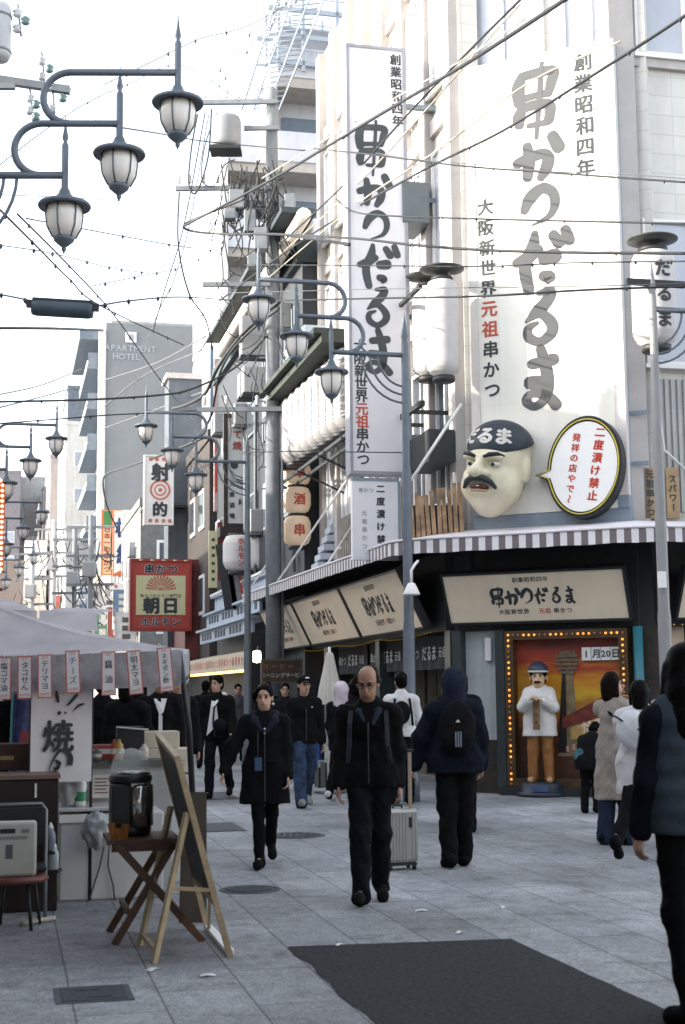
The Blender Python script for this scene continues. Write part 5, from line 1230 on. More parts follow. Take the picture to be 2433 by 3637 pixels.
wire('three faint wires near the top left, second strand', [(282, 0, 30), (262, 130, 28), (250, 230, 26)], .006, mat=thin)
wire('three faint wires near the top left, third strand', [(182, -5, 30), (165, 110, 27), (155, 200, 24)], .006, mat=thin)
wire('faint wires crossing the hotel wall, steepest', [(240, 930, 60), (330, 860, 58), (465, 800, 50)], .03, mat=thin)
wire('faint wires crossing the hotel wall, middle', [(240, 870, 60), (360, 830, 55), (470, 770, 46)], .03, mat=thin)
wire('faint wires crossing the hotel wall, flattest', [(240, 980, 62), (350, 940, 58), (470, 895, 48)], .03, mat=thin)
wire('wire from the hotel roof to the far left with a slack middle', [(160, 890, 60), (90, 910, 50), (-10, 935, 40)], .03, mat=thin)
wire('second wire from the hotel side to the far left', [(185, 845, 70), (100, 880, 55), (-10, 905, 42)], .03, mat=thin)
wire('wire strung low from the tall projecting sign to the middle lamp post', [(560, 1036, 28), (700, 1033, 24), (820, 1035, 21.5), (935, 1036, 20.2)], .009)

# dark box-shaped lamp hanging on a cable, upper left
p = D(143, 708, 16.5); t = thing('hanging_box_lamp', 'dark oblong box lamp hung on a cable in the left sky', 'lamp', Matrix.Translation(p) @ Matrix.Rotation(R(4), 4, 'Y'))
m = MB(); m.lathe([(0, -.36), (.085, -.36), (.098, -.31), (.098, .31), (.085, .36), (0, .36)], 16, xf=Matrix.Rotation(R(90), 4, 'Y')); m.build('body', M('box_lamp_dark', (.045, .065, .08), .5, var=.1), t)
m = MB(); m.box(-.43, -.36, -.03, .03, .0, .09); m.box(.36, .43, -.03, .03, .0, .09); m.build('end_bracket', dark, t)
m = MB(); m.box(-.36, .36, -.05, .05, .08, .115); m.build('top_rail', dark, t)

# ================================================================== lanterns
lant = M('white_paper_lantern', (.52, .495, .485), .7, var=.06, scale=6)
lantw = M('warm_paper_lantern', (.62, .47, .33), .7, var=.08, scale=6, emit=.06)
ringm = M('lantern_cap_black', (.03, .032, .034), .5)
def lantern(P, r, h, label, group, txt=None, mat=lant, cap=True, disc=0.0, tm=None, face=None, tsz=None, name='paper_lantern'):
    t = thing(name, label, 'lantern', frame(P, face or EV), group)
    n = int(h / .055); prof = []
    for i in range(n + 1):
        u = i / n; e = min(1, (min(u, 1 - u) * h / (r * .55)) ** .5) if min(u, 1 - u) * h < r * .55 else 1
        rr_ = r * (.62 + .38 * e); prof += [(rr_, u * h)]
        if i < n: prof += [(rr_ * .985, (u + .5 / n) * h)]
    MB().lathe(prof, 26).build('paper_body', mat, t)
    if cap:
        MB().lathe([(r * .6, -.09), (r * .66, -.07), (r * .66, .0), (0, .0)], 22).build('foot_ring', ringm, t); MB().lathe([(0, h), (r * .66, h), (r * .66, h + .05), (0, h + .06)], 22).build('cap_ring', ringm, t)
    if disc: MB().lathe([(.1, h + .05), (.1, h + .12), (disc * .5, h + .13), (disc, h + .17), (disc, h + .19), (0, h + .25)], 26).build('rain_hood', M('hood_dark', (.05, .055, .05), .5, var=.2), t)
    if txt:
        q = MB(); sz = tsz or min(r * .9, h * .8 / len(txt)); q.text(txt, 0, h * .5, sz, y=0, vertical=True, bold=.045, pitch=h * .8 / len(txt))
        q.v = [(r * 1.004 * math.sin(v[0] / r), -r * 1.004 * math.cos(v[0] / r) - .004 + v[1], v[2]) for v in q.v]
        q.build('lettering', tm or ink, t)
    return t
# two big lanterns between the signs, one by the right lamp
p = D(1016, 862, 21.0); lantern(p, .255, 1.48, 'big white lantern partly behind the left edge of the huge sign', 'big white lanterns of the restaurant', disc=.34)
p = D(980, 862, 22.6); lantern(p, .255, 1.48, 'big white lantern half hidden behind the middle lamp post', 'big white lanterns of the restaurant', disc=.34)
p = D(1502, 792, 19.6); lantern(p, .32, 1.36, 'big white lantern behind the pale lamp post at the right edge', 'big white lanterns of the restaurant', txt='だるま', disc=.36, tsz=.26)
m = MB(FL)
m.box(-21.9, -20.6, -.3, .1, 5.0, 5.5); m.bar((-22.6, -.4, 5.9), (-20.6, -.4, 5.9), .08); m.bar((-22.6, -.4, 7.75), (-20.6, -.4, 7.75), .06)
for x in (-22.4, -21.3): m.bar((x, -.4, 5.9), (x, .28, 5.9), .06)
lb = thing('lantern_bracket', 'dark bracket and box below the two big lanterns', 'bracket', FL); m.xf = None
for o in m.build_each('bar', M('lantern_rack_dark', (.03, .035, .035), .6)): o.parent = lb; o.matrix_parent_inverse = FL.inverted()
# row of white lanterns under the eave
LB = ['ninth lantern of the row under the eave, one from the far end', 'tenth and smallest-looking lantern, right beside the utility pole']
for i in range(10):
    s_ = 24.75 + i * .62
    lantern(ST(s_, 6.0, 6.25 + .02 * i), .295, 1.42, (['first, nearest and largest of the row of white lanterns under the eave', 'second lantern from the near end of the row under the eave', 'third lantern from the near end of the row under the eave', 'fourth lantern from the near end of the row under the eave', 'fifth lantern from the near end of the row under the eave', 'fifth lantern from the far end of the row under the eave', 'fourth lantern from the far end of the row under the eave', 'third lantern from the far end of the row under the eave'] + LB)[i], 'row of white lanterns under the eave', mat=M('shaded_lantern_paper', (.27, .262, .262), .75, var=.06, scale=6), txt='大阪新世界串かつ', tm=M('faint_lettering', (.10, .10, .11), .7), face=(EV * .8 - DV * .6))  # white paper darkened, the row's shade put into its colour
m = MB(FL); m.box(-31.2, -24.2, -.72, -.68, 6.04, 6.10); m.box(-31.2, -24.2, -.40, -.36, 6.04, 6.10)
for i in range(4): m.bar((-24.6 - i * 2.0, -.75, 6.06), (-24.6 - i * 2.0, .28, 5.6), .035)
lb = thing('lantern_rack', 'dark steel rack below the row of white lanterns', 'rack', FL)
for o in m.build_each('bar', M('lantern_rack_dark', (.03, .035, .035))): o.parent = lb; o.matrix_parent_inverse = FL.inverted()
for i, (y0, y1) in enumerate(((1112, 1058), (1176, 1116), (1250, 1182))):
    a_ = D(680, y0, 31.2); hh_ = D(680, y1, 31.2).z - a_.z
    lantern(a_, .31, hh_, ['top one of the three warm beige lanterns stacked by the utility pole', 'middle one of the three warm beige lanterns stacked by the utility pole', 'lowest of the three warm beige lanterns stacked by the utility pole'][i], 'warm beige lanterns stacked by the utility pole', mat=lantw, txt='串' if i != 1 else '酒', tm=red)
for i, (x, lab) in enumerate(((546, 'white lantern with red writing left of the second lamp post'), (595, 'white lantern with red writing between the second lamp post and the utility pole'))):
    a_ = D(x, 1308, 37.5); lantern(a_, .42, .95, lab, 'white lanterns with red writing below the framed sign', txt='ホルモン', tm=red)
# ================================================================== food stall on the left
tentm = M('lavender_tent_cloth', (.62, .595, .61), .8, var=.10, scale=2, bump=.6, bscale=3.5, stain=.15)
def translucent(m, f):
    n, l = m.node_tree.nodes, m.node_tree.links; b = n['Principled BSDF']; o = n['Material Output']; tr = n.new('ShaderNodeBsdfTranslucent'); mx = n.new('ShaderNodeMixShader'); mx.inputs[0].default_value = f
    if b.inputs['Base Color'].links: l.new(b.inputs['Base Color'].links[0].from_socket, tr.inputs['Color'])
    l.new(b.outputs[0], mx.inputs[1]); l.new(tr.outputs[0], mx.inputs[2]); l.new(mx.outputs[0], o.inputs['Surface'])
translucent(tentm, .5)
def V3(x, y, z): return Vector((x, y, z))
def gpt(x, y, z=0): q = G(x, y); return V3(q.x, q.y, z)
FR, FLc, BRc, BLc, PK = V3(-1.24, 10.9, 1.86), V3(-4.3, 10.55, 1.86), V3(-1.45, 13.4, 1.93), V3(-4.5, 13.2, 1.93), V3(-3.0, 12.2, 2.30)
tent = thing('stall_canopy', 'lavender tent canopy over the food stall at lower left', 'canopy', Matrix.Translation(V3(-2.8, 12, 0)))
def tpart(n_, mb, m_, par=tent): o = mb.build(n_, m_); o.parent = par; o.matrix_parent_inverse = tent.matrix_world.inverted(); return o
m = MB()
def patch(a, b, apex, n=10):
    vs, fs = [], []
    for i in range(n + 1):
        u = i / n
        for j in range(n + 1):
            v_ = j / n; e = a.lerp(b, v_); p_ = e.lerp(apex, u)
            p_.z -= .10 * math.sin(math.pi * u) * (.6 + .4 * math.sin(math.pi * v_)) + .035 * math.sin(math.pi * v_) * (1 - u) - .012 * math.sin(9 * v_ + 3 * u)
            vs.append(p_)
    for i in range(n):
        for j in range(n): fs.append((i * (n + 1) + j, i * (n + 1) + j + 1, (i + 1) * (n + 1) + j + 1, (i + 1) * (n + 1) + j))
    m.add(vs, fs, True)
for a_, b_ in ((FLc, FR), (FR, BRc), (BRc, BLc), (BLc, FLc)): patch(a_, b_, PK)
tpart('roof_cloth', m, tentm)
m = MB()
def valance(a, b, n=24, h=.27):
    o = (b - a).cross(UP).normalized() * .02
    for i in range(n):
        p0, p1 = a.lerp(b, i / n), a.lerp(b, (i + 1) / n)
        f0, f1 = .02 * math.sin(i * 1.1), .02 * math.sin((i + 1) * 1.1)
        s0, s1 = .035 * math.sin(math.pi * i / n), .035 * math.sin(math.pi * (i + 1) / n)
        m.add([p0 - V3(0, 0, s0), p1 - V3(0, 0, s1), p1 + o * f1 * 50 * .02 + V3(0, 0, -h - s1), p0 + o * f0 * 50 * .02 + V3(0, 0, -h - s0)], [(0, 1, 2, 3)], True)
valance(FLc, FR); valance(FR, BRc); valance(BRc, BLc)
tpart('valance', m, M('tent_valance', (.42, .42, .45), .85, var=.35, scale=5)); translucent(_mats['tent_valance'], .35)
m = MB(); m.tube([FR + V3(-.02, .03, -.02), FR + V3(.05, .1, -.6), V3(gpt(452, 2052).x, gpt(452, 2052).y, 0)], .024, 8); tpart('pole', m, M('tent_pole_dark', (.03, .033, .035), .4, metal=.4))
m = MB(); m.tube([BRc + V3(-.02, 0, -.02), V3(BRc.x, BRc.y, 0)], .024, 8); tpart('pole', m, M('tent_pole_dark', (.03, .033, .035)))
m = MB(); m.tube([FR + V3(0, .02, -.24), FLc + V3(0, .02, -.24)], .016, 6); m.tube([FR + V3(0, .02, -.24), BRc + V3(0, 0, -.24)], .016, 6); m.tube([BRc + V3(0, 0, -.24), BLc + V3(0, 0, -.24)], .016, 6); tpart('rail', m, M('tent_pole_dark', (.03, .033, .035)))
m = MB(); q = [D(-60, 1392, 16.5), D(85, 1398, 16.5), D(20, 1372, 17.5), D(-60, 1366, 17.5)]; m.add(q + [p_ + V3(0, .0, -.28) for p_ in q[:2]], [(0, 1, 2, 3), (0, 1, 5, 4)]); tag(m.build('stall_canopy', tentm), 'second lavender canopy edge behind the stall at the far left', 'canopy')
m = MB(); q = [D(90, 1398, 15.5), D(222, 1404, 15.5), D(224, 1445, 15.2), D(90, 1440, 15.2)]; m.add(q, [(0, 1, 2, 3)]); m.add([p_ + V3(0, 1.5, .12) for p_ in q[:2]] + q[:2], [(0, 1, 3, 2)]); tag(m.build('stall_canopy', tentm), 'small lavender canopy corner rising just behind the main stall roof', 'canopy')
# hanging price tags
tagw = M('tag_paper', (.68, .65, .66), .8, var=.06); tagr = M('tag_red_edge', (.50, .13, .09), .7, var=.15); tagk = M('tag_ink', (.05, .07, .08), .7)
for i, (x, y0, y1, tx, tilt, lab) in enumerate(((8, 1504, 1602, '塩コマ油', 0, 'price tag cut by the left edge of the photo'), (55, 1502, 1600, 'タコせん', 1, 'price tag reading takosen, second from the left'), (101, 1498, 1598, 'テリマヨ', 1, 'price tag reading terimayo, third from the left'), (164, 1489, 1587, 'チーズ', 2.5, 'pale price tag in front of the brush-lettered cloth'),
        (247, 1491, 1592, '醤油', 1, 'price tag with one blue and one grey character'), (304, 1489, 1590, '明太マヨ', 5, 'tilted price tag second from the right'), (374, 1482, 1584, 'ネギポン酢', 5, 'rightmost price tag near the tent pole'))):
    Y = 10.52; a_ = D(x, y1, Y); h_ = D(x, y0, Y).z - a_.z; w_ = .105
    t = thing('price_tag', lab, 'price tag', frame(a_ + V3(0, 0, h_), EV) @ Matrix.Rotation(R(-tilt), 4, 'Y') @ Matrix.Translation((0, 0, -h_)), 'price tags hanging along the stall front')
    m = MB(); m.box(-w_ / 2, w_ / 2, 0, .003, 0, h_); m.build('card', tagr, t)
    m = MB(); m.box(-w_ / 2 + .009, w_ / 2 - .009, -.0015, -.0002, .009, h_ - .009); m.build('paper', tagw, t)
    q = MB(); n_ = len(tx); q.text(tx, 0, h_ * .53, min(.062, h_ * .7 / n_), y=-.0025, vertical=True, bold=.025, pitch=h_ * .68 / n_)
    q.build('lettering', tagk if i not in (3,) else M('tag_blue_ink', (.16, .24, .34), .7), t)
    q = MB(); q.text('600円', 0, h_ * .09, .026, y=-.0025, bold=.02); q.text('玉子', 0, h_ * .93, .022, y=-.0025, bold=.02); q.build('red_lettering', tagr, t)
    m = MB(); m.tube([(0, 0, h_), (0, .35, h_ + .04)], .002, 4); m.build('string', white, t)
# brush-lettered cloth
Y = 10.8; a_, b_, c_ = D(106 / K + 0, 2770 / K, Y), D(320 / K, 2745 / K, Y), D(105 / K, 2425 / K, Y)
t = thing('lettered_cloth', 'white cloth with big black brush writing hanging in the stall', 'banner', frame(a_, EV))
W_ = (b_ - a_).length; H_ = c_.z - a_.z
m = MB()
for i in range(12):
    u0, u1 = i / 12, (i + 1) / 12; m.add([(W_ * u0, .012 * math.sin(5 * u0), -.02), (W_ * u1, .012 * math.sin(5 * u1), -.02), (W_ * u1, 0, H_), (W_ * u0, 0, H_)], [(0, 1, 2, 3)], True)
m.build('cloth', M('plain_white_cloth', (.78, .77, .78), .85, var=.05), t)
q = MB(); q.text('焼', W_ * .45, H_ * .44, .25, y=-.016, bold=.03, sx=.95)
def stroke(pts):
    c_ = catmull(pts, 6); L, R_ = [], []
    for i, p_ in enumerate(c_):
        a2, b2 = c_[max(i - 1, 0)], c_[min(i + 1, len(c_) - 1)]; dx, dz = b2[0] - a2[0], b2[1] - a2[1]; l_ = math.hypot(dx, dz) or 1
        L.append((p_[0] - dz / l_ * p_[2], -.017, p_[1] + dx / l_ * p_[2])); R_.append((p_[0] + dz / l_ * p_[2], -.017, p_[1] - dx / l_ * p_[2]))
    q.add(L + R_, [(i, i + 1, len(L) + i + 1, len(L) + i) for i in range(len(L) - 1)])
sx_, sz_ = W_ / 740, H_ / 1140        # strokes measured on an enlarged view of the cloth
for pl in ([(420, 60, 4), (470, 20, 20), (540, -60, 26), (570, -80, 10)], [(500, 130, 2), (570, 60, 18), (640, 35, 14)], [(300, -150, 10), (310, -60, 26), (330, 20, 16)], [(225, 900, 4), (245, 760, 12), (320, 620, 22), (360, 580, 26), (430, 590, 34), (480, 660, 44), (475, 760, 44)], [(300, 690, 18), (330, 720, 30), (350, 740, 30), (290, 830, 24)], [(225, 900, 6), (215, 1000, 8), (230, 1060, 10)], [(270, 780, 8), (320, 800, 20), (350, 770, 24)]):
    stroke([(x * sx_, H_ - (y + 220) * sz_, w_ * sx_ * .8) for x, y, w_ in pl])
for x, y, r_ in ((340, 140, 24), (415, 140, 15)): ring(q, (x * sx_, H_ - (y + 220) * sz_), 0, r_ * sx_, -.017)
q.build('brush_lettering', ink, t)
m = MB(); m.tube([(-.05, 0.01, H_), (W_ + .05, .01, H_)], .012); m.tube([(0, .02, -.9), (0, .02, H_)], .012); m.tube([(W_, .02, -.9), (W_, .02, H_)], .012); m.build('frame', dark, t)
# chest freezer and the counter behind it
fz = M('freezer_white', (.56, .56, .55), .45, var=.08, stain=.3); rubber = M('grey_gasket', (.10, .11, .10), .6)
p = gpt(134, 2064); t = thing('chest_freezer', 'white chest freezer with a metal tray edge under the stall', 'freezer', frame(p, EV))
m = MB(); m.box(0, .78, 0, .55, .0, .64, bev=.015); m.build('body', fz, t)
m = MB(); m.box(-.02, .45, -.03, .5, .655, .685, bev=.006); m.build('tray', M('tray_steel', (.6, .6, .6), .3, metal=.6), t)
m = MB(); m.box(-.005, .36, -.02, -.002, .575, .635); m.build('trim', alu, t)
m = MB(); m.box(.02, .76, .02, .5, -.02, 0); m.build('plinth', dark, t)
m = MB(); m.tube([(.34, -.03, .45), (.30, -.03, .25), (.22, -.04, .0), (.2, -.1, -.0)], .006, 6); m.tube([(.37, -.03, .45), (.36, -.03, .25), (.40, -.04, .1), (.41, -.06, .0)], .006, 6); m.build('power_cable', dark, t)
p = D(126, 1880, 11.45); t = thing('stall_counter', 'pale grey counter with a dark rim behind the freezer', 'counter', frame(V3(p.x, 11.45, 0), EV))
m = MB(); m.box(0, .92, 0, .7, 0, .95); m.build('body', M('counter_grey', (.40, .41, .40), .6, var=.1, stain=.3), t); m = MB(); m.box(-.02, .95, -.03, .72, .951, 1.0); m.build('rim', rubber, t)
p2 = D(362, 1880, 11.9); m = MB(); m.box(p2.x - p.x - .05, p2.x - p.x + .34, .3, .9, 0, .86); m.build('side_box', fz, t)
CT = lambda x, Y=11.75: V3(D(x, 1700, Y).x, Y, 1.002)
def boxthing(nm, lab, cat, P_, w_, d_, h_, mt, group=None, extra=None, bev=.008):
    t_ = thing(nm, lab, cat, frame(P_, EV), group); m_ = MB(); m_.box(-w_ / 2, w_ / 2, 0, d_, 0, h_, bev=bev); m_.build('body', mt, t_)
    if extra: extra(t_)
    return t_
def rw(t_): m_ = MB(); m_.box(-.165, .165, -.002, -.0005, .05, .09); m_.build('stripe', whitef, t_)
boxthing('striped_box', 'flat red and white striped box on the counter beside the cloth', 'box', CT(238, 11.6), .32, .25, .12, M('box_red', (.34, .06, .04), .6, var=.2), extra=rw)
def lid(t_): m_ = MB(); m_.bar((-.12, .0, .26), (.14, .0, .235), .03, .012); m_.build('bright_edge', alu, t_)
boxthing('black_case', 'black upright case with a bright top edge on the counter', 'case', CT(300, 11.8), .22, .22, .26, dark, extra=lid)
card = M('cream_cardboard', (.60, .54, .43), .75, var=.08)
def dots(t_):
    m_ = MB()
    for i in range(10):
        for j in range(2): m_.box(-.2 + i * .042, -.18 + i * .042, -.002, -.0005, .06 + j * .03, .075 + j * .03)
    m_.build('print_dots', M('card_print', (.40, .34, .26), .8), t_)
boxthing('cardboard_box', 'lower cream cardboard box with printed dots behind the popcorn machine', 'box', V3(D(366, 1700, 11.9).x, 12.0, 1.002 - .13), .52, .3, .20, card, 'cream boxes on the stall counter', dots)
boxthing('cardboard_box', 'upper cream cardboard box behind the popcorn machine', 'box', V3(D(352, 1700, 11.9).x, 12.02, 1.075), .40, .28, .14, card, 'cream boxes on the stall counter')
# bottle and plastic bags on the freezer
p = gpt(134, 2064); bp_ = V3(D(183, 1800, 11.0).x, 11.02, .686)
t = thing('squeeze_bottle', 'white squeeze bottle with a red cap ring and green label', 'bottle', Matrix.Translation(bp_))
MB().lathe([(.04, 0), (.042, .02), (.042, .17), (.03, .21), (.018, .235)], 16).build('body', M('bottle_white', (.66, .66, .62), .4), t); MB().lathe([(.0425, .04), (.0430, .05), (.0430, .10), (.0425, .11)], 16).build('label', M('label_green', (.05, .26, .12), .5), t)
MB().lathe([(.022, .235), (.024, .25), (.020, .265)], 12).build('cap_ring', redp, t); MB().lathe([(.018, .265), (.012, .30), (0, .33)], 12).build('nozzle', M('bottle_white', (.66, .66, .62)), t)
for i, (x, z, lab) in enumerate(((150, .69, 'crumpled white plastic bag on the freezer tray'), (222, .35, 'translucent grey plastic bag hanging at the freezer front'))):
    bm = bmesh.new(); bmesh.ops.create_icosphere(bm, subdivisions=4, radius=1)
    for v in bm.verts:
        n_ = noise.noise(v.co * 2.2 + V3(i * 5, 0, 0)) * .35 + noise.noise(v.co * 6) * .15; v.co *= 1 + n_
        v.co.x *= .10; v.co.y *= .07; v.co.z = v.co.z * .13 + (.12 if i == 0 else .17)
    m = MB(); m.add([v.co[:] for v in bm.verts], [[v.index for v in f.verts] for f in bm.faces], True); bm.free()
    tag(m.build('plastic_bag', M('bag_film_%d' % i, (.62, .62, .60) if i == 0 else (.38, .40, .40), .35, var=.2, scale=8, alpha=.8), mw=Matrix.Translation(V3(D(x, 1800, 10.8).x, 11.05 if i == 0 else 10.78, z))), lab, 'bag', 'plastic bags at the freezer')
# folding wooden table with the popcorn machine
brownw = M('table_brown_wood', (.10, .048, .025), .5, var=.3, scale=6)
tl_, tr_ = D(250, 1916, 9.0), D(420, 1905, 9.1); tz = .635
t = thing('folding_table', 'small folding wooden table with crossed legs by the easel', 'table', frame(V3(tl_.x, 8.98, 0), EV))
w_ = tr_.x - tl_.x
m = MB()
for k in range(5): m.box(0, w_, k * .105, k * .105 + .10, tz - .025, tz)
m.build('tabletop', brownw, t); m = MB(); m.box(.02, w_ - .02, .02, .05, tz - .075, tz - .026); m.box(.02, w_ - .02, .46, .49, tz - .075, tz - .026); m.build('apron', brownw, t)
xl = gpt(268, 2160).x - tl_.x; xr = gpt(472, 2152).x - tl_.x
for y in (.0, .48):
    m = MB(); m.bar((.05, y, tz - .03), (xr, y, 0), .045, .03, up=V3(0, 1, 0)); m.build('leg', brownw, t); m = MB(); m.bar((w_ - .04, y + .035, tz - .03), (xl, y + .035, 0), .045, .03, up=V3(0, 1, 0)); m.build('leg', brownw, t)
m = MB(); m.bar((xl * .5 + .1, .0, .2), (xl * .5 + .1, .5, .2), .03); m.build('stretcher', brownw, t)
mp_ = V3(D(302, 1900, 9.2).x, 9.2, tz + .001); t = thing('popcorn_machine', 'dark countertop machine with a glass dome on the folding table', 'machine', frame(mp_, EV))
m = MB(); m.lathe([(.125, 0), (.135, .02), (.135, .05), (.125, .06)], 24, c=(0, .13, 0)); m.box(-.13, .0, .02, .24, .06, .33, bev=.015); m.build('body', M('machine_black', (.02, .02, .02), .35), t)
m = MB(); m.tube([(.11, .02, .05), (.11, .02, .34)], .011); m.tube([(.11, .24, .05), (.11, .24, .34)], .011); m.lathe([(.13, .33), (.14, .345), (.14, .37), (.125, .385)], 24, c=(0, .13, 0)); m.build('ring', M('machine_black', (.02, .02, .02)), t)
m = MB(); m.lathe([(.055, .06), (.055, .30), (.03, .32)], 16, c=(.05, .03, 0)); m.lathe([(.05, .06), (.05, .32)], 16, c=(.095, .10, 0)); m.lathe([(.02, .06), (.02, .18)], 12, c=(.04, .03, 0)); m.lathe([(.018, .06), (.018, .15)], 12, c=(.085, .03, 0)); m.lathe([(.07, .375), (.11, .386), (.11, .4), (.06, .41)], 20, c=(.02, .13, 0)); m.build('chrome', M('chrome', (.62, .62, .60), .15, metal=.9), t)
m = MB(); m.lathe([(.128, .40), (.128, .43), (.11, .49), (.07, .535), (.0, .55)], 24, c=(0, .13, 0)); m.build('dome', M('dome_glass', (.62, .66, .64), .08, var=0, alpha=.32), t)
t = thing('snack_packet', 'orange snack packets in front of the popcorn machine', 'packet', frame(V3(D(281, 1900, 9.0).x, 9.02, tz + .001), EV)); m = MB()
m.bar((-.05, 0, 0), (-.075, .02, .10), .05, .02); m.bar((.0, .01, 0), (.02, .03, .09), .05, .02); m.bar((-.03, -.02, .0), (-.02, -.01, .07), .06, .02); m.build('packet', M('packet_orange', (.30, .12, .03), .5, var=.5, scale=20), t)
# easel board
pine = M('pale_pine', (.40, .31, .19), .6, var=.2, scale=9); bb = M('blackboard', (.035, .036, .033), .6, var=.25, scale=3)
b0, b1 = V3(-.685, 8.597, 0), V3(-.90, 9.5, 0); t0, t1 = D(407, 1738, 8.55), D(362, 1684, 9.42)
T = thing('easel_board', 'leaning folding blackboard with pale pine frame beside the stall', 'easel', Matrix.Translation(V3(-.95, 8.9, 0)))
def ep(n_, mb, m_): o = mb.build(n_, m_); o.parent = T; o.matrix_parent_inverse = T.matrix_world.inverted(); return o
nrm = (t0 - b0).cross(b1 - b0).normalized()
m = MB(); m.bar(b0, t0, .04, .035, up=nrm); ep('frame_post', m, pine); m = MB(); m.bar(b1, t1, .04, .035, up=nrm); ep('frame_post', m, pine)
m = MB(); m.bar(t0, t1, .04, .03, up=nrm); ep('top_rail', m, pine)
lo0, lo1 = b0.lerp(t0, .27), b1.lerp(t1, .27); m = MB(); m.bar(lo0, lo1, .04, .03, up=nrm); ep('lower_rail', m, pine)
m = MB(); d_ = nrm * .008; m.add([lo0 + d_, lo1 + d_, t1 + d_, t0 + d_, lo0 - d_, lo1 - d_, t1 - d_, t0 - d_], [(0, 1, 2, 3), (7, 6, 5, 4), (0, 4, 5, 1), (2, 6, 7, 3)]); ep('blackboard', m, bb)
l0, l1 = gpt(352, 2205), gpt(320, 2166); u0, u1 = D(428, 1859, 8.56), D(391, 1846, 9.2)
m = MB(); m.bar(l0, u0, .03, .03); ep('support_leg', m, pine); m = MB(); m.bar(l1, u1, .03, .03); ep('support_leg', m, pine); m = MB(); m.bar(l0.lerp(u0, .08), l1.lerp(u1, .08), .025); ep('support_stretcher', m, pine)
m = MB(); m.bar(l0.lerp(u0, .49), b0.lerp(t0, .335), .03, .02); ep('spreader', m, pine)
m = MB(); m.bar(b0 + V3(0, 0, .03), b1 + V3(0, 0, .03), .05, .02); ep('foot_bar', m, white)
m = MB(); m.bar(b1.lerp(t1, .02) + V3(.02, -.1, .0), b0.lerp(t0, .30) + V3(-.05, .25, .0), .02); ep('brace', m, pine)
bp0, bp1 = gpt(405, 2118), gpt(466, 2122)
t = thing('brown_board', 'brown plywood board leaning behind the easel', 'board', Matrix.Translation(bp0)); m = MB(); z_ = .85
m.add([(0, .1, 0), (bp1.x - bp0.x, .1, 0), (bp1.x - bp0.x - .02, .3, z_), (0, .3, z_)], [(0, 1, 2, 3)]); m.add([(0, .12, 0), (bp1.x - bp0.x, .12, 0), (bp1.x - bp0.x - .02, .32, z_), (0, .32, z_)], [(3, 2, 1, 0)]); m.build('sheet', M('brown_ply', (.07, .055, .04), .7, var=.3), t)
# left end of the stall: dark cabinet, stool with a pale case, bottles, flag
db = M('dark_brown_lacquer', (.016, .009, .008), .45, var=.3)
p = D(-40, 1900, 10.3); t = thing('dark_cabinet', 'dark brown cabinet at the lower left edge', 'cabinet', frame(V3(p.x, 10.3, 0), EV)); wl_ = D(130, 1900, 10.3).x - p.x
m = MB(); m.box(0, wl_, 0, .5, 0, .93, bev=.01); m.build('body', db, t); m = MB(); m.box(-.01, wl_ + .01, -.02, .52, .931, .96); m.build('top_edge', M('worn_edge', (.16, .10, .08), .5, var=.4), t); m = MB(); m.box(wl_ - .17, wl_ - .155, -.01, -.001, .80, .90); m.build('handle', alu, t)
p = D(30, 1740, 11.2); t = boxthing('brown_crate', 'brown wooden crate behind the cabinet at the left edge', 'crate', V3(p.x, 11.0, .96), .36, .3, .2, M('crate_brown', (.06, .028, .02), .6, var=.3), extra=lambda t_: MB().box(-.05, .05, -.004, -.001, .08, .11).build('plate', M('brass_plate', (.3, .24, .12), .4, metal=.5), t_))
p = D(36, 1990, 9.7); t = thing('round_stool', 'round stool with a reddish seat rim holding the pale case', 'stool', Matrix.Translation(V3(p.x, 9.72, 0))); m = MB(); m.lathe([(.0, .30), (.2, .30), (.215, .315), (.205, .335), (0, .335)], 24); m.build('seat', M('stool_red_brown', (.16, .05, .035), .4, var=.2), t)
for k in range(4):
    a_ = R(45 + 90 * k); m = MB(); m.tube([(.14 * math.cos(a_), .14 * math.sin(a_), .30), (.19 * math.cos(a_), .19 * math.sin(a_), 0)], .012); m.build('leg', dark, t)
t = thing('plastic_case', 'pale plastic carrying case standing on the stool', 'case', frame(V3(D(42, 1900, 9.7).x, 9.66, .336), EV)); pc = M('case_cream', (.50, .49, .43), .5, var=.08)
m = MB(); m.box(-.16, .13, 0, .10, 0, .36, bev=.02); m.build('shell', pc, t); m = MB(); m.box(-.11, -.01, -.006, -.001, .285, .315, bev=.002); m.build('grip_hole', dark, t); m = MB(); m.box(-.07, -.025, -.004, -.001, .12, .21); m.build('label', M('case_label', (.10, .11, .12), .5), t)
m = MB(); m.box(-.16, .07, -.003, -.001, .245, .265); m.build('groove_shadow', M('case_shadow_grey', (.26, .26, .24), .6), t); m = MB(); m.box(.03, .08, -.004, -.001, .285, .31); m.build('emblem', M('case_emblem', (.20, .22, .24), .5), t)  # grey strip paints the groove's shadow line onto the shell
m = MB(); m.box(-.12, .11, .0, .1, -.015, .0); m.build('foot', dark, t)
t = thing('chair', 'folding chair with a metal rim back behind the pale case', 'chair', frame(V3(D(48, 1900, 10.0).x, 10.0, 0), EV)); m = MB(); m.tube([(-.17, 0, .35), (-.17, .04, .74), (-.14, .045, .78), (.14, .045, .78), (.17, .04, .74), (.17, 0, .35), (.17, -.1, 0)], .012, 8); m.build('frame', galv, t); m = MB(); m.box(-.155, .155, .02, .04, .50, .76, bev=.005); m.build('backrest', dark, t); m = MB(); m.box(-.17, .17, -.3, 0, .36, .39, bev=.01); m.build('seat', dark, t)
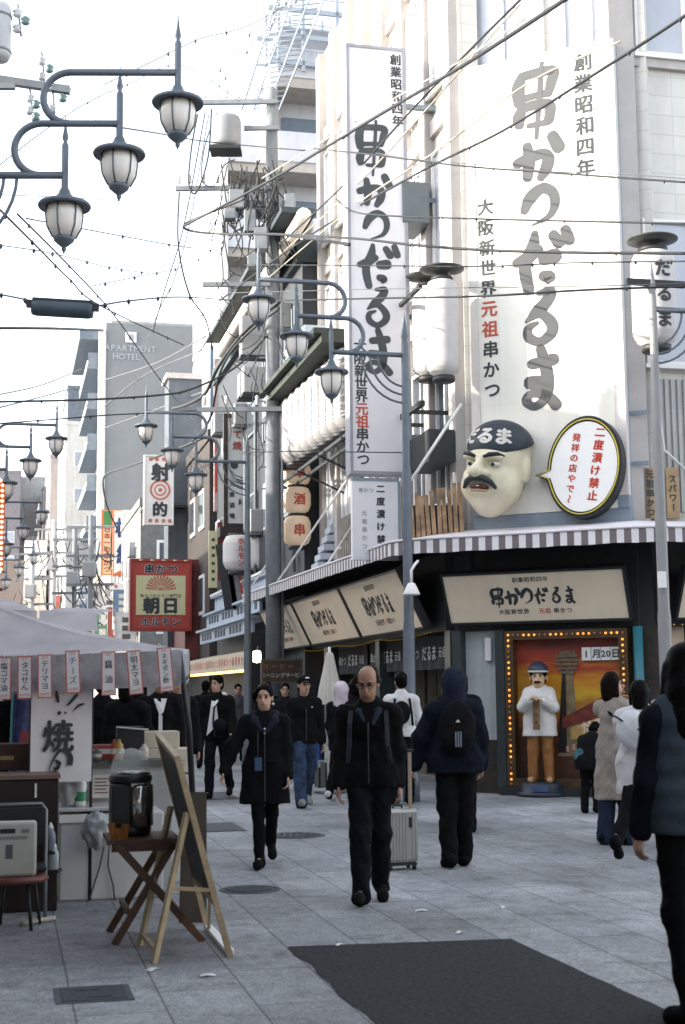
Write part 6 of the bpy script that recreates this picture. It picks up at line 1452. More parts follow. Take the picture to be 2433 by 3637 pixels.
for i, (x, z, c, lab) in enumerate(((118, .47, (.16, .19, .23), 'grey-blue plastic bottle hanging beside the freezer'), (126, .34, (.35, .38, .40), 'pale spray bottle below the grey-blue one'))):
    t = thing('bottle', lab, 'bottle', Matrix.Translation(V3(D(x, 1950, 10.28).x, 10.24, z - .03)), 'bottles beside the freezer'); MB().lathe([(.03, 0), (.036, .01), (.036, .11), (.02, .15)], 14).build('body', M('bottle_col_%d' % i, c, .35, var=.15), t); MB().lathe([(.02, .15), (.018, .165), (.008, .19), (0, .2)], 10).build('cap', M('bottle_white', (.66, .66, .62)), t)
    m = MB(); m.box(-.04, .04, -.04, .1, -.02, -.001); m.build('holder', dark, t)
t = thing('flag_banner', 'blue and red flag banner with a turquoise edge at the left of the stall', 'banner', frame(D(20, 1790, 12.4), EV)); H2 = D(20, 1590, 12.4).z - D(20, 1790, 12.4).z
m = MB()
for i in range(10):
    u0, u1 = i / 10, (i + 1) / 10; f_ = lambda u: .03 * math.sin(9 * u)
    m.add([(.26 * u0 * .6, f_(u0), 0), (.26 * u1 * .6, f_(u1), 0), (.2 * u1 + .02, f_(u1), H2), (.2 * u0 + .02, f_(u0), H2)], [(0, 1, 2, 3)], True)
m.build('cloth', M('flag_blue', (.10, .11, .26), .8, var=.5, scale=7), t); m = MB(); m.add([(.07, -.04, H2 * .3), (.17, -.04, H2 * .28), (.2, -.04, H2 * .55), (.1, -.04, H2 * .6)], [(0, 1, 2, 3)]); m.build('red_patch', M('flag_red', (.40, .10, .10), .8, var=.3), t); m = MB(); m.tube([(-.01, 0, -.8), (.02, 0, H2 + .05)], .01); m.build('pole', M('turquoise_pole', (.10, .35, .35), .5), t)
m = MB(); q0, q1 = gpt(48, 2122), gpt(125, 2108); m.tube([q0 + V3(0, 0, .02), q1 + V3(0, 0, .02)], .016); tag(m.build('plastic_pipe', M('pipe_cream', (.45, .42, .34), .5, var=.3, scale=20)), 'short pale pipe lying on the ground under the stall', 'pipe')
m = MB(); gq = [gpt(-40, 2150), gpt(300, 2130), gpt(420, 2060), gpt(280, 1960)]
# ================================================================== things standing by the shop
t = thing('closed_parasol', 'closed cream parasol standing by the shopfront behind the crowd', 'parasol', Matrix.Translation(V3(D(756, 1700, 21.8).x, 21.8, 0)))
zt_, zb_ = D(757, 1490, 21.8).z, D(757, 1612, 21.8).z
m = MB(); n_ = 22; vs, fs = [], []
prof = [(.0, zt_ + .02), (.05, zt_ - .05), (.09, zt_ - .3), (.14, zt_ - .55), (.16, zb_ + .1), (.17, zb_)]
for r_, z in prof:
    for k in range(n_): rr_ = r_ * (1 + .22 * ((-1) ** k)); vs.append((rr_ * math.cos(2 * math.pi * k / n_), rr_ * math.sin(2 * math.pi * k / n_), z))
for i in range(len(prof) - 1):
    for k in range(n_): fs.append((i * n_ + k, i * n_ + (k + 1) % n_, (i + 1) * n_ + (k + 1) % n_, (i + 1) * n_ + k))
m.add(vs, fs); m.build('cloth', M('parasol_cream', (.66, .62, .55), .8, var=.08), t); m = MB(); m.tube([(0, 0, 0), (0, 0, zt_ + .06)], .022); m.build('pole', white, t); m = MB(); m.lathe([(.25, 0), (.25, .05), (.06, .08), (.03, .2)], 18); m.build('base', galv, t)
pc_ = gpt(727, 1793); t = thing('traffic_cone', 'blue plastic cone beside the man in jeans', 'cone', Matrix.Translation(pc_)); MB().lathe([(.14, .03), (.12, .08), (.05, .62), (.03, .66), (0, .66)], 20).build('cone', M('cone_blue', (.02, .06, .26), .5, var=.1), t); MB().box(-.18, .18, -.18, .18, 0, .03, bev=.008).build('foot', M('cone_foot', (.02, .03, .08), .6), t)
for i, (x, y0, y1, Y, c, lab) in enumerate(((765, 1650, 1790, 22.6, (.5, .5, .48), 'pale upright menu board between the cone and the elderly man'), (775, 1640, 1700, 24, (.30, .22, .16), 'small leaning poster by the parasol'), (750, 1740, 1800, 23.0, (.42, .42, .42), 'pale low crate behind the blue cone'))):
    a_ = D(x, y1, Y); h_ = D(x, y0, Y).z - a_.z; t = thing('menu_stand', lab, 'stand', frame(V3(a_.x, Y, 0), EV), 'boards and crates by the shop entrance'); z0_ = max(0, a_.z)
    m = MB(); m.box(-.14, .14, 0, .05, z0_ + .02, z0_ + h_, bev=.006); m.build('panel', M('stand_%d' % i, c, .6, var=.4, scale=12), t); m = MB(); m.box(-.15, -.12, -.03, .3, 0, z0_ + .3); m.box(.12, .15, -.03, .3, 0, z0_ + .3); m.build_each('leg', dark, t)
# silver suitcase
p = gpt(924, 1993); t = thing('suitcase', 'ribbed silver cabin suitcase pulled by the man in the hooded jacket', 'suitcase', frame(p, EV) @ Matrix.Rotation(R(6), 4, 'Z'))
sil = M('suitcase_silver', (.36, .37, .36), .35, metal=.55, var=.1)
m = MB(); m.box(-.145, .145, 0, .20, .06, .52, bev=.03); m.build('shell', sil, t); m = MB()
for k in range(9):
    if k not in (6,): m.box(-.12 + k * .029, -.11 + k * .029, -.006, .0, .09, .49)
m.build('rib', M('suitcase_silver', (.3, .3, .3)), t)
m = MB(); m.box(.055, .085, -.012, -.001, .36, .45, bev=.004); m.build('lock', dark, t); m = MB(); m.box(-.13, .13, .01, .19, .04, .062); m.build('base', dark, t)
for x in (-.11, .11):
    for y in (.03, .17): m = MB(); m.lathe([(.024, -.012), (.024, .012)], 12, xf=Matrix.Translation((x, y, .024)) @ Matrix.Rotation(R(90), 4, 'Y')); m.build('wheel', dark, t)
hz = D(945, 1722, 12.6).z
m = MB(); m.box(.095, .125, .09, .11, .52, hz); m.build('telescopic_handle', M('handle_tan', (.34, .27, .20), .45, metal=.3), t); m = MB(); m.box(.02, .15, .085, .115, hz, hz + .03, bev=.01); m.build('grip', dark, t)
m = MB(); m.tube([(-.05, .1, .52), (-.05, .1, .545), (.03, .1, .545), (.03, .1, .52)], .01); m.build('top_handle', dark, t)
# small things on the counter and hanging in the stall
for i, (x, Y, r_, h_, c_, lab) in enumerate(((330, 11.55, .035, .13, (.55, .52, .46), 'stack of paper cups beside the black case on the counter'), (262, 11.5, .03, .17, (.30, .06, .03), 'red sauce bottle right of the striped box'), (273, 11.5, .03, .17, (.40, .30, .06), 'yellow sauce bottle right of the red one'), (222, 11.5, .04, .10, (.12, .12, .12), 'dark tin left of the striped box on the counter'))):
    t = thing('counter_item', lab, 'container', Matrix.Translation(CT(x, Y)), 'small containers on the stall counter'); MB().lathe([(r_ * .8, 0), (r_, .01), (r_, h_ * .75), (r_ * .5, h_ * .85), (r_ * .35, h_), (0, h_)], 14).build('body', M('item_%d' % i, c_, .4, var=.15), t); MB().lathe([(r_ * 1.01, h_ * .3), (r_ * 1.02, h_ * .32), (r_ * 1.02, h_ * .55), (r_ * 1.01, h_ * .57)], 14).build('label', M('item_label', (.55, .5, .42), .6, var=.3, scale=30), t)
for i, (x, y, w_, h_, lab) in enumerate(((232, 1800, .14, .18, 'small paper notice taped on the counter front'), (300, 1830, .11, .15, 'second paper notice low on the counter front'))):
    a_ = D(x, y, 11.44); t = thing('paper_notice', lab, 'notice', frame(V3(a_.x, 11.44, a_.z), EV), 'notices taped to the stall counter'); MB().box(-w_ / 2, w_ / 2, -.004, -.001, -h_ / 2, h_ / 2).build('sheet', M('notice_paper', (.58, .56, .50), .8, var=.1), t)
    m = MB()
    for k in range(5): m.box(-w_ * .38, w_ * (.38 - .1 * (k % 2)), -.0055, -.0042, h_ * (.3 - k * .15), h_ * (.36 - k * .15))
    m.build('print', M('notice_print', (.16, .10, .09), .7, var=.2), t)
# ================================================================== figures: smooth-blended volumes turned into one continuous surface
def surface_nets(f, o, h):
    s = f < 0
    nx, ny, nz = f.shape
    c = [(i, j, k) for i in (0, 1) for j in (0, 1) for k in (0, 1)]
    sl = lambda a, i, j, k: a[i:nx - 1 + i, j:ny - 1 + j, k:nz - 1 + k]
    cnt = sum(sl(s, *q).astype(np.int8) for q in c)
    act = (cnt > 0) & (cnt < 8)
    idx = -np.ones(act.shape, np.int64); ii = np.argwhere(act); idx[act] = np.arange(len(ii))
    vals = {q: f[ii[:, 0] + q[0], ii[:, 1] + q[1], ii[:, 2] + q[2]] for q in c}
    acc = np.zeros((len(ii), 3)); n = np.zeros(len(ii))
    for a in c:
        for ax in range(3):
            if a[ax]: continue
            b = list(a); b[ax] = 1; b = tuple(b)
            va, vb = vals[a], vals[b]; m = (va < 0) != (vb < 0)
            t = np.where(m, va / np.where(m, va - vb, 1), 0)
            p = np.tile(np.array(a, float), (len(ii), 1)); p[:, ax] += t
            acc[m] += p[m]; n[m] += 1
    V = o + h * (ii + acc / n[:, None])
    F = []
    for ax in range(3):
        b, d = (ax + 1) % 3, (ax + 2) % 3
        s0 = np.take(s, range(0, s.shape[ax] - 1), ax); s1 = np.take(s, range(1, s.shape[ax]), ax)
        e = np.argwhere(s0 != s1)
        e = e[(e[:, b] > 0) & (e[:, d] > 0) & (e[:, b] < f.shape[b] - 1) & (e[:, d] < f.shape[d] - 1)]
        fl = s0[e[:, 0], e[:, 1], e[:, 2]]
        def at(db, dd):
            q = e.copy(); q[:, b] += db; q[:, d] += dd; return idx[q[:, 0], q[:, 1], q[:, 2]]
        q = np.stack([at(-1, -1), at(0, -1), at(0, 0), at(-1, 0)], 1)
        q[~fl] = q[~fl][:, ::-1]
        F.append(q)
    return V, np.concatenate(F)
NV = lambda v: np.array(v[:], np.float32)
class Blob:
    """a list of rounded pieces blended with radius k"""
    def __init__(s, k=.03): s.p, s.k, s.cut, s.sub = [], k, [], []
    def cap(s, a, b, ra, rb=None, flat=None, k=None): s.p.append(('c', NV(a), NV(b), ra, ra if rb is None else rb, flat, k)); return s
    def ell(s, c, r, rot=None, k=None): s.p.append(('e', NV(c), np.array(r, np.float32), None if rot is None else np.array(rot.transposed(), np.float32), 0, None, k)); return s
    def chain(s, pts, rs, flat=None, k=None):
        for i in range(len(pts) - 1): s.cap(pts[i], pts[i + 1], rs[i], rs[i + 1], flat, k)
        return s
    def clip(s, p, n): s.p.append(('k', NV(p), NV(Vector(n).normalized()), 0, 0, None, None)); return s      # trims what was added so far
    def plane(s, p, n): s.cut.append((NV(p), NV(Vector(n).normalized()))); return s      # keeps the side the normal points away from
    def minus(s, c, r, k=.01): s.sub.append((NV(c), np.array(r, np.float32), k)); return s
    def mesh(s, h, fold=0.0, seed=0):
        lo, hi = np.full(3, 1e9), np.full(3, -1e9)
        for q in s.p:
            if q[0] == 'k': continue
            if q[0] == 'c': r = max(q[3], q[4]) ; L, H = np.minimum(q[1], q[2]) - r, np.maximum(q[1], q[2]) + r
            else: r = q[2].max(); L, H = q[1] - r, q[1] + r
            lo, hi = np.minimum(lo, L), np.maximum(hi, H)
        lo -= 4 * h + .02; hi += 4 * h + .02
        n = np.ceil((hi - lo) / h).astype(int) + 1
        ax = [(lo[i] + h * np.arange(n[i])).astype(np.float32) for i in range(3)]
        f = np.full(n, 9.0, np.float32)
        for q in s.p:
            if q[0] == 'k':
                X, Y, Z = np.meshgrid(*ax, indexing='ij', sparse=True); f = np.maximum(f, (X - q[1][0]) * q[2][0] + (Y - q[1][1]) * q[2][1] + (Z - q[1][2]) * q[2][2]); continue
            k = s.k if q[6] is None else q[6]; mg = k * 1.5 + 3 * h + .03
            if q[0] == 'c': r = max(q[3], q[4]); L, H = np.minimum(q[1], q[2]) - r - mg, np.maximum(q[1], q[2]) + r + mg
            else: r = q[2].max(); L, H = q[1] - r - mg, q[1] + r + mg
            i0 = np.maximum(0, np.floor((L - lo) / h).astype(int)); i1 = np.minimum(n, np.ceil((H - lo) / h).astype(int) + 1)
            S = tuple(slice(a, b) for a, b in zip(i0, i1))
            X, Y, Z = np.meshgrid(*[ax[i][S[i]] for i in range(3)], indexing='ij', sparse=False)
            P = np.stack([X, Y, Z], -1)
            if q[0] == 'c':
                a, b = q[1], q[2]; pa, ba = P - a, b - a
                if q[5] is not None:
                    nn, ff = np.array(q[5][0], np.float32), q[5][1]; nn = nn / np.linalg.norm(nn)
                    pa = pa + (pa @ nn)[..., None] * nn * (ff - 1)
                t = np.clip((pa @ ba) / max(1e-9, float(ba @ ba)), 0, 1)
                d = np.linalg.norm(pa - t[..., None] * ba, axis=-1) - (q[3] + (q[4] - q[3]) * t)
            else:
                w = P - q[1]
                if q[3] is not None: w = w @ q[3].T
                k0 = np.linalg.norm(w / q[2], axis=-1); k1 = np.linalg.norm(w / (q[2] ** 2), axis=-1)
                d = k0 * (k0 - 1) / np.maximum(k1, 1e-6)
            g = f[S]; hh = np.maximum(k - np.abs(g - d), 0) / k
            f[S] = np.minimum(g, d) - hh * hh * k * .25
        X, Y, Z = np.meshgrid(*ax, indexing='ij', sparse=True)
        for c, r, k in s.sub:
            d = (np.sqrt(((X - c[0]) / r[0]) ** 2 + ((Y - c[1]) / r[1]) ** 2 + ((Z - c[2]) / r[2]) ** 2) - 1) * r.min()
            hh = np.maximum(k - np.abs(f + d), 0) / k; f = np.maximum(f, -d) + hh * hh * k * .25
        if fold:
            sd = seed * 1.7
            w1 = np.sin(21 * Z + 9 * X + 4 * np.sin(7 * Y + 11 * X + sd) + sd); w2 = np.sin(46 * Z - 15 * X + 3 * np.sin(13 * X + 9 * Y + sd))
            w3 = np.sin(14 * X + 12 * Y + 2.5 * np.sin(9 * Z + sd) + 2 * sd)
            cr = 1 - 2.2 * np.abs(np.sin(9 * Z + 13 * X + 5 * np.sin(6 * Z + 8 * X + sd) + 2.5 * np.sin(11 * Y + sd)))      # sharp creases
            f = f + fold * (.45 * w1 + .25 * w2 + .35 * w3 - .75 * np.maximum(cr, 0)).astype(np.float32)
        for p, nn in s.cut: f = np.maximum(f, (X - p[0]) * nn[0] + (Y - p[1]) * nn[1] + (Z - p[2]) * nn[2])
        return surface_nets(f, lo, h)
    def build(s, name, mat, parent, h, fold=0.0, seed=0):
        V, F = s.mesh(h, fold, seed)
        me = bpy.data.meshes.new(name); me.from_pydata(V.tolist(), [], F.tolist()); me.polygons.foreach_set('use_smooth', [True] * len(F)); me.materials.append(mat); me.update()
        o = bpy.data.objects.new(name, me); COL.objects.link(o); o.parent = parent; return o
skin = M('skin', (.46, .27, .19), .5, var=.10, scale=25); skin_d = M('skin_tanned', (.33, .18, .12), .5, var=.12, scale=25)
hair_b = M('black_hair', (.005, .0045, .0045), .5, var=.5, scale=60, bump=.3, bscale=60, spec=.04); hair_g = M('grey_black_hair', (.022, .021, .022), .6, var=.5, scale=70, spec=.05)
eye_w = M('eye_white', (.55, .53, .50), .3, var=0); eye_d = M('eye_dark', (.008, .007, .006), .25, var=0); lipm = M('lips', (.30, .12, .10), .5, var=.1)
def cl(name, col, bump=.3, var=.22, rough=.9, scale=7): return M(name, tuple(c * (.62 if max(col) < .03 else 1) for c in col), rough, var=var, scale=scale, bump=bump, bscale=30, spec=.08)
def skeleton(H, thigh=(0, 0), knee=(0, 0), splay=(2, 2), lean=0, arms=((0, 6, 12), (0, 6, 12)), twist=0, head=(0, 0), crouch=0, girth=1.0, sh=1.0):
    """joints in metres; the figure faces -y. sides: 0 = -x (viewer's left when it faces us), 1 = +x. angles in degrees, forward positive"""
    k = H / 1.70; J = {}
    pel = Vector((0, 0, 0)); fwd = Vector((0, -1, 0))
    for i, sx in enumerate((-1, 1)):
        hip = Vector((sx * .084, 0, -.02)) * k
        a, b, sp = R(thigh[i]), R(knee[i]), R(splay[i]) * sx
        d1 = Vector((math.sin(sp), -math.sin(a), -math.cos(a))).normalized(); kn = hip + d1 * (.425 * k)
        d2 = Vector((math.sin(sp) * .5, -math.sin(a - b), -math.cos(a - b))).normalized(); an = kn + d2 * (.415 * k)
        ft = (a - b) * .75; toe = an + Vector((sx * .02, -math.cos(ft) * .155, -math.sin(-ft) * .155 - .055)) * k if True else None
        heel = an + Vector((0, math.cos(ft) * .05, -math.sin(ft) * .05 - .05)) * k
        J['hip%d' % i], J['knee%d' % i], J['ank%d' % i], J['toe%d' % i], J['heel%d' % i] = hip, kn, an, toe, heel
    Rl = Matrix.Rotation(R(lean), 3, 'X'); Rt = Matrix.Rotation(R(twist), 3, 'Z')
    up = lambda v: Rl @ (Rt @ (Vector(v) * k))
    J['waist'], J['chest'], J['neck'] = up((0, .0, .14)), up((0, -.005, .36)), up((0, .0, .50))
    Rh = Rl @ Rt @ Matrix.Rotation(R(head[1]), 3, 'Z') @ Matrix.Rotation(R(head[0]), 3, 'X')
    J['head'] = J['neck'] + Rh @ (Vector((0, -.02, .155)) * k); J['Rh'] = Rh; J['Rt'] = Rl @ Rt
    for i, sx in enumerate((-1, 1)):
        s_ = up((sx * .168 * sh, .0, .428)); f_, ab, el = [R(q) for q in arms[i][:3]]
        d1 = (Rl @ Rt) @ Vector((sx * math.sin(ab), -math.sin(f_) * math.cos(ab), -math.cos(f_) * math.cos(ab))); e_ = s_ + d1 * (.275 * k)
        inw = R(arms[i][3]) if len(arms[i]) > 3 else 0
        d2 = (Rl @ Rt) @ Vector((sx * math.sin(ab) * .6 - sx * math.sin(inw), -math.sin(f_ + el) * math.cos(inw), -math.cos(f_ + el) * math.cos(inw))).normalized(); w_ = e_ + d2 * (.245 * k)
        J['sh%d' % i], J['elb%d' % i], J['wri%d' % i], J['hd%d' % i] = s_, e_, w_, d2
    low = min(J[n + str(i)].z for n in ('toe', 'heel') for i in (0, 1)) - .028 * k
    for n in J:
        if isinstance(J[n], Vector) and not n.startswith('hd'): J[n] = J[n] - Vector((0, 0, low))
    J['pel'] = Vector((0, 0, -low)); J['k'] = k; J['g'] = girth
    return J
def add_hand(B, J, i, curl=25, spread=1.0, kk=.008):
    k = J['k']; w, d = J['wri%d' % i], J['hd%d' % i].normalized(); sx = -1 if i == 0 else 1
    side = J['Rt'] @ Vector((0, -1, 0)); side = (side - d * side.dot(d)).normalized()      # thumb points forward
    palm_n = d.cross(side) * sx; palm_n.normalize()                                          # faces inwards
    if palm_n.dot(J['Rt'] @ Vector((-sx, 0, 0))) < 0: palm_n = -palm_n
    c = w + d * (.05 * k)
    B.cap(w, c + d * .02 * k, .022 * k, .030 * k, (palm_n, 1.7), kk * 2)
    B.cap(c + d * .03 * k + side * .022 * k, c + d * .03 * k - side * .026 * k, .017 * k, .015 * k, (palm_n, 1.2), kk * 2)
    for q, (off, L, r_) in enumerate(((.030, .070, .0092), (.010, .078, .0095), (-.011, .072, .0092), (-.031, .056, .0082))):
        p0 = c + d * .036 * k + side * off * k; cu = R(curl * (.8 + .15 * q)); d1 = (d * math.cos(cu) + palm_n * math.sin(cu)); p1 = p0 + d1 * L * .5 * k
        d2 = (d * math.cos(cu * 2.1) + palm_n * math.sin(cu * 2.1)); p2 = p1 + d2 * L * .5 * k
        B.chain([p0, p1, p2], [r_ * k, r_ * .95 * k, r_ * .75 * k], None, kk * .6)
    t0 = w + d * .022 * k + side * .022 * k; t1 = t0 + (d * .7 + side * .75).normalized() * .036 * k; t2 = t1 + (d * .95 + side * .25 + palm_n * .25).normalized() * .03 * k
    B.chain([t0, t1, t2], [.013 * k, .0105 * k, .0085 * k], None, kk)
def person(P, rot, H, label, group=None, h=.013, skinm=None, hairm=None, hair='short', top=None, pants=None, shoes=None, face=True, hood=None, cap=None, glasses=False, moustache=None, category='person', name='person', headscale=1.0, seed=1, hands=True, curl=25, body=None, **pose):
    J = skeleton(H, **pose); k = J['k']; g = J['g']; sk = skinm or skin; Rt = J['Rt']; Rh = J['Rh']; hs = headscale
    t = thing(name, label, category, rotz(P, R(rot)), group)
    fw = Rt @ Vector((0, -1, 0))
    hp = lambda x, y, z: J['head'] + Rh @ (Vector((x, y, z)) * k * hs)
    # ---- body
    B = Blob(.03 * k)
    B.ell(hp(0, .012, .045), (.076 * k * hs, .094 * k * hs, .092 * k * hs)); B.ell(hp(0, -.018, -.035), (.060 * k * hs, .070 * k * hs, .075 * k * hs)); B.ell(hp(0, -.040, -.075), (.036 * k * hs, .036 * k * hs, .032 * k * hs))
    if face:
        B.cap(hp(0, -.086, .018), hp(0, -.106, -.024), .009 * k * hs, .014 * k * hs, None, .012 * k); B.ell(hp(0, -.090, -.052), (.024 * k * hs, .012 * k * hs, .012 * k * hs), None, .012 * k)
        for sx in (-1, 1): B.ell(hp(sx * .034, -.078, .034), (.022 * k * hs, .012 * k * hs, .007 * k * hs), None, .012 * k); B.minus(hp(sx * .032, -.096, .014), (.017 * k * hs, .016 * k * hs, .011 * k * hs), .012)
    for sx in (-1, 1): B.ell(hp(sx * .078, .012, .0), (.010 * k * hs, .020 * k * hs, .032 * k * hs), None, .012 * k)
    B.cap(J['neck'] - Vector((0, 0, .03 * k)), J['head'] - Vector((0, 0, .05 * k)), .052 * k, .048 * k)
    for i in (0, 1):
        B.chain([J['sh%d' % i], J['elb%d' % i], J['wri%d' % i]], [.046 * k, .036 * k, .025 * k]); B.cap(J['neck'] - Vector((0, 0, .05 * k)), J['sh%d' % i], .045 * k, .045 * k)
        B.chain([J['hip%d' % i], J['knee%d' % i], J['ank%d' % i]], [.075 * k, .05 * k, .034 * k]); B.cap(J['ank%d' % i], J['toe%d' % i], .03 * k, .024 * k)
        if hands: add_hand(B, J, i, curl)
    B.cap(J['pel'], J['waist'], .105 * k, .095 * k, (fw, 1.35)); B.cap(J['waist'], J['chest'], .10 * k, .12 * k, (fw, 1.4)); B.cap(J['chest'], J['neck'] - Vector((0, 0, .07 * k)), .12 * k, .07 * k, (fw, 1.4))
    B.build('body', sk, t, min(h, .0095) if h < .012 else h)
    if face:
        for sx in (-1, 1):
            m = MB(); c = hp(sx * .031, -.081, .016); m.lathe([(0, -.010 * k), (.012 * k, -.004 * k), (.013 * k, 0), (.012 * k, .005 * k), (0, .009 * k)], 10, c=tuple(c)); m.build('eye', eye_d, t)
            m = MB(); m.tube([hp(sx * .014, -.098, .036), hp(sx * .034, -.096, .041), hp(sx * .052, -.082, .036)], .0042 * k * hs, 5); m.build('eyebrow', hairm or hair_b, t)
        m = MB(); m.tube([hp(-.022, -.092, -.052), hp(-.008, -.102, -.050), hp(.008, -.102, -.050), hp(.022, -.092, -.052)], .0055 * k * hs, 6); m.build('lips', lipm, t)
    if glasses:
        m = MB()
        for sx in (-1, 1): m.tube([hp(sx * .033 + .023 * math.cos(a_), -.112, .014 + .017 * math.sin(a_)) for a_ in np.linspace(0, 2 * math.pi, 15)], .0022 * k, 5); m.tube([hp(sx * .056, -.110, .018), hp(sx * .082, -.0, .02)], .0022 * k, 5)
        m.tube([hp(-.01, -.113, .016), hp(.01, -.113, .016)], .0022 * k, 5); m.build('glasses', eye_d, t)
    if moustache: m = MB(); m.tube([hp(-.036, -.090, -.046), hp(-.014, -.110, -.036), hp(0, -.113, -.038), hp(.014, -.110, -.036), hp(.036, -.090, -.046)], [.004 * k * hs, .009 * k * hs, .008 * k * hs, .009 * k * hs, .004 * k * hs], 6); m.build('moustache', hair_b, t)
    # ---- hair
    hm = hairm or hair_b; A = Blob(.02 * k)
    if hair in ('short', 'long', 'bob', 'tied'):
        A.ell(hp(0, .022, .056), (.086 * k * hs, .100 * k * hs, .094 * k * hs)); A.ell(hp(0, .05, .0), (.078 * k * hs, .062 * k * hs, .085 * k * hs))
        fz_ = .112 if hair == 'tied' else .098; A.minus(hp(0, -.115, -.015), (.080 * k * hs, .088 * k * hs, fz_ * k * hs), .01)
        if hair == 'long': A.chain([hp(0, .04, .03), hp(0, .085, -.12), hp(0, .12, -.25), hp(0, .125, -.36)], [.10 * k, .13 * k, .135 * k, .105 * k], (Rh @ Vector((0, 1, 0)), 1.5)); A.chain([hp(-.07, .0, .03), hp(-.085, .01, -.14), hp(-.08, .03, -.24)], [.04 * k, .045 * k, .03 * k]); A.chain([hp(.07, .0, .03), hp(.085, .01, -.14), hp(.08, .03, -.24)], [.04 * k, .045 * k, .03 * k])
        if hair == 'bob': A.chain([hp(0, .055, .02), hp(0, .07, -.10)], [.085 * k, .075 * k]); A.chain([hp(-.065, .01, .03), hp(-.07, .02, -.09)], [.04 * k, .035 * k]); A.chain([hp(.065, .01, .03), hp(.07, .02, -.09)], [.04 * k, .035 * k])
        if hair == 'tied': A.ell(hp(-.02, .10, .02), (.05 * k, .05 * k, .05 * k)); A.chain([hp(-.05, -.03, .095), hp(-.092, .0, .04), hp(-.088, .03, -.02)], [.022 * k, .026 * k, .02 * k])
    elif hair == 'bald':
        A.chain([hp(-.074, .0, .03), hp(-.060, .07, .02), hp(0, .10, .015), hp(.060, .07, .02), hp(.074, .0, .03)], [.022 * k, .032 * k, .034 * k, .032 * k, .022 * k]); A.chain([hp(-.076, -.01, .06), hp(-.05, .05, .095), hp(0, .08, .10), hp(.05, .05, .095), hp(.076, -.01, .06)], [.017 * k, .026 * k, .026 * k, .026 * k, .017 * k])
    if A.p: A.build('hair', hm, t, max(.009, h * .8), .004, seed)
    if cap:
        A = Blob(.02 * k); A.ell(hp(0, .012, .062), (.088 * k * hs, .104 * k * hs, .086 * k * hs)); A.plane(hp(0, 0, .052), Rh @ Vector((0, -.12, -1))); co = A.build('cap', cap, t, max(.009, h * .8))
        m = MB(); m.add([hp(-.07, -.075, .05), hp(.07, -.075, .05), hp(.055, -.165, .040), hp(-.055, -.165, .040), hp(-.07, -.075, .058), hp(.07, -.075, .058), hp(.055, -.165, .047), hp(-.055, -.165, .047)], [(0, 1, 2, 3), (4, 5, 6, 7), (0, 1, 5, 4), (2, 3, 7, 6), (1, 2, 6, 5), (3, 0, 4, 7)]); m.build('peak', cap, co)
    if hood:
        A = Blob(.03 * k); A.ell(hp(0, .03, .04), (.118 * k, .125 * k, .128 * k)); A.cap(hp(0, .05, -.04), J['neck'] + Vector((0, .02, -.01)), .105 * k, .115 * k); A.minus(hp(0, -.14, .01), (.085 * k, .10 * k, .11 * k)); A.build('hood', hood, t, max(.010, h * .8), .005, seed)
    # ---- clothes
    if pants:
        A = Blob(.035 * k); w = pants.get('w', 1.0); c_ = pants.get('cuff', .0)
        for i in (0, 1):
            a_, b_, c2 = J['hip%d' % i], J['knee%d' % i], J['ank%d' % i]; c2 = c2 - (c2 - b_).normalized() * c_ * k
            A.chain([a_, b_, c2 - Vector((0, 0, .035 * k))], [.090 * k * g * w ** .5, .070 * k * w, .060 * k * w])
        A.cap(J['pel'] + Vector((0, 0, .01)), J['waist'], .128 * k * g, .115 * k * g, (fw, 1.35)); A.build('trousers', pants['m'], t, h, pants.get('fold', .007) * k, seed)
    if top:
        th = top.get('th', .0); A = Blob(.045 * k); hem = top.get('hem', -.06); fl = top.get('flare', 0)
        A.cap(J['pel'] + Vector((0, 0, -.02)), J['waist'], (.135 + th) * k * g, (.122 + th) * k * g, (fw, 1.35)); A.cap(J['waist'], J['chest'], (.125 + th) * k * g, (.142 + th) * k * g, (fw, 1.32)); A.cap(J['chest'], J['neck'] - Vector((0, 0, .09 * k)), (.142 + th) * k * g, (.10 + th) * k, (fw, 1.32))
        for i in (0, 1):
            hi = J['hip%d' % i] + Vector((0, 0, .02 * k)); sx = -1 if i == 0 else 1
            A.cap(hi, J['waist'] + Rt @ Vector((sx * .045 * k, 0, 0)), (.104 + th) * k * g, (.10 + th) * k * g, (fw, 1.15))
            if hem < -.05: A.cap(hi, J['hip%d' % i].lerp(J['pel'] + Vector((0, 0, -.02 * k)), .15) + Vector((sx * fl * k, 0, (hem - .06) * k)), (.106 + th) * k * g, (.112 + th + fl * .6) * k * g, (fw, 1.12))
        A.clip(J['pel'] + Vector((0, 0, hem * k)), Vector((0, 0, -1)))
        for i in (0, 1):
            A.cap(J['neck'] - Vector((0, 0, .045 * k)), J['sh%d' % i] + Vector((0, 0, .0 * k)), (.058 + th * .5) * k, (.060 + th * .5) * k)
            if not top.get('sleeveless'):
                w_ = J['wri%d' % i]; e_ = J['elb%d' % i]; A.chain([J['sh%d' % i], e_, e_.lerp(w_, top.get('sl', .98))], [(.060 + th * .6) * k, (.053 + th * .7) * k, (.042 + th * .6) * k])
        if top.get('collar', 1): A.cap(J['neck'] - Vector((0, 0, .06 * k)), J['neck'] + Vector((0, .005, .012 * k)), (.075 + th) * k, (.064 + th * .5) * k)
        for mn in top.get('minus', []): A.minus(J['chest'] + Rt @ (Vector(mn[0]) * k), [q * k for q in mn[1]])
        jk = A.build(top.get('name', 'jacket'), top['m'], t, h, top.get('fold', .008) * k, seed + 3)
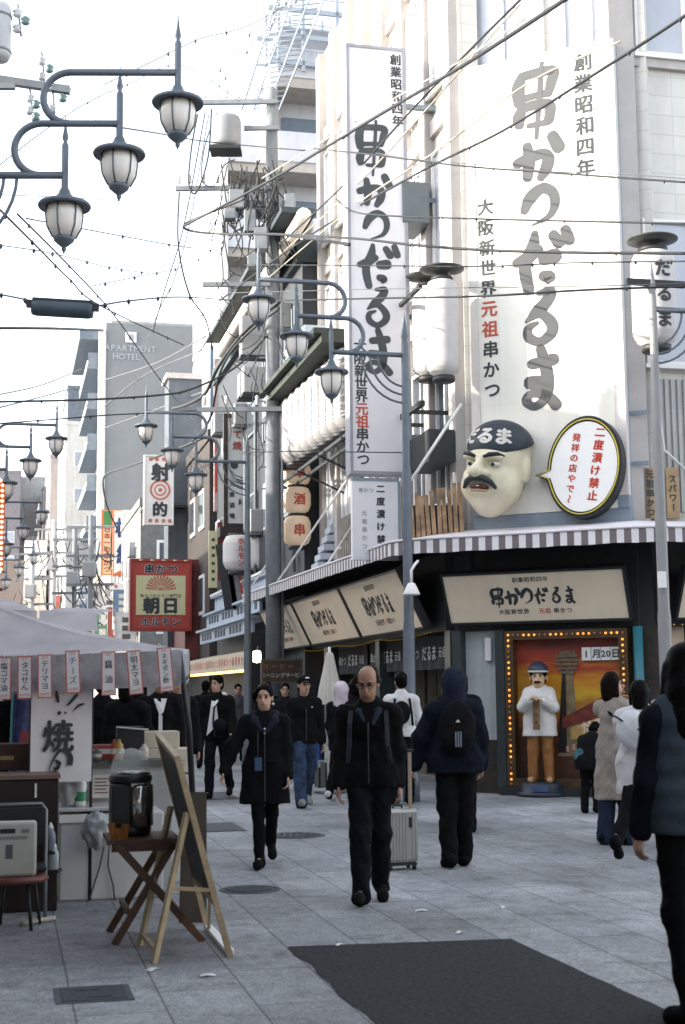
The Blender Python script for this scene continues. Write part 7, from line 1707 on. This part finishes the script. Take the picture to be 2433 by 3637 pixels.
        if face and H > 1.2 and name == 'person' and h < .014:      # front zip and pocket flaps
            yf = -(.155 + th) * k / 1.25
            m = MB(); m.bar(J['neck'] + Rt @ Vector((0, yf * .80, -.10 * k)), J['chest'] + Rt @ Vector((0, yf - .012, -.04 * k)), .008, .008); m.bar(J['chest'] + Rt @ Vector((0, yf - .012, -.04 * k)), J['pel'] + Rt @ Vector((0, yf - .010, (hem + .03) * k)), .008, .008); m.build('zip', M('zip_grey', (.06, .06, .065), .4, metal=.4), jk)
    sm = shoes or cl('black_shoes', (.012, .012, .013), var=.2)
    for i in (0, 1):
        A = Blob(.02 * k); A.cap(J['heel%d' % i] + Vector((0, 0, .016 * k)), J['toe%d' % i] + Vector((0, -.02 * k, .012 * k)), .043 * k, .043 * k); A.cap(J['heel%d' % i] + Vector((0, -.01, .02 * k)), J['ank%d' % i], .044 * k, .05 * k); A.cap(J['toe%d' % i] + Vector((0, 0, .008 * k)), J['toe%d' % i] - Vector((0, .035 * k, -.0)), .042 * k, .034 * k); A.build('shoe', sm, t, max(.009, h * .8))
    return t, J, hp
def gp(x, y): q = G(x, y); return Vector((q.x, q.y, 0))
blackw = cl('black_knit', (.010, .0105, .011)); navyj = cl('navy_jacket', (.013, .017, .028)); jean_d = cl('dark_denim', (.0105, .0125, .0185)); jean = cl('blue_denim', (.032, .05, .088), var=.5)
blk = cl('black_trousers', (.009, .0095, .010)); blkcoat = cl('black_wool', (.010, .011, .013)); whitec = cl('white_cotton', (.60, .59, .58), var=.08); greyc = cl('grey_strap', (.035, .04, .05))
def strap(t, pts, w, mt, name='strap', th=.012):
    m = MB()
    for a, b in zip(pts[:-1], pts[1:]): m.bar(a, b, w, th)
    return m.build(name, mt, t)
def tube_part(t, name, pts, r, mt): m = MB(); m.tube(pts, r, 8); return m.build(name, mt, t)

# 1 elderly man in front
t, J, hp = person(gp(850, 2068), -4, 1.685, 'elderly balding man with glasses and black jacket walking towards the camera', h=.0105, skinm=skin_d, hairm=hair_g, hair='bald', glasses=True, seed=1,
    top=dict(m=blackw, hem=-.10, th=.018, fold=.007), pants=dict(m=jean_d, w=1.12, fold=.009), thigh=(12, -9), knee=(2, 16), splay=(-2, -2), arms=((2, 7, 12), (-12, 6, 16)), head=(14, -6), girth=1.0, sh=1.02)
k = J['k']
A = Blob(.02); n_ = J['neck']
A.chain([n_ + Vector((-.09, .0, -.015)), n_ + Vector((-.07, -.085, -.05)), n_ + Vector((-.03, -.135, -.12))], [.022, .022, .012]); A.chain([n_ + Vector((.09, .0, -.015)), n_ + Vector((.07, -.09, -.05)), n_ + Vector((.035, -.14, -.14))], [.024, .026, .014]); A.build('collar', cl('blue_grey_collar', (.028, .036, .052)), t, .0105)
for sx in (-1, 1): strap(t, [n_ + Vector((sx * .125, .04, -.03)), n_ + Vector((sx * .13, -.09, -.05)), n_ + Vector((sx * .135, -.135, -.14)), n_ + Vector((sx * .14, -.145, -.30)), n_ + Vector((sx * .155, -.09, -.42))], .034, greyc, 'backpack_strap')
A = Blob(.03); A.ell(J['chest'] + Vector((0, .17, 0)), (.14, .09, .2)); A.build('backpack', cl('backpack_black', (.012, .012, .013)), t, .016)
# 2 woman in the black coat
t, J, hp = person(gp(607, 1984), 3, 1.575, 'woman in a knee-length black coat with tied black hair walking forward, arms swinging', h=.0115, hair='tied', seed=2,
    top=dict(m=blkcoat, hem=-.34, th=.022, flare=.03, fold=.006, name='coat'), pants=dict(m=blk, w=.86), thigh=(9, -14), knee=(3, 32), splay=(-3, -3), arms=((10, 32, 4), (-6, 7, 26)), head=(0, -8), curl=35)
n_ = J['neck']; A = Blob(.02)
A.chain([n_ + Vector((-.03, .075, .0)), n_ + Vector((-.095, .02, .0)), n_ + Vector((-.085, -.07, -.05)), n_ + Vector((-.02, -.12, -.14))], [.035, .04, .04, .02]); A.chain([n_ + Vector((.03, .075, .0)), n_ + Vector((.095, .02, .0)), n_ + Vector((.085, -.07, -.05)), n_ + Vector((.02, -.12, -.14))], [.035, .04, .04, .02]); A.build('collar', cl('purple_black_collar', (.022, .020, .032)), t, .011)
m = MB(); m.box(-.088, -.025, -.185, -.172, J['pel'].z - .02, J['pel'].z + .095, bev=.004); m.build('phone_case', M('phone_blue', (.035, .08, .15), .4), t); strap(t, [Vector((-.06, -.172, J['pel'].z + .09)), n_ + Vector((-.06, -.13, -.16)), n_ + Vector((-.05, -.06, .0))], .008, dark, 'cord', .006)
m = MB()
for z in (-.12, -.16): m.lathe([(0, -.01), (.01, 0), (0, .01)], 8, c=tuple(n_ + Vector((0, -.135, z))))
m.build('button', alu, t); m = MB(); m.lathe([(0, -.015), (.015, 0), (0, .015)], 8, c=tuple(hp(.085, .0, -.05))); m.build('ear_pad', whitef, t)
m = MB(); m.tube([J['pel'] + Vector((.16 * math.cos(a_), .125 * math.sin(a_), .06)) for a_ in np.linspace(0, 2 * math.pi, 20)], .012, 6); m.build('belt', blkcoat, t)
# 3 man with the open black jacket
t, J, hp = person(gp(497, 1828), -8, 1.74, 'man in an open black jacket over a white shirt walking at the left', h=.013, hair='short', seed=3, top=dict(m=blackw, hem=-.10, th=.024), pants=dict(m=jean_d, w=1.02), thigh=(5, -12), knee=(2, 30), arms=((-8, 10, 12), (10, 12, 30)), head=(-2, -24))
n_, c_, p_ = J['neck'], J['chest'], J['pel']
m = MB(); m.add([n_ + Vector((-.055, -.10, -.03)), n_ + Vector((.05, -.10, -.03)), c_ + Vector((.03, -.165, 0)), p_ + Vector((.06, -.165, .12)), p_ + Vector((-.12, -.165, -.06)), c_ + Vector((-.055, -.165, 0))], [(0, 1, 2, 5), (5, 2, 3, 4)]); m.build('shirt', whitec, t)
strap(t, [n_ + Vector((.06, -.10, -.05)), c_ + Vector((-.0, -.175, -.02)), p_ + Vector((-.02, -.175, .12)), p_ + Vector((.12, -.14, .1))], .03, blackw); A = Blob(.02); A.ell(p_ + Vector((.08, -.17, .09)), (.11, .05, .10)); A.build('bag', cl('bag_dark', (.012, .014, .018)), t, .015)
A = Blob(.02); A.ell(J['wri1'] + Vector((.0, -.03, -.12)), (.035, .03, .07)); A.build('held_cup', whitec, t, .012); A = Blob(.02); A.ell(n_ + Vector((.08, .04, .02)), (.06, .07, .04)); A.build('hood', whitec, t, .014)
# 4 man with cap, black jumper and jeans
t, J, hp = person(gp(697, 1846), 14, 1.745, 'man with a black cap, black V-neck jumper and blue jeans', h=.013, hair='short', cap=cl('cap_black', (.012, .012, .013)), seed=4, skinm=skin, top=dict(m=blackw, hem=-.09, th=.012, collar=0), pants=dict(m=jean, w=1.25, fold=.010), shoes=cl('grey_sneakers', (.25, .25, .24), var=.3), thigh=(22, -20), knee=(4, 18), arms=((8, 8, 10), (-12, 12, 20)), head=(0, 8), girth=1.04)
m = MB(); m.box(-.02, .03, -.002, 0, -.008, .008, xf=Matrix.Translation(hp(.0, -.105, .105)) @ Matrix.Rotation(R(-35), 4, 'X')); m.build('cap_mark', whitef, t); m = MB(); m.lathe([(0, -.012), (.012, 0), (0, .012)], 8, c=tuple(J['chest'] + Vector((.08, -.145, .02)))); m.build('emblem', whitef, t)
# 5 person in pale hood and black coat behind the elderly man
pinkw = cl('pale_pink_cloth', (.55, .48, .52)); person(gp(784, 1833), 150, 1.60, 'person with a pale pink hood and black coat half hidden behind the elderly man', h=.014, hair='short', hood=pinkw, seed=5, face=False, top=dict(m=blkcoat, hem=-.22, th=.03, name='coat'), pants=dict(m=blk, w=1.0), shoes=cl('white_sneakers', (.52, .52, .50)), thigh=(8, -8), knee=(2, 14), arms=((8, 8, 20), (4, 8, 14)))
# 6 man in white shirt seen from behind
t, J, hp = person(gp(922, 1842), 186, 1.72, 'man in a white shirt with a dark cap and black shoulder strap seen from behind', h=.013, hair='short', cap=cl('cap_navy', (.012, .014, .022)), seed=6, face=False, top=dict(m=whitec, hem=-.06, th=.012, name='shirt', fold=.009), pants=dict(m=blk, w=1.0), thigh=(3, -5), knee=(2, 8), arms=((8, 16, 40), (8, 20, 60)))
n_ = J['neck']; strap(t, [n_ + Vector((-.10, -.06, -.04)), n_ + Vector((-.10, .09, -.06)), n_ + Vector((-.12, .135, -.25)), n_ + Vector((-.14, .10, -.42))], .03, blackw); strap(t, [n_ + Vector((.10, -.06, -.04)), n_ + Vector((.10, .09, -.06)), n_ + Vector((.12, .135, -.25))], .03, blackw)
A = Blob(.03); A.ell(J['waist'] + Vector((0.02, .16, .12)), (.12, .06, .16)); A.build('backpack', cl('backpack_black', (.012, .012, .013)), t, .015); m = MB(); m.box(-.03, .03, -.002, .002, -.008, .008, xf=Matrix.Translation(hp(0, .112, .075))); m.build('cap_mark', whitef, t)
# 7 man with hood and backpack pulling the suitcase
t, J, hp = person(gp(1046, 1984), 184, 1.66, 'man in a navy hooded puffer with a black backpack pulling the silver suitcase', h=.0105, hair='short', hood=cl('hood_navy', (.016, .020, .034)), seed=7, face=False, top=dict(m=navyj, hem=-.12, th=.045, fold=.009), pants=dict(m=blk, w=1.2, fold=.010), thigh=(4, -5), knee=(2, 12), splay=(-1, 0), arms=((4, 10, 18), (8, 24, 6)), girth=1.1, sh=1.08)
A = Blob(.04); c_ = J['chest'] + Vector((0, .19, -.08)); A.ell(c_, (.165, .085, .235)); A.ell(c_ + Vector((0, .05, -.10)), (.12, .06, .11)); bpck = A.build('backpack', cl('backpack_black', (.012, .012, .013)), t, .012, .004)
m = MB()
for x in (-.022, 0, .022): m.box(x - .0065, x + .0065, .0, .004, -.10, .03)
m.v = [tuple(c_ + Vector((v[0] + .01, .118 + v[1], v[2] - .06))) for v in m.v]; m.build('stripes', M('stripe_grey', (.16, .19, .22), .5), bpck)
m = MB(); m.add([(-.02, .0, 0), (.02, 0, 0), (.006, 0, .022), (-.006, 0, .022)], [(0, 1, 2, 3)]); m.v = [tuple(c_ + Vector((v[0] + .01, .112, v[2] + .05))) for v in m.v]; m.build('emblem', M('emblem_pale', (.6, .6, .58), .5), bpck)
# 8 dark figure just beyond him
person(gp(1056, 1905), 178, 1.72, 'person in black with dark hair just beyond the man with the suitcase', h=.014, hair='bob', seed=8, face=False, top=dict(m=blkcoat, hem=-.2, th=.03, name='coat'), pants=dict(m=blk), arms=((4, 8, 10), (4, 8, 10)))
# 9 crouching child in black
t, J, hp = person(gp(1352, 1862), 150, 1.12, 'child in a black puffer with a teal pattern bending beside the statue', h=.012, hair='short', seed=9, face=False, headscale=1.25, top=dict(m=cl('child_puffer', (.011, .012, .014)), hem=-.14, th=.06, fold=.008), pants=dict(m=blk, w=1.2), thigh=(16, 6), knee=(26, 18), lean=24, arms=((20, 10, 40), (24, 12, 50)), girth=1.15, head=(20, -20))
A = Blob(.02); A.ell(J['chest'] + Vector((.1, .155, -.14)), (.075, .035, .09)); A.build('pattern_patch', cl('teal_patch', (.06, .14, .16), var=.5), t, .012, .006)
# 10 woman in the beige coat taking a photo
beige = cl('beige_trench', (.30, .265, .225), var=.14)
t, J, hp = person(gp(1416, 1933), 142, 1.645, 'woman in a long beige coat raising her arms to take a photo', h=.0115, hair='bob', hairm=M('dark_brown_hair', (.010, .0065, .0055), .6, var=.4, scale=60, spec=.04), seed=10, face=True, top=dict(m=beige, hem=-.50, th=.022, flare=.035, fold=.010, name='coat'), pants=dict(m=cl('indigo_denim', (.020, .030, .055)), w=1.35), thigh=(2, -3), knee=(2, 6), arms=((62, 8, 62), (64, 8, 66)), head=(-6, -30), curl=45, twist=-8)
m = MB(); w_ = (J['wri0'] + J['wri1']) / 2; m.box(-.04, .04, -.006, .006, -.075, .075, xf=Matrix.Translation(w_ + Vector((0, -.05, .06)))); m.build('phone', dark, t)
A = Blob(.02); A.cap(J['elb1'].lerp(J['wri1'], .7), J['wri1'], .055, .06); A.cap(J['elb0'].lerp(J['wri0'], .7), J['wri0'], .055, .06); A.build('fluffy_cuff', cl('fluffy_pink', (.50, .36, .32), bump=.9), t, .011, .012)
q = J['waist'] + Vector((-.19, .05, -.02)); strap(t, [J['neck'] + Vector((.1, .0, -.05)), J['chest'] + Vector((-.05, .17, 0)), q], .03, blackw); A = Blob(.02); A.ell(q + Vector((-.02, .02, -.22)), (.07, .11, .10)); A.build('shoulder_bag', cl('bag_black', (.012, .012, .013)), t, .012); A = Blob(.02); A.ell(q + Vector((-.03, .05, -.10)), (.075, .075, .075)); A.build('pompom', cl('grey_pompom', (.16, .16, .17), bump=.9), t, .011, .010)
# 11 person in white puffer half hidden behind the right-hand woman
wp = cl('white_puffer', (.58, .56, .56), var=.08)
t, J, hp = person(gp(1478, 1975), 150, 1.60, 'person in a white puffer half hidden behind the woman at the right edge', h=.012, hair='bob', hood=None, seed=11, face=False, top=dict(m=wp, hem=-.28, th=.06, fold=.012, name='puffer'), pants=dict(m=blk, w=1.0), thigh=(20, -24), knee=(6, 30), arms=((40, 6, 80), (40, 10, 70)), head=(0, 20))
A = Blob(.03); A.ell(J['chest'] + Vector((.02, .2, -.02)), (.14, .09, .17)); A.build('white_bag', cl('white_bag', (.58, .58, .60), var=.1), t, .013, .006); strap(t, [J['chest'] + Vector((-.14, .26, -.06)), J['chest'] + Vector((.16, .26, .10))], .03, dark)
# 12 woman at the right edge, seen from behind
vest = cl('grey_blue_vest', (.055, .070, .088), var=.18); slv = cl('navy_sleeve', (.012, .015, .024))
t, J, hp = person(gp(1600, 2340), 196, 1.70, 'woman with long black hair in a grey-blue puffer vest at the right edge', h=.0085, hair='long', seed=12, face=False, top=dict(m=slv, hem=.10, th=.016, fold=.006, name='jacket'), pants=dict(m=blk, w=1.08, fold=.007), thigh=(3, -7), knee=(2, 10), splay=(1, 3), arms=((3, 8, 14), (3, 9, 8)), girth=1.08, curl=30)
A = Blob(.04); fw_ = (0, 1, 0)
for i, z in enumerate(np.linspace(-.08, .42, 6)): A.ell(J['pel'] + Vector((0, 0, z)), (.215 - .012 * abs(i - 2), .168, .062), None, .018)
A.cap(J['pel'] + Vector((0, 0, -.03)), J['pel'] + Vector((0, 0, .40)), .212, .20, (fw_, 1.25)); A.plane(J['pel'] + Vector((0, 0, -.09)), Vector((0, 0, -1))); A.cap(J['neck'] - Vector((0, 0, .05)), J['neck'] + Vector((0, .0, .03)), .10, .085)
for sx in (-1, 1): A.minus(J['sh0' if sx < 0 else 'sh1'] + Vector((sx * .09, 0, -.03)), (.085, .12, .13))
A.build('puffer_vest', vest, t, .0085, .004, 4)
# stall staff and customers behind the stall, others deeper in the street
for i, (x, Y, H_, rot, tp, pn, lab, kw) in enumerate((
    (236, 15.2, 1.70, 170, blackw, jean, 'person in black and blue jeans behind the lettered cloth', {}), (292, 14.6, 1.68, 165, blackw, jean, 'person in a black jumper and jeans at the middle of the stall back', {}),
    (366, 15.4, 1.74, 10, blackw, jean_d, 'person in an open black jacket and pale scarf behind the right price tags', {'scarf': 1}), (404, 16.4, 1.72, 20, blkcoat, blk, 'person in a long dark coat beside the tent pole', {}), (318, 17.6, 1.70, 200, cl('brown_coat', (.05, .035, .025)), blk, 'person in a dark brown coat farthest behind the stall', {}),
    (652, 25.2, 1.62, 6, cl('charcoal_coat', (.02, .02, .022)), blk, 'person with dark hair right behind the woman in the black coat', {}), (612, 27.5, 1.66, 8, blackw, jean_d, 'person in black deep in the street left of the menu board', {}), (812, 24.5, 1.68, 186, cl('charcoal_coat', (.02, .02, .022)), blk, 'person in charcoal partly behind the elderly man by the doorway', {}), (470, 29, 1.70, 184, blkcoat, jean_d, 'person in black far behind the man in the open jacket', {}), (545, 31, 1.64, 8, cl('grey_coat', (.08, .08, .085)), blk, 'person in a grey coat far away left of the second lamp post', {}),
    (120, 13.6, 1.66, 12, cl('dark_red_apron', (.03, .012, .012)), blk, 'stall keeper in dark clothes behind the lettered cloth at left', {}), (30, 13.4, 1.70, 30, blackw, blk, 'stall keeper in black at the left edge behind the flag', {}))):
    t, J, hp = person(V3(D(x, 1600, Y).x, Y, 0), rot, H_, lab, 'people behind the stall and down the street', h=.0165, hair='bob' if i % 3 == 1 else 'short', seed=20 + i, face=(abs(rot) < 90), top=dict(m=tp, hem=-.12 if i % 2 else -.2, th=.022), pants=dict(m=pn, w=1.05), thigh=(6, -6), knee=(2, 12), arms=((8, 8, 24), (2, 8, 14)))
    if kw.get('scarf'): m = MB(); m.add([J['neck'] + V3(-.07, -.1, -.02), J['neck'] + V3(.07, -.1, -.02), J['chest'] + V3(.03, -.165, -.02), J['chest'] + V3(-.01, -.165, -.06)], [(0, 1, 2, 3)]); m.build('scarf', whitec, t); m = MB(); m.box(-.02, .02, -.17, -.16, J['pel'].z - .05, J['chest'].z - .05); m.build('shirt_gap', whitec, t)

# ================================================================== cook statue by the date panel and the big head over the awning
sp = G(1240, 1822); sp = Vector((sp.x, sp.y, 0))
enam = M('statue_white', (.66, .64, .61), .35, var=.06, stain=.1); sskin = M('statue_skin', (.62, .42, .27), .35, var=.08); sbrown = M('statue_brown', (.26, .11, .03), .4, var=.25)
stt, J, hp = person(sp + Vector((0, 0, .20)), -14, 1.58, 'painted statue of a cook in white coat and brown trousers on a blue base', h=.0115, skinm=sskin, hair='short', moustache=True, seed=30, category='statue', name='cook_statue', headscale=1.6,
    top=dict(m=enam, hem=-.24, th=.035, flare=.02, fold=.004, name='coat', sl=.9), pants=dict(m=sbrown, w=1.25, fold=.006), shoes=M('statue_sandal', (.40, .24, .13), .4), thigh=(0, 0), knee=(0, 0), splay=(4, 4), arms=((34, 16, 92, 42), (30, 16, 96, 48)), girth=1.18, curl=50)
A = Blob(.02); A.ell(hp(0, .015, .075), (.096 * 1.5, .112 * 1.5, .085 * 1.5)); A.plane(hp(0, 0, .055), Vector((0, -.1, -1))); A.build('cap', M('statue_cap_navy', (.035, .045, .075), .4), stt, .011)
m = MB(); m.tube([hp(.096 * math.cos(a_), .012 + .110 * math.sin(a_), .062) for a_ in np.linspace(math.pi * 1.05, math.pi * 1.95, 14)], .016, 6); m.build('cap_band', M('statue_band', (.55, .55, .55), .5), stt)
m = MB(); z_ = J['chest'].z; m.box(-.07, .03, -.245, -.215, z_ - .46, z_ - .02, bev=.01); m.build('wooden_tablet', M('statue_tablet', (.22, .12, .05), .5, var=.4, scale=14), stt); m = MB(); m.text('だるま', -.02, z_ - .25, .07, y=-.247, vertical=True, bold=.03, pitch=.11); m.build('tablet_lettering', ink, stt)
m = MB(); m.lathe([(.36, -.20), (.36, -.15), (.30, -.13), (.30, -.03), (.27, 0), (0, 0)], 28); m.build('base', M('statue_base', (.02, .028, .045), .45, var=.2), stt); m = MB(); m.box(-.1, .12, -.312, -.29, -.12, -.04); m.build('base_plate', M('base_blue', (.06, .10, .22), .4, var=.3), stt)

c = PL(1134, 1072, A0 + AN * .35, AN)
hd = thing('giant_cook_head', 'giant painted cook head with dark cap and moustache above the awning', 'sculpture', frame(c, AU) @ Matrix.Rotation(R(-10), 4, 'Z') @ Matrix.Rotation(R(7), 4, 'Y'))
hskin = M('giant_head_paint', (.68, .62, .45), .4, var=.07, scale=3, stain=.12)
A = Blob(.10)
A.ell((0, .10, .18), (.47, .50, .52)); A.ell((0, .0, -.22), (.43, .44, .42)); A.ell((0, -.08, -.50), (.27, .26, .24)); A.ell((-.24, -.10, -.28), (.22, .24, .24)); A.ell((.24, -.10, -.28), (.22, .24, .24))
A.ell((0, -.40, .12), (.34, .10, .07), None, .08)                                           # brow ridge
A.cap((0, -.40, .10), (0, -.56, -.10), .06, .10, None, .07); A.ell((-.11, -.47, -.12), (.075, .08, .065), None, .05); A.ell((.11, -.47, -.12), (.075, .08, .065), None, .05)
A.ell((0, -.36, -.40), (.17, .09, .05), None, .05); A.cap((-.30, -.30, -.12), (-.20, -.36, -.34), .04, .03, None, .08); A.cap((.30, -.30, -.12), (.20, -.36, -.34), .04, .03, None, .08)
for sx in (-1, 1): A.ell((sx * .47, .10, .0), (.06, .11, .19), None, .04); A.minus((sx * .19, -.47, .02), (.10, .09, .05), .05)
A.build('face', hskin, hd, .022)
for sx in (-1, 1):
    m = MB(); m.lathe([(0, -.045), (.06, -.03), (.085, 0), (.06, .03), (0, .045)], 16, c=(sx * .19, -.36, .02)); m.build('eye', M('giant_eye_white', (.70, .68, .60), .35, var=.03), hd); m = MB(); m.lathe([(0, -.03), (.03, -.018), (.035, 0), (.03, .018), (0, .03)], 12, c=(sx * .19, -.425, .015)); m.build('pupil', dark, hd)
    m = MB(); m.tube([(sx * .07, -.50, .115), (sx * .16, -.50, .15), (sx * .27, -.45, .165), (sx * .35, -.37, .14)], [.022, .034, .03, .012], 8); m.build('eyebrow', dark, hd)
m = MB(); m.tube([(-.27, -.40, -.34), (-.20, -.46, -.25), (-.08, -.53, -.20), (0, -.54, -.205), (.08, -.53, -.20), (.20, -.46, -.25), (.27, -.40, -.34)], [.022, .042, .05, .044, .05, .042, .022], 10); m.build('moustache', M('moustache_dark', (.022, .028, .030), .5), hd)
m = MB(); m.tube([(-.15, -.41, -.335), (-.06, -.455, -.32), (.06, -.455, -.32), (.15, -.41, -.335)], [.02, .035, .035, .02], 8); m.build('mouth', M('mouth_dark_red', (.10, .02, .02), .5), hd); m = MB(); m.tube([(-.10, -.452, -.318), (0, -.482, -.312), (.10, -.452, -.318)], .014, 6); m.build('teeth', whitef, hd); m = MB(); m.tube([(-.13, -.42, -.375), (0, -.46, -.372), (.13, -.42, -.375)], .022, 8); m.build('lower_lip', M('giant_lip', (.46, .30, .20), .4), hd)
A = Blob(.06); A.ell((0, .12, .30), (.50, .53, .44)); A.plane((0, 0, .30), (0, .35, -1)); capo = A.build('cap', M('giant_cap_navy', (.022, .032, .046), .5, var=.15), hd, .022)
m = MB()
q = MB(); q.text('だるま', 0, 0, .30, y=0, bold=.06, pitch=.30)
def on_cap(v):      # wrap the lettering round the front of the cap
    th = v[0] / .50; z = .44 + v[2] * .9; s_ = math.sqrt(max(.05, 1 - ((z - .30) / .44) ** 2)); return ((.50 * s_ + .012) * math.sin(th), .12 - (.53 * s_ + .014) * math.cos(th), z)
q.v = [on_cap(v) for v in q.v]; q.build('cap_lettering', M('cap_lettering_pale', (.62, .60, .55), .5), capo)
m = MB(); m.box(-.3, .3, .3, .55, -.25, .25); m.build('mounting', steel, hd)
print('objects', len(bpy.data.objects))
